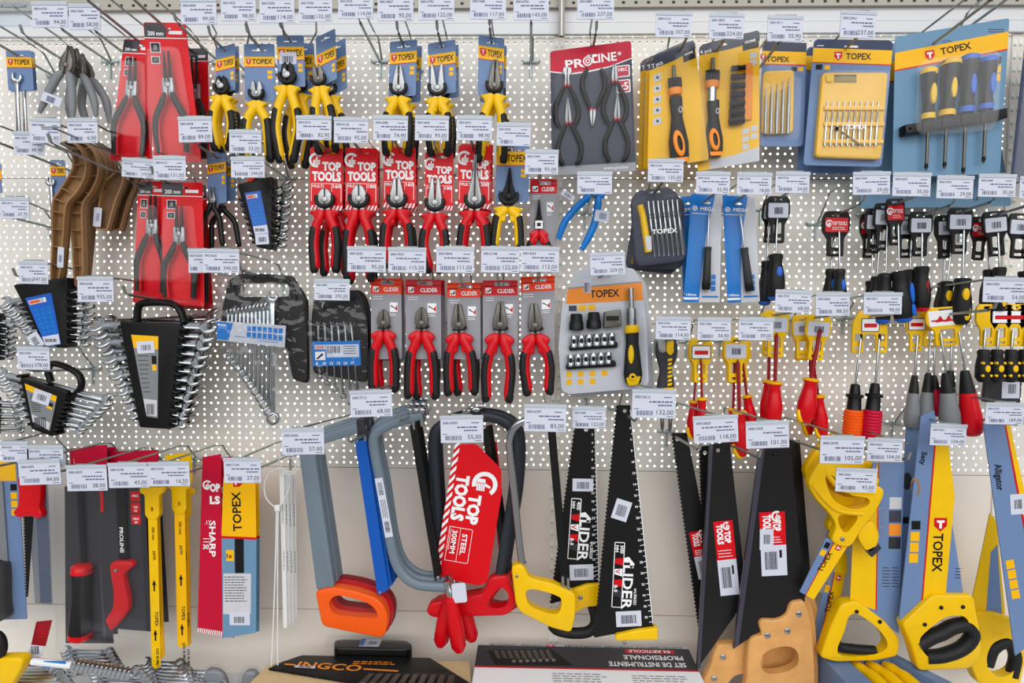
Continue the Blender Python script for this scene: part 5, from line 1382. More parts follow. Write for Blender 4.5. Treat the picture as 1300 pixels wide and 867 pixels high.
# ================================================================== SCREWDRIVERS ON HANGERS
def hanger(t, hx, hy, W, H, rot, col, kind, double=False, w=0):
    """moulded hanger; (hx, hy) = top centre"""
    m = t.mb().set(hx, hy, 1, rot, w0=w)
    h = W / 2
    if not double:
        o = rnd([(-h * .8, 0), (h * .8, 0), (h, H * .12), (h, H * .42), (h * .58, H * .6), (h * .58, H), (-h * .58, H), (-h * .58, H * .6), (-h, H * .42), (-h, H * .12)], W * .09)
        holes = [rrect(-h * .4, H * .05, h * .4, H * .12, 2), rrect(-h * .36, H * .56, h * .36, H * .80, 2), [(-h * .36, H * .88), (h * .36, H * .88), (h * .36, H * .94), (-h * .36, H * .94)]]
    else:
        o = rnd([(-h * .6, 0), (h * .6, 0), (h * .95, H * .25), (h, H * .5), (h, H), (h * .35, H), (h * .35, H * .62), (h * .2, H * .55), (-h * .2, H * .55), (-h * .35, H * .62), (-h * .35, H), (-h, H), (-h, H * .5), (-h * .95, H * .25)], W * .07)
        holes = [rrect(-h * .3, H * .03, h * .3, H * .09, 2)] + [rrect(s * h * .675 - h * .2, H * .54, s * h * .675 + h * .2, H * .72, 2) for s in (1, -1)] + [[(s * h * .675 - h * .2, H * .84), (s * h * .675 + h * .2, H * .84), (s * h * .675 + h * .2, H * .92), (s * h * .675 - h * .2, H * .92)] for s in (1, -1)]
    m.poly(o, -2.5, 2.5, col, holes, bev=.5)
    hg = t.part('hanger', m)
    if kind:
        m = t.mb().set(hx, hy, 1, rot, w0=w); k = 'red' if kind == 'red' else 'paper'
        a, b, c, e = -h * .84, H * .15, h * .84, H * .46
        if double: a, b, c, e = -h * .52, H * .18, h * .52, H * .5
        if kind == 'brand':
            m.rect(a, b, c, e, 2.6, 3.1, 'navy', 2); m.rect(a + 1, b + 1, c - 1, e - 1, 3.1, 3.4, 'white', 1.5); m.rect(a + (c - a) * .15, b + (e - b) * .38, a + (c - a) * .85, b + (e - b) * .68, 3.4, 3.7, 'red', 1)
            m.text('HOLEX' if False else '', 0, 0, 3, 'white', 3.9)
        elif kind == 'bigbrand':
            m.poly([(a - 2, b - 3), (c + 3, b - 4), (c + 3, e), (a, e + 1)], 2.6, 3.1, 'white'); 
            for i in range(3): m.flat([(a + (c - a) * (.15 + .25 * i), b + (e - b) * .75), (a + (c - a) * (.3 + .25 * i), b + (e - b) * .2), (a + (c - a) * (.42 + .22 * i), b + (e - b) * .7)], 3.4, 'red')
            m.box(a + 2, b + (e - b) * .55, c - 3, b + (e - b) * .68, 3.5, 'red')
        else:
            m.rect(a, b, c, e, 2.6, 3.1, k, 1.5)
            if kind == 'red':
                thumb_logo(m, a + (c - a) * .16, b + (e - b) * .4, (e - b) * .25, 3.4); m.text('TOP TOOLS', a + (c - a) * .28, b + (e - b) * .52, (e - b) * .36, 'white', 3.4, width=(c - a) * .66)
                m.lines(a + (c - a) * .3, b + (e - b) * .66, c - 2, 2, (e - b) * .14, .7, 'white', 3.4, int(hx))
            else: m.barcode(a + (c - a) * .3, b + (e - b) * .3, a + (c - a) * .75, b + (e - b) * .75, 3.4, 'ink', 9, int(hx))
        t.part('label_plate', m, hg)
    return hg
SOFT = [(0, .62), (.03, .82), (.1, .80), (.18, .70), (.3, .78), (.5, .98), (.75, 1.0), (.93, .86), (1, .6)]
def driver(lab, group, d, hx, hy, W, H, rot, col, kind, sh, hd, hr, hmat, shmat='chrome', sr=1.4, accent=None, cap=None, prof=SOFT, collar=None, t=None, tip='gunmetal'):
    """sh = (x, y) of blade tip, hd = (x0, y0, x1, y1) handle axis"""
    if t is None:
        t = T('screwdriver', lab, 'screwdriver', hx, hy, d, group)
        hanger(t, hx, hy, W, H, rot, col, kind)
    w = 6
    m = t.mb(); m.lathe((*sh, w), (hd[0], hd[1], w), [(0, sr * .55), (.05, sr), (1, sr)], shmat, 8)
    s_ = t.part('shaft', m)
    if shmat == 'red_dark':
        m = t.mb(); e = poly_mid(sh, hd, .12); m.lathe((*sh, w), (*e, w), [(0, sr * .4), (.3, sr * .9), (1, sr * .95)], 'tool_black', 8); m.lathe((sh[0], sh[1] - 2, w), (*sh, w), [(0, .3), (1, .8)], 'tool_black', 6); t.part('blade_tip', m, s_)
    m = t.mb(); m.lathe((hd[0], hd[1], w), (hd[2], hd[3], w), [(a, b * hr) for a, b in prof], hmat, 14)
    h = t.part('handle', m)
    L = math.dist(hd[:2], hd[2:]); ang = math.degrees(math.atan2(hd[3] - hd[1], hd[2] - hd[0])) - 90
    if accent:
        m = t.mb().set(hd[0], hd[1], 1, ang, w0=w + hr * t.s * 1000 * .86)
        for (u, v, rx, ry) in accent[1]: m.poly(ell(u * hr, v * L, rx * hr, ry * L, 14), -3, 1.2, accent[0], bev=.5)
        t.part('grip_inlay', m, h)
    if cap:
        m = t.mb(); a = poly_mid(hd[:2], hd[2:], cap[1]); b = poly_mid(hd[:2], hd[2:], cap[2]); m.lathe((*a, w), (*b, w), [(0, cap[3] * hr), (.5, cap[4] * hr), (1, cap[5] * hr)], cap[0], 14); t.part('end_cap', m, h)
    if collar:
        m = t.mb(); a = poly_mid(hd[:2], hd[2:], collar[1]); b = poly_mid(hd[:2], hd[2:], collar[2])
        m.lathe((*a, w), (*b, w), [(0, collar[3] * hr), (.25, collar[4] * hr), (.8, collar[4] * hr), (1, collar[3] * hr)], collar[0], 14); t.part('collar', m, h)
    return t
GB = 'black soft grip screwdrivers on black hangers'
BL = ('blue_deep', [(.15, .38, .3, .13), (.25, .72, .3, .15)]); YL = ('yellow', [(-.1, .35, .35, .13), (.1, .75, .35, .16)])
bot = lambda c: (c, .93, 1.02, .9, .86, .5)
driver('blue and black stubby screwdriver hanging behind the one with a white barcode label', GB, .08, 982, 253, 26, 56, 4, 'black', 'white', (976, 275), (974, 332, 972, 388), 8.5, 'rubber', accent=BL, cap=bot('blue_deep'))
driver('blue and black stubby screwdriver under a white barcode label', GB, .105, 988, 249, 30, 60, 0, 'black', 'white', (986, 278), (985, 323, 987, 382), 11, 'rubber', accent=('blue_deep', [(.1, .4, .32, .12), (.05, .72, .3, .12)]), cap=bot('blue_deep'))
driver('blue and black screwdriver behind the first red label hanger', GB, .085, 1060, 270, 32, 56, 0, 'black', 'red', (1058, 296), (1055, 342, 1053, 396), 8, 'rubber', accent=BL, cap=bot('blue_deep'))
driver('blue and black screwdriver on the first red label hanger', GB, .11, 1062, 268, 34, 58, 0, 'black', 'red', (1064, 294), (1066, 342, 1068, 396), 8.5, 'rubber', accent=BL, cap=bot('blue_deep'))
driver('black screwdriver on the red label hanger lowest in the dense bunch', GB, .07, 1104, 271, 24, 57, 0, 'black', 'red', (1107, 296), (1107, 357, 1108, 405), 9, 'rubber', accent=BL, cap=bot('blue_deep'))
driver('black screwdriver with half hidden white label in the dense bunch', GB, .085, 1112, 265, 26, 57, 2, 'black', 'white', (1117, 290), (1114, 352, 1112, 402), 9, 'rubber', accent=BL)
driver('black screwdriver with blue end on a tilted hanger with red and white label', GB, .10, 1123, 258, 26, 60, 2, 'black', 'white', (1125, 285), (1125, 348, 1122, 412), 10.5, 'rubber', accent=('blue_deep', [(.6, .6, .2, .16)]), cap=bot('blue_deep'))
driver('blue sided black screwdriver on the topmost red label hanger', GB, .115, 1136, 252, 24, 60, -2, 'black', 'red', (1139, 285), (1142, 345, 1150, 410), 12, 'rubber', accent=('blue_deep', [(.72, .45, .22, .2), (.72, .78, .22, .12)]), cap=bot('blue_deep'))
driver('plain black screwdriver between the blue sided one and the red ended one', GB, .085, 1150, 272, 26, 56, 0, 'black', 'white', (1156, 300), (1155, 343, 1156, 400), 10, 'rubber')
driver('black screwdriver with a red end under a white barcode label', GB, .105, 1169, 269, 30, 57, 0, 'black', 'white', (1169, 296), (1170, 339, 1171, 396), 11, 'rubber', accent=('red_dark', [(.2, .5, .2, .18)]), cap=bot('red'))
driver('yellow inlaid black screwdriver hindmost of its bunch', GB, .07, 1196, 274, 20, 55, -3, 'black', 'red', (1199, 300), (1198, 360, 1194, 412), 8, 'rubber', accent=YL)
driver('yellow inlaid black screwdriver half hidden behind its neighbour', GB, .085, 1200, 273, 22, 55, -2, 'black', 'white', (1208, 298), (1203, 358, 1200, 412), 10, 'rubber', accent=YL)
driver('yellow inlaid black screwdriver on the large hanger with white barcode', GB, .11, 1219, 264, 32, 59, 0, 'black', 'white', (1222, 292), (1223, 354, 1222, 414), 12, 'rubber', accent=YL)
driver('black screwdriver on the red edged hanger behind the tilted white label', GB, .085, 1246, 275, 24, 56, 3, 'black', 'red', (1252, 300), (1256, 343, 1254, 396), 9, 'rubber', accent=YL)
driver('black screwdriver under the tilted white barcode label', GB, .11, 1262, 268, 32, 58, -6, 'black', 'white', (1265, 296), (1269, 340, 1270, 396), 9.5, 'rubber', accent=YL)
driver('black screwdriver on a hanger cut off by the edge', GB, .10, 1297, 271, 32, 58, 3, 'black', 'white', (1299, 296), (1301, 345, 1303, 400), 9.5, 'rubber', accent=YL)
# insulated
GI = 'red insulated screwdrivers on yellow hangers'
INS = [(0, .8), (.05, .82), (.12, .62), (.3, .75), (.55, 1.0), (.85, .92), (1, .6)]
def ins(lab, d, hx, hy, W, H, rot, kind, sh, hd, hr, sr=1.8, tail=True):
    t = driver(lab, GI, d, hx, hy, W, H, rot, 'yellow', kind, sh, hd, hr, 'red', 'red_dark', sr, prof=INS, cap=('yellow', -.01, .05, .7, .9, .85))
    if tail:
        L = math.dist(hd[:2], hd[2:]); ang = math.degrees(math.atan2(hd[3] - hd[1], hd[2] - hd[0])) - 90
        m = t.mb().set(hd[0], hd[1], 1, ang, w0=6)
        m.tube(spline([(-hr * .85, L * .72, 4), (-hr * .7, L * .88, 5), (-hr * .2, L * 1.0, 4), (hr * .5, L * .98, 3)], 4), [hr * .22, hr * .34, hr * .34, hr * .2], 'yellow', 8); t.part('yellow_hook', m)
ins('smallest red insulated screwdriver behind the front one with the brand plate', .09, 888, 430, 28, 56, 2, None, (884, 462), (881, 509, 879, 556), 7.5, 1.4)
ins('smallest red insulated screwdriver on the hanger with red and white plate', .11, 890, 430, 29, 56, 0, 'brand', (889, 456), (891, 505, 892, 560), 7.5, 1.6)
ins('red insulated screwdriver slanting behind the crossed bunch', .08, 938, 430, 28, 56, -4, None, (942, 460), (948, 502, 956, 548), 8, 1.8, False)
ins('red insulated screwdriver behind the front one of the crossed bunch', .095, 932, 431, 30, 56, 0, None, (932, 460), (931, 519, 928, 566), 8, 1.8)
ins('front red insulated screwdriver of the crossed bunch with barcode plate', .115, 934, 428, 30, 58, 0, 'white', (936, 458), (939, 522, 941, 580), 10.5, 2.4)
ins('red insulated screwdriver behind the front one with the round topped hanger', .09, 980, 397, 32, 56, 3, None, (976, 425), (976, 483, 974, 538), 9, 2, False)
ins('tall red insulated screwdriver in front on the round topped yellow hanger', .11, 985, 394, 34, 60, 0, 'white', (985, 424), (984, 485, 982, 540), 11, 2.4, False)
ins('red insulated screwdriver lowest of the bunch under the 88,50 tag', .07, 1020, 402, 28, 56, 2, None, (1026, 430), (1030, 488, 1027, 552), 9, 2)
ins('red insulated screwdriver slanting apart on its own barcode hanger', .095, 1018, 400, 26, 56, -2, 'white', (1026, 424), (1039, 502, 1045, 557), 9.5, 2)
ins('large red insulated screwdriver with yellow hook in front under the 88,50 tag', .115, 1040, 400, 32, 58, 4, 'white', (1040, 418), (1030, 481, 1022, 538), 12, 2.6)
# double hanger pair
GY2 = 'ribbed handle screwdrivers on yellow hangers'
def ribbed(lab, d, hang, sh, hd, hr, c, name_grp=GY2, col='black'):
    t = T('screwdriver', lab, 'screwdriver', hd[0], hd[1], d, name_grp)
    if hang: hanger(t, *hang)
    w = 6; m = t.mb(); m.lathe((*sh, w), (hd[0], hd[1], w), [(0, .8), (.04, 1.5), (1, 1.5)], 'chrome', 8); m.lathe((sh[0], sh[1] - 1, w), (sh[0], sh[1] + 8, w), [(0, .8), (.3, 1.8), (1, 1.6)], 'tool_black', 8); t.part('shaft', m)
    P = lambda u: (*poly_mid(hd[:2], hd[2:], u), w)
    m = t.mb(); m.lathe(P(0), P(.48), [(0, .35 * hr), (.05, .45 * hr), (.38, .55 * hr), (.4, .85 * hr), (.5, .85 * hr), (.52, .66 * hr), (.95, .72 * hr), (1, .8 * hr)], col, 14); t.part('collar', m)
    m = t.mb(); prof = []
    for i in range(9): prof += [(i / 9, hr * .93), (i / 9 + .02, hr), (i / 9 + .08, hr), (i / 9 + .1, hr * .94)]
    m.lathe(P(.47), P(1), [(0, hr * .8)] + [(a * .94 + .02, b * (1 if a > .1 else .95)) for a, b in prof] + [(1, hr * .75)], c, 16); t.part('grip', m)
ribbed('orange ribbed screwdriver on the double yellow hanger', .105, (1102, 394, 44, 54, 0, 'yellow', 'brand', True), (1090, 424), (1084, 487, 1081, 556), 12, 'orange')
ribbed('crimson ribbed screwdriver beside the orange one', .115, None, (1113, 424), (1109, 486, 1104, 558), 12, 'crimson')
GZ = 'grey and red bulb handle screwdrivers'
BULB = [(0, .50), (.05, .52), (.38, .62), (.40, .66), (.62, .95), (.8, 1.0), (.93, .9), (1, .7)]
def bulb(lab, d, hang, sh, hd, hr, c):
    t = T('screwdriver', lab, 'screwdriver', hd[0], hd[1], d, GZ)
    if hang: hanger(t, *hang)
    w = 6; m = t.mb(); m.lathe((*sh, w), (hd[0], hd[1], w), [(0, .8), (.04, 1.4), (1, 1.4)], 'chrome', 8); t.part('shaft', m)
    P = lambda u: (*poly_mid(hd[:2], hd[2:], u), w)
    m = t.mb(); m.lathe(P(0), P(.36), [(0, .34 * hr), (.1, .42 * hr), (1, .72 * hr)], 'rubber', 12); t.part('collar', m)
    m = t.mb(); m.lathe(P(.34), P(1), [(0, .72 * hr), (.3, .85 * hr), (.55, 1.0 * hr), (.8, 1.0 * hr), (.94, .85 * hr), (1, .6 * hr)], c, 14)
    t.part('grip', m)
bulb('dark grey bulb handle screwdriver alone on its own yellow hanger', .09, (1161, 396, 26, 50, 0, 'yellow', 'brand'), (1161, 425), (1159, 476, 1156, 543), 9, 'grey_handle')
bulb('grey bulb handle screwdriver hindmost under the broad yellow hanger', .085, (1180, 394, 30, 46, 0, 'yellow', None), (1178, 425), (1176, 473, 1174, 545), 9.5, 'grey_handle')
bulb('crimson bulb handle screwdriver half hidden behind the grey ones', .08, None, (1183, 425), (1183, 476, 1190, 528), 8, 'crimson')
bulb('front grey bulb handle screwdriver under the broad yellow hanger', .115, (1198, 389, 52, 50, -4, 'yellow', 'bigbrand'), (1190, 422), (1198, 473, 1207, 547), 12, 'grey_handle')
bulb('grey bulb handle screwdriver with black collar between its neighbours', .10, None, (1204, 428), (1204, 470, 1202, 530), 10, 'grey_handle')
bulb('red bulb handle screwdriver at the end of the broad yellow hanger', .12, None, (1213, 420), (1222, 470, 1235, 553), 13, 'red')
# stubby black and yellow
GS2 = 'black stubby screwdrivers with yellow dots'
for i, (x, lab) in enumerate(((1248, 'first'), (1265, 'second'), (1283, 'third'), (1300, 'fourth'))):
    t = T('screwdriver', lab + ' black stubby screwdriver with yellow dots, counted from the slotted upright', 'screwdriver', x, 390, .115 + .0 * i, GS2)
    hanger(t, x + 6, 386, 30, 54, 0, 'yellow', 'brand' if i else None)
    m = t.mb(); m.lathe((x + 1, 418, 6), (x, 446, 6), [(0, .7), (.1, 1.7), (1, 1.7)], 'chrome', 8); t.part('shaft', m)
    m = t.mb(); m.lathe((x, 444, 6), (x, 486, 6), [(0, 6), (.06, 7.5), (.2, 6.8), (.5, 9), (.85, 9), (1, 5)], 'rubber', 14); h = t.part('handle', m)
    m = t.mb().set(x, 444, 1, 0, w0=19)
    m.poly(ell(0, 24, 3.2, 4.5), -4, 1, 'yellow', bev=.5)
    for a, b in ((-5, 17), (5, 17), (-5, 33), (5, 33)): m.poly(ell(a, b, 1.7), -6, -.5, 'yellow', bev=.3)
    t.part('grip_dots', m, h)
# knife
t = T('utility_knife', 'grey and yellow utility knife hanging under the 114,00 tag', 'knife', 846, 462, .10)
m = t.mb(); m.poly(closed([(833, 434), (846, 430), (857, 432), (858, 452), (852, 468), (855, 488), (852, 494), (836, 494), (834, 488), (837, 470), (832, 450)]), 0, 12, 'charcoal', bev=1.5); b = t.part('handle', m)
m = t.mb(); m.poly(rnd([(833, 432), (843, 430), (844, 446), (838, 448), (834, 444)], 2), 12, 14, 'steel', bev=.6); t.part('nose', m)
m = t.mb(); m.poly(rnd([(844, 432), (853, 431), (853, 447), (849, 451), (844, 447)], 3), 12, 16, 'yellow', bev=1); t.part('slider', m)
m = t.mb()
for i in range(7): m.poly([(846 + (i % 2), 455 + i * 5.2), (852 - (i % 2), 454 + i * 5.2), (851, 457 + i * 5.2), (846, 458 + i * 5.2)], 12, 12.8, 'yellow')
t.part('grip_pattern', m, b)
m = t.mb(); m.poly([(834, 492), (854, 491), (854, 494), (834, 495)], 2, 13, 'yellow'); t.part('end_ring', m)
for x, lab in ((840, 'first'), (850, 'second')):
    t = T('screwdriver_bit', lab + ' dark screwdriver tip showing below the 132,00 tag', 'screwdriver bit', x, 530, .09)
    m = t.mb(); m.lathe((x, 500, 0), (x + 1, 549, 0), [(0, 1.5), (.6, 1.6), (.62, 2.4), (.85, 2.4), (1, .4)], 'gunmetal', 8); t.part('shaft', m)
    m = t.mb(); m.lathe((x, 478, 0), (x, 502, 0), [(0, 4), (.5, 5), (1, 3)], 'charcoal', 10); t.part('handle', m)
# ================================================================== SAWS
def T_at(name, lab, cat, x, y, d, grp=None): return T(name, lab, cat, x, y, d, grp)
def bolt(m, x, y, r, w, k='steel'): m.poly(ell(x, y, r, r, 12), w, w + 2.2, k, bev=r * .3); m.flat([(x - r * .5, y - r * .12), (x + r * .5, y + .1), (x + r * .5, y + r * .22), (x - r * .5, y + r * .1)], w + 2.4, 'charcoal')

# ---- carded saw and jab saws at the edge
t = T('saw_card', 'grey saw with yellow heading on blue card cut off by the edge', 'hand saw', 10, 690, .13, 'carded jab saws')
m = t.mb(); m.poly(rnd([(-60, 586), (27, 588), (30, 786), (-60, 788)], 2), -1, .4, 'topex_blue'); m.poly([(-60, 586), (25, 586), (25, 611), (-60, 611)], .4, .8, 'amber')
for i, k in enumerate(('black', 'amber', 'amber', 'amber')): m.rect(17, 615 + i * 10.5, 25, 623 + i * 10.5, .5, .9, k)
t.part('card', m)
m = t.mb(); m.poly([(-20, 611), (9, 611), (11, 712), (-20, 712)], 3, 4.5, 'grey_handle'); t.part('blade', m)
m = t.mb(); m.poly(closed([(-20, 712), (8, 711), (14, 718), (13, 760), (14, 776), (6, 783), (-10, 783)]), 2, 22, 'rubber', bev=2)
for i in range(4): m.box(1, 722 + i * 4, 9, 723.5 + i * 4, 22.3, 'yellow')
m.poly(ell(-1, 778, 7, 9), 20, 24, 'yellow', [ell(-1, 778, 4, 6)], bev=.6); t.part('handle', m)
m = t.mb(); m.poly([(-60, 586), (29, 588), (31, 790), (-60, 790)], 24, 25, 'clear', bev=1.5); t.part('blister', m)
t = T('jab_saw', 'red handled jab saw hanging blade down beside the yellow headed card', 'hand saw', 42, 680, .15, 'carded jab saws')
m = t.mb(); m.poly([(36, 612), (63, 616), (62, 768), (40, 766)], -2, -1.2, 'smoke_clear'); m.poly([(46, 612), (60, 612), (60, 766), (46, 766)], -3, -2.4, 'grey_card'); t.part('sleeve', m)
m = t.mb(); m.poly(teeth((32, 757), (34, 655), 26, -2.2) + [(45, 655), (33, 757)], 2, 3.4, 'saw_black'); t.part('blade', m)
m = t.mb(); m.poly(closed([(33, 604), (58, 604), (59, 630), (57, 642), (60, 652), (54, 656), (44, 653), (30, 655), (24, 648), (30, 640), (32, 622)]), -3, 12, 'red', bev=2); t.part('handle', m)
t = T('jab_saw', 'red and black long jab saw in a dark pouch under the 38,00 tag', 'hand saw', 110, 720, .13, 'carded jab saws')
m = t.mb(); m.poly([(87, 618), (136, 620), (140, 817), (79, 817)], -1, .4, 'charcoal'); m.rect(131, 622, 135, 650, .5, .8, 'red'); t.part('card', m)
m = t.mb(); m.poly(teeth((107, 715), (106, 620), 24, -1.8) + [(111, 620), (112, 715)], 6, 7.4, 'tool_black'); t.part('blade', m)
m = t.mb(); m.lathe((109, 715, 10), (102, 806, 10), [(0, 10), (.05, 12), (.4, 11), (.9, 13), (1, 11)], 'rubber', 14); h = t.part('handle', m)
m = t.mb(); m.lathe((109, 713, 10), (108, 724, 10), [(0, 8), (.3, 12), (1, 12.4)], 'red', 14); m.lathe((103, 800, 10), (102, 809, 10), [(0, 13.6), (.7, 13.6), (1, 10)], 'red', 14); t.part('end_rings', m, h)
m = t.mb(); m.poly([(85, 616), (137, 618), (142, 820), (78, 820)], 25, 26, 'clear', bev=1.5); t.part('pouch', m)
t = T('jab_saw', 'dark jab saw pouch half hidden behind the black and red one', 'hand saw', 128, 720, .09, 'carded jab saws')
m = t.mb(); m.poly([(100, 570), (142, 566), (146, 805), (106, 805)], -1, .4, 'charcoal'); m.poly([(100, 570), (142, 566), (142, 596), (101, 596)], .4, .7, 'crimson'); t.part('card', m)
m = t.mb(); m.lathe((131, 713, 8), (128, 800, 8), [(0, 8), (.1, 9), (1, 9)], 'rubber', 12); t.part('handle', m)
t = T('jab_saw', 'red pistol grip jab saw in a dark pouch under the 43,00 tag', 'hand saw', 160, 710, .14, 'carded jab saws')
m = t.mb(); m.poly([(136, 612), (187, 616), (188, 802), (137, 798)], -1, .4, 'charcoal')
for i, s in enumerate(('HRC', 'TPI', 'HRC')): m.rect(169, 624 + i * 14.5, 181, 636.5 + i * 14.5, .5, .8, 'red', 1.5); m.text(s, 175, 631 + i * 14.5, 4, 'white', 1.0, align='c')
for i, s in enumerate(('', '10', '60')): m.text(s, 175, 635.3 + i * 14.5, 4, 'white', 1.0, align='c')
t.part('card', m)
m = t.mb(); m.poly(teeth((155, 714), (154, 618), 26, -1.6) + [(165, 618), (165, 714)], 5, 6.4, 'black'); m.set(158, 668, 1, 90); m.text('PROLINE', 0, 2, 6.5, 'white', 6.8, width=32); t.part('blade', m)
m = t.mb(); m.poly(closed([(146, 712), (160, 709), (172, 710), (174, 716), (166, 722), (162, 730), (166, 752), (166, 770), (156, 784), (144, 796), (139, 790), (137, 782), (146, 768), (148, 748), (146, 730)]), 2, 16, 'red', bev=2.5); bolt(m, 153, 720, 2.2, 16); t.part('handle', m)
m = t.mb(); m.poly([(135, 610), (189, 614), (190, 806), (136, 802)], 20, 21, 'clear', bev=1.5); t.part('pouch', m)
t = T('jab_saw', 'red topped saw pouch hindmost of the dark pouches', 'hand saw', 170, 680, .07, 'carded jab saws')
m = t.mb(); m.poly([(140, 574), (205, 572), (210, 790), (150, 790)], -1, .4, 'charcoal'); m.poly([(140, 574), (205, 572), (205, 600), (140, 602)], .4, .7, 'crimson'); m.text('PROLINE', 150, 596, 11, 'white', 1, width=42); t.part('card', m)
m = t.mb(); m.poly(rnd([(188, 690), (200, 690), (200, 780), (188, 780)], 4), 2, 14, 'red_dark', bev=2); t.part('handle', m)
t = T('jab_saw', 'red topped saw pouch beside the black and red one near the wire hooks', 'hand saw', 115, 650, .06, 'carded jab saws')
m = t.mb(); m.poly([(92, 570), (150, 568), (152, 780), (96, 780)], -1, .4, 'charcoal'); m.poly([(92, 570), (150, 568), (150, 592), (92, 594)], .4, .7, 'crimson'); m.text('PROLINE', 97, 590, 11, 'white', 1, width=42); t.part('card', m)
# ---- yellow hacksaw blades
def hackblade(lab, x0, y0, x1, y1, d, rot=0, k='yellow'):
    t = T('saw_strip', lab, 'hacksaw blade', (x0 + x1) / 2, y0, d, 'yellow hacksaw blades')
    w = x1 - x0; L = y1 - y0; cx = (x0 + x1) / 2
    m = t.mb().set(cx, y0, 1, rot)
    m.poly([(-w / 2, 38), (w / 2, 38), (w / 2, L - 4), (w / 2 - 3, L), (-w / 2 + 3, L), (-w / 2, L - 4)], 0, 1.4, k, [ell(0, L - 5, 1.2, 1.2, 8)])
    for y, s in ((62, '300 mm'), (92, '24TPI'), (170, 'TOPEX'), (218, 'HSS BI-METAL')):
        a = m.o; m.set(cx + (-.0), y0 + y, 1, 90 + rot); m.text(s, -12, 1.8, 5 if s != 'TOPEX' else 6, 'black', 1.7, bold=True); m.set(cx, y0, 1, rot)
    for y in (126, 190): m.flat([(-2.6, y - 2), (0, y - 9), (2.6, y - 2), (1, y - 2), (1, y + 6), (-1, y + 6), (-1, y - 2)], 1.7, 'black')
    t.part('blade', m)
    m = t.mb().set(cx, y0, 1, rot)
    m.poly(rnd([(-15, 0), (15, 0), (15, 6), (9, 9), (9, 34), (5, 40), (-5, 40), (-9, 34), (-9, 9), (-15, 6)], 2), -1.5, 3, 'yellow', [ell(0, 27, 1.8, 3.4, 10)], bev=.5); t.part('hanger', m)
hackblade('yellow hacksaw blade half hidden behind the second bunch', 226, 620, 240, 822, .08, 1, 'amber')
hackblade('yellow hacksaw blade behind the front printed one', 190, 618, 202, 838, .10, 0, 'amber')
hackblade('front yellow hacksaw blade with black printed arrows', 187.5, 619, 199, 851, .14, .6)
hackblade('deeper yellow hacksaw blade beside the red sleeve, with black arrows', 221, 612, 234, 824, .11, .6, 'amber')
t = T('yellow_pouch', 'yellow topped sleeve behind the wire hooks above the blades', 'blade sleeve', 226, 590, .07)
m = t.mb(); m.poly([(210, 578), (243, 574), (244, 612), (211, 614)], -1, 1, 'yellow', [ell(227, 583, 4, 1.5, 10)]); t.single(m)
# ---- blade sleeves
def sharp(lab, dx, dy, d):
    t = T('blade_sleeve', lab, 'blade sleeve', 268 + dx, 690, d, 'red saw blade sleeves')
    P = [(261 + dx, 581 + dy), (284 + dx, 577 + dy), (279 + dx, 808 + dy), (247 + dx, 803 + dy)]; f = quad_map(P)
    m = t.mb(); m.poly(P, -1, .8, 'crimson')
    n = 12
    for i in range(n): m.flat([f(i / n, 1), f((i + .5) / n, 1), f((i + .9) / n, .975), f((i + .4) / n, .975)], 1.1, 'white')
    a = f(.36, .2); m.text('OP', a[0] + 2, a[1] - 1, 13, 'white', 1.2, width=13, bold=2); a = f(.36, .26); m.text('LS', a[0] + 2, a[1] + 1, 13, 'white', 1.2, width=13, bold=2); a = f(.3, .16); thumb_logo(m, a[0], a[1], 6, 1.2)
    a = f(.50, .36); m.set(a[0], a[1], 1, 91.5); m.text('SHARP', 0, 2, 11, 'white', 1.2, width=46); m.base()
    a = f(.2, .38); m.text('.12', a[0], a[1], 7, 'white', 1.2, bold=False); a = f(.15, .52); m.text('30', a[0], a[1], 8, 'white', 1.2); m.lines(f(.15, .46)[0], f(0, .46)[1], f(.4, 0)[0], 2, 4, 1, 'white', 1.2)
    t.single(m)
sharp('red blade sleeve with white lettering behind the yellow one', 14, 3, .09)
sharp('front red blade sleeve with white vertical SHARP lettering', 0, 0, .12)
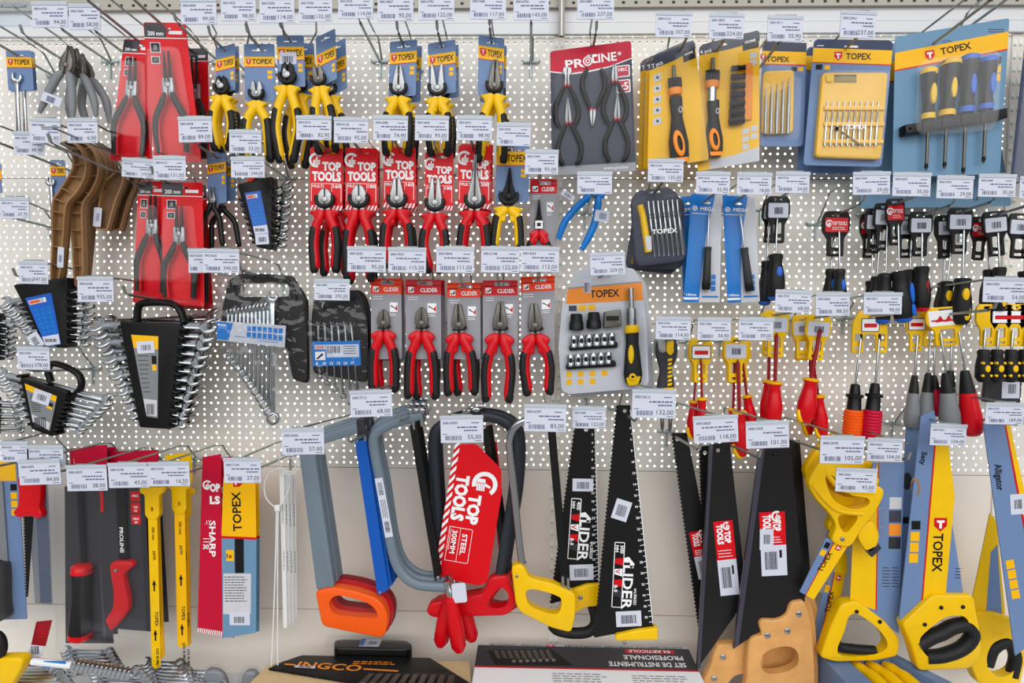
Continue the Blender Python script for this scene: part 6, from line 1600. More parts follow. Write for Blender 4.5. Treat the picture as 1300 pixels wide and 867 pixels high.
def tsleeve(lab, dx, dy, d):
    t = T('blade_sleeve', lab, 'blade sleeve', 302 + dx, 700, d, 'yellow and clear blade sleeves')
    m = t.mb(); m.poly([(287 + dx, 606 + dy), (327 + dx, 606 + dy), (326 + dx, 682 + dy), (282 + dx, 680 + dy)], -1, .8, 'amber'); m.poly([(282 + dx, 680 + dy), (326 + dx, 682 + dy), (326 + dx, 685 + dy), (282 + dx, 683 + dy)], -1, 1, 'red')
    m.set(308 + dx, 674 + dy, 1, -91); m.text('TOPEX', 0, 0, 15, 'black', 1.2, width=50); m.base(); shield(m, 305 + dx, 612 + dy, 12, 1.2, -90); t.part('header', m)
    m = t.mb(); m.poly([(282 + dx, 683 + dy), (326 + dx, 685 + dy), (322 + dx, 804 + dy), (279 + dx, 811 + dy)], -1, .6, 'teal_card'); m.poly([(283 + dx, 728 + dy), (318 + dx, 728 + dy), (316 + dx, 780 + dy), (281 + dx, 780 + dy)], .6, .9, 'grey_light')
    m.rect(287 + dx, 698 + dy, 297 + dx, 712 + dy, .7, 1.0, 'amber'); m.text('1x', 288 + dx, 708 + dy, 8, 'black', 1.3); m.rect(289 + dx, 777 + dy, 315 + dx, 794 + dy, .9, 1.4, 'paper', 1); m.barcode(295 + dx, 783 + dy, 308 + dx, 791 + dy, 1.7, 'ink', 8); m.lines(284 + dx, 732 + dy, 314 + dx, 10, 3.4, 1, 'charcoal', 1.2); t.part('sleeve', m)
    m = t.mb(); m.poly([(299 + dx, 640 + dy), (310 + dx, 640 + dy), (309 + dx, 727 + dy), (299 + dx, 727 + dy)], -2, -1, 'tool_black'); m.poly([(299 + dx, 684 + dy), (310 + dx, 684 + dy), (309 + dx, 727 + dy), (298 + dx, 727 + dy)], .8, 1.8, 'tool_black'); t.part('blade', m)
tsleeve('yellow and clear blade sleeve behind the front one', 4, -2, .085)
tsleeve('front yellow and clear blade sleeve with black vertical lettering', 0, 0, .12)
# ---- bright thin blades and cable ties
for i in range(4):
    t = T('thin_saw_strip', ('first', 'second', 'third', 'fourth')[i] + ' thin bright hacksaw blade counted from the white cord', 'hacksaw blade', 357 + i * 5, 600, .11 - .012 * i, 'thin bright hacksaw blades')
    m = t.mb(); m.poly([(355 + i * 5, 600), (361 + i * 5, 600), (360 + i * 4.4, 799 - i * 4), (355 + i * 4.4, 799 - i * 4)], 0, 1.2, 'tie_white', [ell(357.5 + i * 5, 604, 1.2, 1.2, 8)])
    for y in (640, 700): m.set(358 + i * 4.8, y, 1, 90); m.lines(0, -.5, 30, 1, 1, .9, 'grey_handle', 1.5, i)
    t.single(m)
t = T('cable_tie', 'white looped cord hanging straight down beside the thin blades', 'cord', 350, 640, .12)
m = t.mb(); m.tube(closed3 if False else spline([(352, 645, 4), (340, 632, 5), (338, 614, 6), (346, 598, 6), (362, 594, 6), (370, 606, 6), (366, 626, 5), (354, 645, 4)], 5), .9, 'tie_white', 6)
m.tube(spline([(352, 645, 4), (350, 690, 4), (346, 760, 4), (340, 850, 4)], 5), .9, 'tie_white', 6); m.tube(spline([(354, 645, 4), (352, 700, 4), (350, 770, 4), (348, 858, 4)], 5), .9, 'tie_white', 6); m.poly(rnd([(350, 640), (357, 640), (357, 648), (350, 648)], 1.5), 1, 8, 'tie_white', bev=.8); t.single(m)
t = T('cable_tie', 'loose clear loop of cord over the thin blades', 'cord', 362, 590, .15)
m = t.mb()
for r in (9, 12): m.tube([(366 + r * 1.1 * math.cos(a), 590 + r * math.sin(a), 2 * math.sin(a * 2)) for a in [i * math.pi / 10 for i in range(21)]], .5, 'tie_white', 6)
t.single(m)

# ---- grey hacksaw with orange handle and blue blade (two deep)
def panelsaw(lab, dx, dy, d, hc, first):
    t = T('hacksaw', lab, 'hacksaw', 440 + dx, 660 + dy, d, 'hacksaws with closed handles'); o = lambda pts: [(x + dx, y + dy) for x, y in pts]
    m = t.mb(); m.poly(rnd(o([(384, 580), (384, 566), (398, 556), (466, 534), (468, 547), (404, 566), (404, 580), (424, 744), (401, 748)]), 3), -5, 7, 'grey_frame', bev=1.5); fr = t.part('frame', m)
    m = t.mb(); m.poly(rnd(o([(456, 532), (466, 530), (468, 552), (458, 556)]), 2), -7, 9, 'charcoal', bev=1); m.tube([(459 + dx, 545 + dy, 0), (455 + dx, 562 + dy, 0)], 2.5, 'chrome', 8); m.tube([(466 + dx, 545 + dy, 0), (466 + dx, 560 + dy, 0)], 2.5, 'chrome', 8); t.part('tension_screw', m, fr)
    m = t.mb(); m.poly(o([(453, 560), (467, 558), (492, 748), (478, 756)]), 1, 3, 'blue_blade'); bolt(m, 481 + dx, 752 + dy, 2.0, 3, 'steel'); m.poly(o([(464, 556), (470, 558), (495, 744), (490, 750)]), -4, -2.6, 'blue_blade'); t.part('blade', m)
    m = t.mb(); m.poly(rnd(o([(400, 748), (424, 743), (452, 748), (478, 757), (488, 768), (492, 782), (489, 800), (484, 808), (440, 800), (408, 793)]), 7), -9, 12, hc, [closed(o([(418, 764), (426, 754), (446, 756), (470, 765), (479, 778), (474, 782), (444, 780), (424, 776)]), 4)], bev=2.2); t.part('handle', m)
panelsaw('grey hacksaw hindmost with dark red handle behind the orange one', 9, -12, .10, 'red_dark', False)
panelsaw('grey hacksaw with red handle behind the orange one', 5, -6, .12, 'red', False)
panelsaw('front grey hacksaw with orange handle and blue blade', 0, 0, .14, 'orange', True)

# ---- large grey bow hacksaw with round red grips
def bowsaw(lab, dx, dy, d, stick, gx=0):
    t = T('hacksaw', lab, 'hacksaw', 520 + dx, 650 + dy, d, 'grey bow hacksaws with round red grips'); A = lambda x, y, w=0: (x + dx, y + dy, w)
    m = t.mb(); m.tube(spline([A(538, 527), A(520, 532), A(496, 540), (480 + dx, 550 + dy, 0), A(476, 566), A(486, 624), A(495, 690), A(505, 724), A(524, 742), A(548, 746), A(572, 746)], 4), 6, 'grey_frame', 10, .6); fr = t.part('frame', m)
    m = t.mb(); m.tube([A(524, 521), A(528, 545)], 3, 'chrome', 10); m.tube([A(536, 519), A(538, 541)], 3, 'chrome', 10)
    for x in (522, 530, 538): m.poly(ell(x + dx, 521 + dy, 4, 3), 2, 7, 'chrome', bev=.8)
    t.part('tension_screw', m, fr)
    m = t.mb(); m.poly([(522 + dx, 540 + dy), (531 + dx, 538 + dy), (559 + dx, 735 + dy), (551 + dx, 737 + dy)], 2, 4, 'black'); m.poly(ell(555 + dx, 733 + dy, 2.4), 3.5, 6, 'steel', bev=.5); t.part('blade', m)
    m = t.mb(); m.lathe(A(566, 737, 2), A(571, 760, 2), [(0, 4.5), (.5, 5), (.55, 5.5), (1, 5.5)], 'chrome', 12); t.part('ferrule', m)
    m = t.mb(); m.lathe(A(570, 756, 2), A(581 + gx, 829, 2), [(0, 6.5), (.1, 8), (.3, 9.5), (.6, 10.5), (.9, 9.5), (1, 5)], 'red', 14); t.part('handle', m)
    if stick:
        m = t.mb().set(489 + dx, 645 + dy, 1, 81); m.rect(-40, -5, 36, 5, 6.5, 7, 'paper'); m.barcode(-34, -3, -18, 3, 7.3, 'ink', 10); m.barcode(16, -3, 30, 3, 7.3, 'ink', 9); m.lines(-12, -3, 12, 3, 2.4, .9, 'ink', 7.3); t.part('sticker', m)
        m = t.mb().set(582 + dx, 750 + dy, 1, -5); m.rect(-9, -12, 9, 13, 10, 10.5, 'paper', 3); t.part('blank_label', m)
bowsaw('grey bow hacksaw hindmost, its round red grip beside the shield card', 5, -14, .10, False, 12)
bowsaw('grey bow hacksaw in the middle of the three round gripped ones', 1, -7, .125, False, -26)
bowsaw('front grey bow hacksaw with long paper sticker and round red grip', 0, 0, .15, True)

# ---- black bow hacksaw with red closed handle and shield card
def redsaw(lab, dx, dy, d, card):
    t = T('hacksaw', lab, 'hacksaw', 600 + dx, 650 + dy, d, 'black bow hacksaws with red closed handles'); A = lambda x, y, w=0: (x + dx, y + dy, w); o = lambda pts: [(x + dx, y + dy) for x, y in pts]
    m = t.mb(); m.tube(spline([A(560, 740, -4), A(556, 680, -4), A(552, 600, -3), A(552, 556), A(562, 540), A(590, 530), A(625, 530), A(648, 542), A(655, 566), A(652, 620), A(642, 680), A(634, 730)], 5), 6.5, 'frame_dark', 10, .6)
    for v in m.mats: pass
    fr = t.part('frame', m)
    m = t.mb(); m.tube([A(596, 520), A(598, 540)], 3, 'chrome', 8); m.poly(ell(594 + dx, 522 + dy, 5, 3), 0, 6, 'chrome', bev=.8); m.poly(ell(606 + dx, 520 + dy, 5, 3), 0, 6, 'chrome', bev=.8); m.poly(rnd(o([(590, 524), (612, 522), (613, 534), (592, 536)]), 2), -6, 6, 'black', bev=1); t.part('tension_screw', m, fr)
    m = t.mb(); m.poly(rnd(o([(545, 764), (612, 752), (622, 730), (644, 728), (648, 742), (654, 758), (650, 774), (640, 780), (548, 783), (540, 776)]), 6), -8, 12, 'red', [closed(o([(618, 764), (634, 744), (644, 752), (642, 766), (628, 770)]), 3)], bev=2.4); t.part('handle', m)
    m = t.mb(); m.poly(o([(612, 545), (620, 543), (645, 735), (640, 738)]), -3, -1.6, 'black'); t.part('blade', m)
    if card:
        P = [(579, 563), (606, 562), (637, 594), (637, 625), (618, 738), (606, 742), (551, 729)]
        m = t.mb(); m.poly(rnd(P, 4), 8, 9, 'red_card')
        n = 15
        for i in range(n):
            a = poly_mid((579, 564), (551, 729), i / n); b = poly_mid((579, 564), (551, 729), (i + .5) / n)
            m.flat([a, b, (b[0] + 8, b[1] - 8), (a[0] + 8, a[1] - 8)], 9.3, 'white')
        m.set(604, 600, 1, 99.5); m.text('TOP', 26, 2, 20, 'white', 9.4, width=38, bold=2); m.text('TOOLS', 4, 21, 21, 'white', 9.4, width=58, bold=2); thumb_logo(m, 11, -14, 16, 9.4, rot=0)
        m.set(585, 668, 1, 99.5)
        for q in ((0, -16, 44, -15.4), (0, 13, 44, 13.6), (0, -16, .7, 13), (43.4, -16, 44, 13), (0, -1, 44, -.5)): m.box(*q, 9.4, 'white')
        m.text('STEEL', 7, -4, 9, 'white', 9.5, width=27); m.text('300MM', 4, 9, 9, 'white', 9.5, width=30); m.box(3, 11, 30, 11.6, 9.5, 'white')
        t.part('card', m)
redsaw('black bow hacksaw behind the one with the red shield card', 6, -4, .06, False)
redsaw('black bow hacksaw with red shield card and red closed handle', 0, 0, .115, True)
t = T('shield_card', 'striped red card edge showing behind the black bow hacksaw', 'card', 633, 690, .055)
m = t.mb(); m.poly(rnd([(622, 560), (632, 560), (646, 700), (634, 712)], 3), 0, 1, 'red_card')
for i in range(10):
    m.flat([(636 + i * .9, 600 + i * 11), (638 + i * .9, 606 + i * 11), (634 + i * .8, 612 + i * 11), (632 + i * .8, 606 + i * 11)], 1.3, 'white')
t.single(m)

# ---- yellow handled hacksaw
t = T('hacksaw', 'yellow handled hacksaw with thin chrome frame and black blade', 'hacksaw', 690, 680, .135)
m = t.mb(); m.tube(spline([(664, 716, 0), (661, 704, 0), (655, 640, -2), (649, 580, -3), (648, 560, -3), (654, 543, -2), (668, 534, 0), (690, 532, 2), (704, 533, 2)], 5), 4.5, 'chrome', 12, .8); fr = t.part('frame', m)
m = t.mb(); m.tube([(700, 532, 2), (702, 548, 2)], 3, 'chrome', 8); m.poly(rnd([(694, 526), (710, 526), (711, 538), (695, 538)], 2), -3, 7, 'gunmetal', bev=1); t.part('tension_screw', m, fr)
m = t.mb(); m.poly([(696, 546), (706, 546), (722, 742), (712, 744)], 0, 2, 'black'); t.part('blade', m)
m = t.mb(); m.poly(rnd([(649, 716), (664, 714), (672, 732), (700, 738), (730, 752), (729, 780), (724, 802), (700, 796), (660, 776), (654, 765)], 6), -9, 11, 'yellow', [closed([(668, 748), (680, 746), (704, 753), (712, 760), (708, 776), (694, 776), (674, 768), (668, 758)], 4)], bev=2.2)
bolt(m, 656, 729, 2, 11); t.part('handle', m)
m = t.mb(); m.tube([(714, 731, 4), (714, 746, 4)], 2, 'steel', 8); m.tube([(720, 733, 4), (721, 748, 4)], 2, 'steel', 8); t.part('wing_bolt', m)

# ---- black ruler saws
def ruler_saw(lab, P, d, num, art, hp, ntooth, sticks, logo, kk):
    """P = TL, TR, BR, BL of the blade (teeth on the TL-BL side)"""
    t = T('hand_saw', lab, 'hand saw', (P[0][0] + P[2][0]) / 2, (P[0][1] + P[2][1]) / 2, d, 'black hand saws with printed ruler'); f = quad_map(P)
    m = t.mb(); m.poly(teeth(P[3], P[0], ntooth, -2.0) + [P[1], P[2]], 0, 2, 'saw_black', [ell(*f(.55, .025), 2.5)])
    n = 40
    for i in range(1, n):
        a = f(.985, i / n); b = f(.93 if i % 5 else .88, i / n); m.flat([a, b, (b[0], b[1] + .8), (a[0], a[1] + .8)], 2.3, 'white')
        if i % 2 == 0: q = f(.80 + .06 * (i / n), i / n); m.text(str(i), q[0], q[1] + 1.5, 4, 'white', 2.3)
    e1 = f(.995, .02); e2 = f(.995, .99); m.flat([e1, e2, (e2[0] - 1, e2[1]), (e1[0] - 1, e1[1])], 2.3, 'white')
    bl = t.part('blade', m)
    m = t.mb(); lx, ly, lw, lh, rot = logo
    m.set(lx, ly, 1, rot); m.poly(rnd([(0, -6.5), (lw * .92, -6.5), (lw * .92, 6.5), (0, 6.5)], 1.5), 2, 2.4, 'white'); m.rect(1, -5.5, lw * .92 - 1, 5.5, 2.4, 2.7, 'black')
    m.text(num, 4, -1, 7, 'white', 3.0); m.text('MM', 4, 5.5, 6, 'white', 3.0)
    for i, k in enumerate(('red', 'white', 'red', 'charcoal')):
        x = 20 + i * (lw * .15); m.flat([(x, -5), (x + lw * .11, -5), (x + lw * .08, 5), (x + 1, 5)], 3.0, k)
    m.text('V', 20 + lw * .16, 4, 9, 'red', 3.2); m.text('8-9', lw * .6, 5, 7, 'white', 3.2)
    m.set(lx + 5 + kk, ly + lw * .22, 1, rot)
    m.text('LIDER', lw * .10, 0, 18, 'white', 3.3, width=lw * .62); m.flat([(0, 0), (lw * .06, 0), (lw * .06, -8), (lw * .13, -8), (lw * .13, -11), (lw * .08, -14), (-lw * .02, -6)], 3.3, 'white'); m.text('art.' + art, lw * .42, -15, 5, 'white', 3.3)
    t.part('print_panel', m, bl)
    for (x, y, a, b, r) in sticks:
        m = t.mb().set(x, y, 1, r); m.rect(-a, -b, a, b, 2.3, 2.8, 'paper'); m.barcode(-a * .6, -b * .5, a * .6, b * .6, 3.1, 'ink', 12); t.part('sticker', m, bl)
    m = t.mb(); m.poly(rnd(hp, 3), -9, 11, 'yellow', bev=1.5)
    for p in hp[:1]: bolt(m, p[0] + 12, p[1] + 9, 3, 11)
    hd = t.part('handle', m)
    return t
t = ruler_saw('smaller black 400 mm ruler saw with white barcode sticker', [(731, 540), (756, 540), (761, 750), (699, 768)], .10, '400', '306320', [(724, 748), (745, 741), (762, 740), (762, 768), (742, 770), (726, 780)], 44, [(740, 615, 13, 8, 1), (738, 727, 15, 10, -2)], (732, 632, 85, 20, 94), 0)
m = t.mb(); m.tube(spline([(752, 770, 0), (756, 790, 0), (748, 803, 2), (728, 806, 2), (708, 803, 0), (700, 796, 0)], 5), 7, 'rubber', 10); t.part('grip_bow', m)
t = ruler_saw('larger black 500 mm ruler saw with tilted barcode sticker', [(784, 514), (800, 514), (830, 797), (755, 812)], .15, '500', '306321', [(780, 806), (806, 800), (834, 796), (834, 812), (781, 813)], 60, [(789, 647, 10, 13, 18), (798, 787, 16, 10, -3)], (787, 688, 92, 20, 93), 0)


# ---- wooden handled saws
def wood_saw(lab, P, d, hpts, holes, bolts, label, guard, stick=None):
    t = T('hand_saw', lab, 'hand saw', P[0][0], P[0][1] + 100, d, 'wooden handled black saws')
    m = t.mb(); tl, tr, br, bl = P[0], P[1], P[2], P[3]
    m.poly(teeth(bl, tl, 52, -2.2) + P[1:3], 0, 2, 'saw_grey', [ell(tl[0] + (tr[0] - tl[0]) * .35, tl[1] + 8, 2.6, 2.6, 12)]); b = t.part('blade', m)
    if label:
        x, y, w, h, r = label
        m = t.mb().set(x, y, 1, r); m.rect(0, 0, w, h * .52, 2.2, 2.6, 'red_card'); m.rect(0, h * .52, w, h, 2.2, 2.6, 'paper')
        m.set(x, y, 1, r + 0)
        thumb_logo(m, w * .68, h * .07, w * .22, 2.9, rot=-20); m.text('TOP', w * .52, h * .14, w * .42, 'white', 2.9, width=h * .16, rot=90, bold=2); m.text('TOOLS', w * .14, h * .04, w * .42, 'white', 2.9, width=h * .27, rot=90, bold=2)
        m.lines(w * .1, h * .39, w * .9, 3, h * .04, .9, 'white', 2.9, int(x)); m.barcode(w * .15, h * .62, w * .65, h * .9, 2.9, 'ink', 9); m.box(w * .72, h * .6, w * .82, h * .72, 2.9, 'black')
        t.part('label_sticker', m, b)
    if stick:
        x, y = stick; m = t.mb(); m.rect(x, y, x + 17, y + 27, 2.9, 3.3, 'paper', 1); m.barcode(x + 5, y + 7, x + 13, y + 19, 3.6, 'ink', 7); t.part('price_sticker', m, b)
    if guard:
        m = t.mb(); m.poly(guard, -3, 5, 'purple_guard', bev=.8); t.part('tooth_guard', m)
    if hpts:
        m = t.mb(); m.poly(closed(hpts, 4), -9, 10, 'wood', holes, bev=2.5); hd = t.part('handle', m)
        for x, y in bolts: m = t.mb(); bolt(m, x, y, 4, 10, 'chrome'); t.part('bolt', m, hd)
    return t
wood_saw('narrow dark saw with tilted red label, its tip on the bent hook', [(853, 549), (871, 549), (899, 690), (888, 799)], .08, None, [], [], (874, 676, 24, 62, -12), None)
wood_saw('dark saw half hidden behind the wooden handled middle one', [(888, 566), (905, 564), (930, 760), (896, 800)], .085, None, [], [], None, None)
wood_saw('middle black saw with straight red label and wooden handle at the bottom edge', [(903, 563), (925, 561), (948, 760), (887, 852)], .12,
         [(884, 900), (900, 850), (908, 824), (914, 818), (934, 816), (946, 800), (958, 804), (968, 830), (966, 870), (960, 910)], [closed([(918, 884), (930, 860), (948, 858), (950, 884), (936, 896)], 4)], [(917, 834), (906, 862)], (905, 662, 24, 96, -6), [(900, 564), (904, 563), (890, 850), (885, 854)])
GW = [(950, 900), (948, 860), (950, 818), (958, 808), (966, 806), (963, 792), (968, 786), (984, 786), (996, 780), (1002, 766), (1010, 762), (1020, 764), (1028, 790), (1032, 830), (1034, 870), (1030, 905)]
for k, (dx, dy, dd, lab) in enumerate(((11, -8, .07, 'wooden handled saw hindmost of the stacked three'), (5, -4, .095, 'wooden handled saw in the middle of the stacked three'))):
    wood_saw(lab, [(972 + dx, 566 + dy), (1002 + dx, 566 + dy), (1020 + dx, 760 + dy), (938 + dx, 822 + dy)], dd, [(x + dx, y + dy) for x, y in GW], [], [], None, [(966 + dx, 568 + dy), (972 + dx, 568 + dy), (942 + dx, 822 + dy), (934 + dx, 824 + dy)])
wood_saw('front broad black saw with wooden handle, red label and extra price sticker', [(968, 569), (1002, 568), (1022, 764), (936, 824)], .14, GW,
         [closed([(966, 836), (974, 826), (996, 820), (1010, 826), (1012, 842), (1000, 852), (976, 856), (966, 848)], 4)], [(1012, 778), (998, 800), (973, 806)], (963, 650, 32, 82, -3), [(962, 572), (969, 569), (939, 820), (932, 826)], (964, 671))

# ---- yellow handled blue sleeved saws
def tstrip(m, p0, p1, w, k0='topex_blue', w_=2):
    pass
def jab2(lab, pts, d, text_at, tab):
    t = T('jab_saw', lab, 'hand saw', pts[0][0], pts[0][1], d, 'yellow jab saws in printed sleeves'); f = quad_map(pts)
    m = t.mb(); m.poly(pts, 0, 2, 'topex_blue'); m.flat([f(.42, 0), f(1, 0), f(1, 1), f(.42, 1)], 2.3, 'yellow'); m.flat([f(.38, 0), f(.43, 0), f(.43, 1), f(.38, 1)], 2.5, 'red')
    a = f(.58, .55); b = f(.58, .15); r = math.degrees(math.atan2(b[1] - a[1], b[0] - a[0])); m.text('TOPEX', a[0], a[1], 9, 'black', 2.7, width=28, rot=r); q = f(.7, .08); shield(m, q[0], q[1], 7, 2.7, r)
    qbox(m, f, .08, .06, .3, .16, 2.6, 'black'); qbox(m, f, .05, .2, .3, .3, 2.6, 'amber'); t.part('sleeve', m)
    return t
t = jab2('yellow jab saw hanging behind, its sleeve pointing down beside the wooden handles', [(1051, 722), (1072, 727), (1056, 824), (1030, 818)], .08, 0, 0)
m = t.mb(); m.poly(rnd([(1052, 700), (1072, 700), (1073, 728), (1050, 724)], 4), -4, 8, 'yellow', bev=1); t.part('handle', m)
t = jab2('front yellow jab saw with looped handle and slanting printed sleeve', [(1048, 682), (1075, 693), (1034, 762), (1016, 752)], .16, 0, 0)
m = t.mb(); m.poly(closed([(1024, 612), (1030, 596), (1040, 582), (1056, 574), (1062, 584), (1080, 606), (1112, 616), (1116, 628), (1104, 652), (1090, 670), (1078, 690), (1066, 692), (1054, 684), (1058, 666), (1050, 650), (1034, 632)], 4), -8, 9, 'yellow', [closed([(1044, 604), (1054, 602), (1072, 624), (1096, 630), (1098, 638), (1084, 644), (1066, 640), (1052, 628)], 4), closed([(1062, 652), (1084, 652), (1080, 664), (1070, 674), (1062, 664)], 3)], bev=2)
bolt(m, 1066, 682, 3, 9); hd = t.part('handle', m)
m = t.mb(); m.tube(spline([(1028, 612, 8), (1044, 632, 10), (1062, 646, 10), (1090, 650, 9)], 5), 3, 'yellow', 8); m.tube(spline([(1040, 584, 4), (1050, 604, 6), (1068, 620, 7), (1104, 624, 6)], 5), 3.4, 'yellow', 8); t.part('rib', m, hd)
for dx, dy, d, lab in ((-4, -14, .12, 'yellow looped jab saw handle just behind the front one'), (6, -26, .09, 'yellow looped jab saw handle hindmost under the 105,00 tag')):
    t = T('jab_saw', lab, 'hand saw', 1070 + dx, 620 + dy, d, 'yellow jab saws in printed sleeves')
    m = t.mb(); m.poly(closed([(x + dx, y + dy) for x, y in [(1024, 612), (1030, 596), (1040, 582), (1056, 574), (1062, 584), (1080, 606), (1112, 616), (1116, 628), (1104, 652), (1090, 670), (1078, 690), (1066, 692), (1054, 684), (1058, 666), (1050, 650), (1034, 632)]], 4), -8, 9, 'yellow', [closed([(x + dx, y + dy) for x, y in [(1044, 604), (1054, 602), (1072, 624), (1096, 630), (1098, 638), (1084, 644), (1066, 640), (1052, 628)]], 4)], bev=2); t.part('handle', m)
    m = t.mb(); m.poly([(1056 + dx, 685 + dy), (1074 + dx, 690 + dy), (1050 + dx, 770 + dy), (1040 + dx, 766 + dy)], 0, 2, 'grey_handle'); t.part('blade', m)
t = T('folding_knife', 'small yellow folding saw with clear wrapped blade beside the looped handles', 'hand saw', 1095, 680, .15)
m = t.mb(); m.poly(closed([(1086, 678), (1094, 664), (1104, 660), (1112, 676), (1108, 694), (1098, 698)]), 0, 10, 'yellow', bev=1.5); t.part('handle', m)
m = t.mb(); m.poly(rnd([(1096, 696), (1112, 688), (1116, 694), (1104, 706)], 2), 0, 10, 'charcoal', bev=1); t.part('end_cap', m)
m = t.mb(); 
for i in range(3): m.poly(closed([(1104 + i * 3, 644 + i * 12), (1116, 640 + i * 12), (1120, 650 + i * 12), (1108 + i * 2, 656 + i * 12)]), 8, 16, 'film', bev=1)
t.part('wrap', m)

def dsaw(lab, P, d, band, hpts, hole, grip, bolts, label=True, name='TOPEX', tx=None, extra=None, side=1):
    t = T('hand_saw', lab, 'hand saw', (P[0][0] + P[1][0]) / 2, (P[0][1] + P[2][1]) / 2, d, 'blue sleeved saws with yellow handles')
    m = t.mb(); m.poly(P, 0, 2.4, 'topex_blue'); m.flat(band[0], 2.7, 'yellow'); m.flat(band[1], 2.9, 'red')
    if tx:
        x, y, s, w, r = tx; m.text(name, x, y, s, 'black', 3.1, width=w, rot=r)
    if extra: extra(m)
    t.part('sleeve', m)
    if hpts:
        m = t.mb(); m.poly(rnd(hpts, 6), -10, 13, 'yellow', [hole] if hole else (), bev=2.4)
        for x, y in bolts: bolt(m, x, y, 2.6, 13, 'tool_black')
        hd = t.part('handle', m)
        if grip: m = t.mb(); m.tube(spline([(*p, 3) for p in grip[0]], 5), grip[1], 'rubber', 10, 1.1); t.part('soft_grip', m, hd)
    return t
def ex_a(m):
    for i, k in enumerate(('grey_light', 'slate', 'foam_orange', 'charcoal')): m.rect(1127, 630 + i * 17, 1142, 645 + i * 17, 2.5, 2.9, k)
    m.lines(1120, 720, 1130, 7, 4, 1, 'charcoal', 2.9); m.lines(1132, 720, 1141, 7, 4, 1, 'charcoal', 2.9)
dsaw('short blue sleeved saw with angular yellow handle under the 104,00 tag', [(1106, 586), (1145, 586), (1142, 806), (1080, 764)], .12,
     ([(1082, 690), (1112, 586), (1112, 775), (1080, 764)], [(1112, 586), (1113.5, 586), (1113.5, 776), (1112, 775)]),
     [(1040, 834), (1052, 796), (1066, 764), (1086, 760), (1122, 788), (1140, 810), (1138, 832), (1110, 838), (1060, 840)], closed([(1062, 828), (1070, 800), (1076, 780), (1088, 778), (1112, 796), (1124, 814), (1118, 826), (1090, 832)], 3),
     ([(1066, 784), (1062, 806), (1066, 822), (1086, 826), (1112, 828)], 6), [(1085, 774), (1114, 787)], extra=ex_a)
t = dsaw('blue sleeved saw half hidden behind the standing yellow banded one', [(1148, 530), (1166, 522), (1172, 760), (1140, 790)], .09, ([(1148, 560), (1150, 560), (1150, 562), (1148, 562)], [(1148, 560), (1149, 560), (1149, 561), (1148, 561)]), None, None, None, [],
     extra=lambda m: (m.poly(ell(1150, 610, 6, 11), 2.4, 2.8, 'charcoal'), m.rect(1144, 656, 1153, 664, 2.5, 2.9, 'black'), m.text('Saty', 1162, 572, 7, 'black', 3.1, rot=90)))
def ex_b(m):
    m.poly(ell(1161, 617, 6, 12, 16, -8), 2.4, 2.9, 'brown', [ell(1160, 618, 4.5, 10, 14, -8)]); shield(m, 1193, 665, 16, 3.2, 0)
    m.set(1168, 572, 1, 97); m.text('Saty', 0, 0, 9, 'black', 3.1, width=17); m.base()
    m.rect(1157, 661, 1168, 672, 2.6, 3.0, 'black')
    for i in range(3): m.rect(1156 - i * .6, 675 + i * 14, 1167 - i * .6, 687 + i * 14, 2.6, 3.0, 'amber')
    m.lines(1213, 722, 1221, 4, 4, 1, 'charcoal', 2.9)
dsaw('standing blue sleeved saw with broad yellow band and large vertical lettering', [(1166, 527), (1182, 520), (1224, 755), (1144, 790)], .14,
     ([(1184, 560), (1200, 560), (1210, 630), (1202, 754), (1171, 772)], [(1183, 560), (1185, 560), (1173, 771), (1171, 773)]),
     [(1144, 792), (1182, 754), (1232, 754), (1243, 806), (1244, 832), (1230, 850), (1166, 853), (1156, 820)], closed([(1166, 814), (1180, 796), (1200, 782), (1222, 782), (1230, 800), (1228, 818), (1206, 832), (1180, 836)], 4),
     ([(1168, 822), (1184, 812), (1198, 806), (1212, 798), (1228, 796), (1236, 810), (1224, 826), (1200, 836), (1178, 838)], 9), [(1192, 770), (1219, 769), (1172, 792)], tx=(1185, 677, 17, 50, 91), extra=ex_b)
t = T('hand_saw', 'narrow yellow banded saw standing behind the slanting sleeved one', 'hand saw', 1250, 720, .08, 'blue sleeved saws with yellow handles')
m = t.mb(); m.poly([(1254, 650), (1262, 660), (1276, 780), (1232, 776)], 0, 2.4, 'yellow'); m.flat([(1256, 700), (1264, 690), (1272, 780), (1252, 780)], 2.7, 'topex_blue'); t.part('sleeve', m)
m = t.mb(); m.poly(rnd([(1234, 774), (1262, 776), (1296, 790), (1300, 830), (1292, 872), (1240, 868), (1228, 838), (1242, 812)], 6), -10, 13, 'yellow', [closed([(1250, 840), (1256, 816), (1276, 808), (1286, 822), (1284, 850), (1264, 858)], 4)], bev=2.4)
for i in range(4): m.box(1256 + i * 4, 798, 1258 + i * 4, 806, 13.3, 'amber')
hd = t.part('handle', m)
m = t.mb(); m.tube(spline([(1254, 846, 3), (1262, 824, 3), (1280, 816, 3), (1290, 834, 3), (1286, 860, 3)], 5), 8, 'rubber', 10); t.part('soft_grip', m, hd)
def ex_c(m):
    m.set(1259, 588, 1, 83); m.text('Alligator', 0, 0, 12, 'black', 3.1, width=34); m.base()
    m.set(1289, 639, 1, -4); m.rect(-9, -13, 9, 13, 2.8, 3.2, 'paper', 1); m.barcode(-4, -6, 5, 6, 3.5, 'ink', 7); m.base()
    for i in range(4): m.poly([(1276 + i * 2.6, 712 + i * 13), (1286 + i * 2.6, 710 + i * 13), (1288 + i * 2.6, 721 + i * 13), (1278 + i * 2.6, 723 + i * 13)], 2.5, 2.9, 'amber')
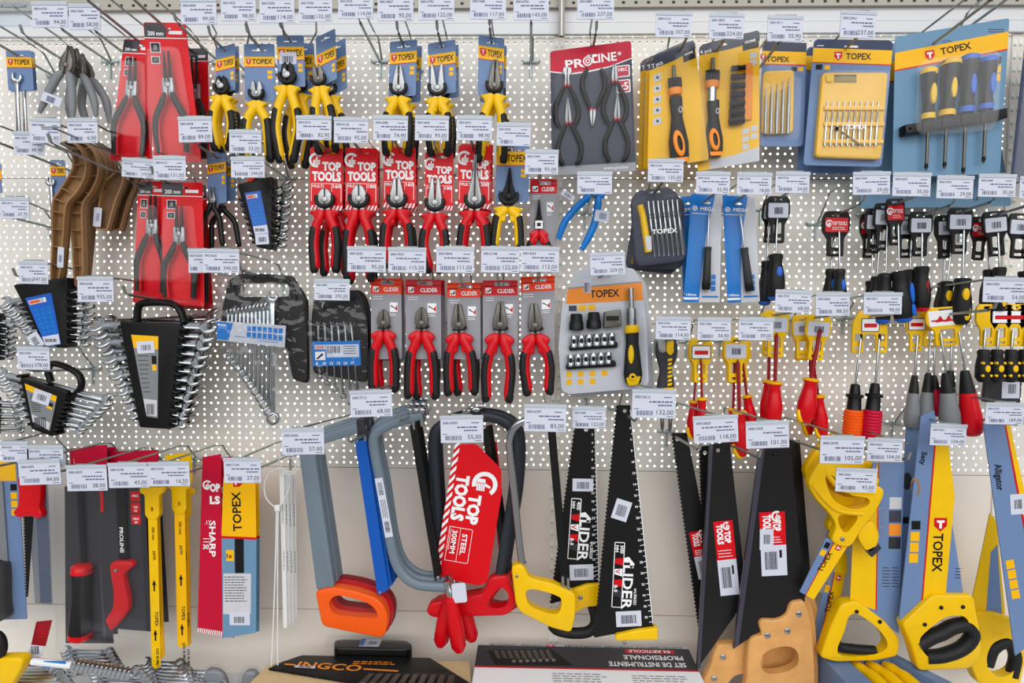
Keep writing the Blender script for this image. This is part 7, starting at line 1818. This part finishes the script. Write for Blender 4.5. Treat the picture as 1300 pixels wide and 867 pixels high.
dsaw('slanting blue sleeved saw with Alligator lettering at the edge', [(1244, 536), (1276, 534), (1336, 800), (1292, 836)], .165,
     ([(1271, 538), (1277, 538), (1340, 800), (1318, 760)], [(1270, 538), (1272, 538), (1320, 762), (1317, 764)]), None, None, None, [], extra=ex_c)
t = T('clear_pack', 'clear plastic pack corner over the slanting saw sleeve', 'pack', 1275, 540, .19)
m = t.mb(); m.poly(rnd([(1252, 520), (1300, 516), (1300, 580), (1262, 586)], 5), 0, 1, 'clear', bev=1); t.single(m)
# ================================================================== BOXES AND SPANNERS ON THE BASE SHELF
def world_box(name, lab, cat, x0, x1, y0, y1, ztop, build, grp=None, z0=SHELF_Z, body='paper', extra=None):
    """carton standing on the base shelf; build(m, f) prints on its top, f(u, v): u along x, v from back (0) to front (1)"""
    t = WT(name, lab, cat, ((x0 + x1) / 2, (y0 + y1) / 2, z0), grp)
    m = t.mb(); L = t.loc
    v = [(x - L.x, y - L.y, z - L.z) for x in (x0, x1) for y in (y0, y1) for z in (z0, ztop)]
    m.add(v, [(0, 1, 3, 2), (4, 6, 7, 5), (0, 4, 5, 1), (2, 3, 7, 6), (0, 2, 6, 4), (1, 5, 7, 3)], body)
    t.part('body', m)
    return t
class TopMB(MB):
    """prints on a horizontal surface: x mm from the left edge, y mm from the back edge, w mm above"""
    def __init__(s, t, x0, yb, z, rot=0):
        MB.__init__(s, t); s.kk = .001; s.x0, s.yb, s.z, s.r = x0, yb, z, math.radians(rot)
    def P(s, x, y, w):
        px = s.o[0] + x * s.ux[0] + y * s.uy[0]; py = s.o[1] + x * s.ux[1] + y * s.uy[1]
        c, n = math.cos(s.r), math.sin(s.r)
        X = px / 1000 * c - py / 1000 * n; Y = px / 1000 * n + py / 1000 * c
        L = s.t.loc
        return (s.x0 + X - L.x, s.yb - Y - L.y, s.z + (w + s.w0) / 1000 - L.z)
# set box with upside-down lettering
A = at(607, 817, .05)
t = WT('tool_set_box', 'white and black tool set carton with upside-down lettering on its top', 'carton', (A.x + .20, -.17, SHELF_Z), 'cartons on the base shelf')
zt = A.z
m = TopMB(t, A.x, -.05, SHELF_Z); m.poly(rrect(0, 0, 432, 240, 2), 0, (zt - SHELF_Z) * 1000, 'white'); t.part('body', m)
m = TopMB(t, A.x, -.05, zt)
m.box(0, 6, 432, 84, .4, 'charcoal'); m.box(0, 84, 432, 89, .6, 'red'); m.box(0, 0, 432, 6, .4, 'paper')
m.poly(ell(150, 3, 12, 4), .3, .8, 'red'); m.box(140, 2.2, 160, 3.8, 1.0, 'white'); m.box(148, -.5, 152, 6.5, 1.0, 'white')
m.set(135, 1.5, 1, 180); m.text('CHROME VANADIUM', 0, 0, 6, 'black', .8, width=110); m.set(420, 1.5, 1, 180); m.text('INSTRUMENTE CHROME VANADIUM', 0, 0, 6, 'black', .8, width=240)
m.set(412, 60, 1, 180); m.text('SET DE INSTRUMENTE', 0, 0, 22, 'white', .9, width=150)
m.set(412, 35, 1, 180); m.text('PROFESIONALE', 0, 0, 22, 'white', .9, width=118)
m.base(); m.box(300, 12, 400, 27, .7, 'red'); m.set(392, 14, 1, 180); m.text('94 ARTICOLE', 0, 0, 15, 'white', 1.0, width=84); m.base()
m.flat([(20, 26), (150, 14), (190, 76), (40, 80)], .7, 'black')
for i in range(9): m.flat([(34 + i * 13, 28 - i * .9), (42 + i * 13, 27 - i * .9), (50 + i * 13, 56), (42 + i * 13, 56)], .9, 'gunmetal')
for i in range(7): m.flat(ell(76 + i * 13, 66 - i * 1.2, 4, 6, 10), 1.1, 'steel')
m.lines(150, 104, 260, 9, 8, 2.4, 'grey_handle', .7); m.lines(300, 106, 410, 9, 8, 2.4, 'grey_handle', .7)
t.part('printed_lid', m)
# saw pack with orange letters on a wooden block
A = at(356, 836, .10)
t = WT('saw_pack', 'black saw pack with orange lettering lying on pale wood', 'saw pack', (A.x + .2, -.2, SHELF_Z), 'cartons on the base shelf')
m = TopMB(t, A.x - .02, -.085, SHELF_Z); m.poly([(0, 30), (30, 10), (400, 0), (430, 240), (-30, 240)], 0, (A.z - SHELF_Z) * 1000 - 6, 'wood_pale'); t.part('board', m)
m = TopMB(t, A.x, -.085, A.z - .004); m.poly([(8, 26), (38, 0), (300, 0), (395, 90), (380, 140), (-10, 50)], 0, 4, 'black', bev=1)
m.set(16, 44, 1, 4); m.text('INGCO', 26, 0, 30, 'foam_orange', 4.6, width=130); m.box(0, -11, 22, -6, 4.5, 'foam_orange'); m.box(160, -11, 230, -6, 4.5, 'foam_orange'); m.base()
m.set(20, 28, 1, 4); m.box(20, 10, 62, 17, 4.8, 'paper'); m.barcode(30, 11, 54, 16, 5, 'ink', 9); m.base(); m.lines(150, 20, 250, 2, 7, 3, 'foam_orange', 4.6); t.part('sleeve', m)
m = TopMB(t, A.x, -.085, A.z + .001); m.poly([(208, 66), (352, 60), (372, 140), (170, 140)], 0, 4, 'black', bev=1)
for i in range(10): m.poly([(196 + i * 17, 78), (206 + i * 17, 78), (196 + i * 18, 110), (184 + i * 18, 110)], 4, 10, 'gunmetal', bev=1)
t.part('bit_row', m)
# wrapped black tool on top of the saw pack
B = at(474, 817, .06)
t = WT('wrapped_tool', 'black wrapped tool with small blue and white label behind the saw pack', 'tool pack', (B.x, -.07, B.z - .03))
m = TopMB(t, B.x - .085, -.045, B.z - .028); m.poly(rnd([(0, 6), (16, 0), (150, 0), (168, 16), (160, 36), (10, 36)], 8), -6, 30, 'gloss_black', bev=5); t.part('body', m)
m = TopMB(t, B.x - .085, -.045, B.z + .002); m.set(74, 16, 1, 0); m.rect(-16, -13, 26, 14, 0, 1.2, 'paper', 2); m.box(-16, -13, -6, 14, 1.5, 'blue'); m.barcode(2, -4, 20, 8, 1.6, 'ink_blue', 9); t.part('label_sticker', m)
m = TopMB(t, B.x - .085, -.045, B.z - .028); m.poly(rnd([(26, 40), (170, 38), (176, 52), (30, 54)], 4), 0, 8, 'foam_orange', bev=1); t.part('orange_strip', m)
m = TopMB(t, B.x - .1, -.045, B.z - .026); m.poly(rnd([(0, 0), (215, -6), (250, 50), (8, 48)], 8), 34, 35, 'film', bev=3); t.part('film_wrap', m)
# open blue tray of yellow handled tools
C_ = at(1060, 832, .10)
t = WT('tool_tray', 'blue open carton holding yellow handled tools at the bottom edge', 'carton', (C_.x + .1, -.2, SHELF_Z), 'cartons on the base shelf')
m = TopMB(t, C_.x - .03, -.09, SHELF_Z); hh = (C_.z - SHELF_Z) * 1000
m.poly([(0, 0), (150, -4), (245, 180), (10, 180)], 0, hh - 14, 'topex_blue'); m.poly([(0, 0), (150, -4), (245, 180), (10, 180)], hh - 14, hh, 'topex_blue', [[(46, 16), (136, 12), (205, 170), (60, 170)]]); t.part('body', m)
m = TopMB(t, C_.x - .03, -.09, C_.z); m.poly(rnd([(52, 3), (104, 1), (108, 9), (56, 11)], 2), .2, .8, 'paper'); m.barcode(66, 4, 90, 8, 1.1, 'ink', 9); t.part('sticker', m)
for i in range(3):
    tt = WT('chisel', ('first', 'second', 'third')[i] + ' yellow handled tool lying in the blue carton, counted from the looped saws', 'chisel', (C_.x + .04 + i * .034, -.16, C_.z - .012), 'yellow handled tools in the carton')
    m = TopMB(tt, C_.x - .03, -.09, C_.z - .012); x = 62 + i * 30
    m.tube(spline([(x, 20, 0), (x + 4, 40, 1), (x + 10, 60, 2), (x + 14, 82, 1), (x + 20, 120, 0)], 4), [9, 12, 10.5, 12.5, 12, 9], 'yellow', 12); tt.single(m) if False else tt.part('handle', m)
    m = TopMB(tt, C_.x - .03, -.09, C_.z - .012); m.tube([(x + 20, 118, 0), (x + 24, 140, 0)], 8, 'charcoal', 10); tt.part('end_cap', m)
# loose wrapped spanners heaped at the bottom
ordn = ('first', 'second', 'third', 'fourth', 'fifth', 'sixth', 'seventh', 'eighth')
for where, n, x0, y0, x1, dx, R, d0 in (('stack under the dark pouches', 7, 84, 826, 138, 3.2, 6.5, .07), ('stack beside the yellow tool', 6, -6, 846, 66, 4.5, 7.5, .13),
                                     ('stack below the yellow blades', 7, 186, 841, 228, 5.0, 7, .07), ('stack under the twisted auger', 5, 120, 850, 172, 4.0, 7, .14), ('low stack beside the small bag', 5, 236, 852, 268, 4.5, 6.5, .10)):
    for i in range(n):
        t = T('loose_spanner', ordn[i] + ' spanner from the top of the ' + where, 'spanner', (x0 + x1) / 2, y0 + 4.8 * i, d0 + .012 * i, 'wrapped spanners stacked on the base shelf')
        m = t.mb(); R_ = R * (1 - .04 * i)
        wrench(t, (x0 + i * 1.5, y0 + 4.8 * i), (x1 + dx * i, y0 + 4.8 * i + 2), R_, R_, R_ * .42, 'open', 'ring', 46, 0, 5)
for lab, pts in (('clear wrapped bundle of small tools beside the low spanner stack', [(258, 860), (262, 846), (276, 842), (290, 848), (296, 862), (294, 880), (262, 882)]),
                 ('clear bag of grey parts beside the pale wood', [(306, 858), (312, 846), (326, 844), (334, 852), (340, 864), (338, 882), (306, 882)])):
    t = T('plastic_bag', lab, 'bag', pts[0][0] + 18, 880, .12)
    m = t.mb(); m.poly(closed([(x * .8 + (pts[0][0] + 18) * .2, y + 4) for x, y in pts], 4), 2, 14, 'grey_handle', bev=4); t.part('contents', m)
    m = t.mb(); m.poly(closed(pts, 4), 0, 20, 'film', bev=5); t.part('film_wrap', m)
t = T('twisted_bit', 'bright twisted wood auger lying over the spanner heap', 'auger bit', 130, 848, .20)
m = t.mb(); m.tube([(92, 843, 4), (170, 856, 4)], 3.4, 'chrome', 10)
for i in range(13):
    a = poly_mid((94, 843), (168, 855), i / 13); m.poly(ell(a[0] + 3, a[1], 3, 7.5, 12, 24), -2, 11, 'chrome', bev=1.2)
t.part('twist', m)
m = t.mb(); m.tube([(44, 838, 4), (94, 843, 4)], 4.5, 'tie_white', 10); t.part('sleeve', m)
m = t.mb(); m.rect(60, 836, 88, 844, 8, 9, 'blue', 1); t.part('label_band', m)
t = T('red_tag_tool', 'red and white tag leaning up from the spanner heap', 'tag', 45, 818, .17)
m = t.mb(); m.poly([(48, 789), (68, 787), (58, 820), (40, 818)], 0, 1, 'red_dark'); m.lines(50, 793, 64, 5, 3.5, .9, 'red', 1.3); m.poly([(40, 818), (56, 820), (52, 834), (33, 834)], 0, 1, 'paper'); m.barcode(40, 820, 50, 830, 1.3, 'ink', 7); m.poly([(33, 834), (50, 834), (46, 846), (30, 845)], 0, 1, 'crimson'); t.single(m)
t = T('yellow_tool', 'yellow plastic tool end with black grip at the corner', 'tool', 10, 850, .20)
m = t.mb(); m.poly(closed([(-20, 838), (6, 832), (32, 832), (34, 842), (22, 862), (-10, 900), (-30, 890)]), -10, 12, 'yellow', bev=3); t.part('body', m)
m = t.mb(); m.tube(spline([(-10, 800, 4), (4, 808, 4), (6, 824, 4), (-4, 838, 4)], 5), 6, 'rubber', 10); t.part('grip', m)
# ================================================================== LIGHT
W = bpy.data.worlds.new('world'); SC.world = W; W.use_nodes = True
bg = W.node_tree.nodes['Background']
tcw = W.node_tree.nodes.new('ShaderNodeTexCoord'); gr = W.node_tree.nodes.new('ShaderNodeSeparateXYZ'); rm = W.node_tree.nodes.new('ShaderNodeValToRGB')
W.node_tree.links.new(tcw.outputs['Generated'], gr.inputs[0]); W.node_tree.links.new(gr.outputs['Z'], rm.inputs['Fac'])
E = rm.color_ramp.elements
E[0].position = 0.0; E[0].color = (.44, .42, .40, 1)
E[1].position = 1.0; E[1].color = (.85, .87, .92, 1)
for p_, v_ in ((.04, .20), (.20, .24), (.27, .85), (.36, .42), (.44, 1.05), (.56, .5), (.66, 1.0), (.8, .6)):
    e_ = E.new(p_); e_.color = (v_, v_ * 1.02, v_ * 1.06, 1)
W.node_tree.links.new(rm.outputs['Color'], bg.inputs['Color']); bg.inputs['Strength'].default_value = .78
def lamp(name, loc, size, power, target, col=(1, .985, .96)):
    l = bpy.data.lights.new(name, 'AREA'); l.shape = 'RECTANGLE'; l.size, l.size_y = size; l.energy = power; l.color = col
    o = bpy.data.objects.new(name, l); COL.objects.link(o); o.location = loc
    o.rotation_euler = (Vector(target) - Vector(loc)).to_track_quat('-Z', 'Y').to_euler()
lamp('ceiling_and_fill_lamp', (-.4, -2.1, 2.0), (3.4, .4), 4, (-.2, 0, -.3))
lamp('ceiling_and_fill_lamp', (.3, -3.6, 2.6), (4.4, .6), 22, (0, 0, -.4))
lamp('ceiling_and_fill_lamp', (.4, -7.0, 2.4), (14.0, 4.4), 400, (0, 0, -.5))  # wide frontal fill added to brighten the board, not a ceiling fixture
# added lamp and white panel behind the holes stand in for a bright aisle
lb = bpy.data.lights.new('backlight_lamp', 'AREA'); lb.shape = 'RECTANGLE'; lb.size, lb.size_y = 3.0, 1.2; lb.energy = 3.0 * 1.2 * 4 * 1.35; lb.color = (1, .985, .93)
ob = bpy.data.objects.new('backlight_lamp', lb); COL.objects.link(ob); ob.location = (0, .05, z1 - .52); ob.rotation_euler = (math.radians(90), 0, 0)
SC.view_settings.view_transform = 'Standard'; SC.view_settings.look = 'None'
SC.view_settings.gamma = 1.0; SC.view_settings.exposure = 0.12
try: SC.view_settings.use_curve_mapping = False
except Exception: pass
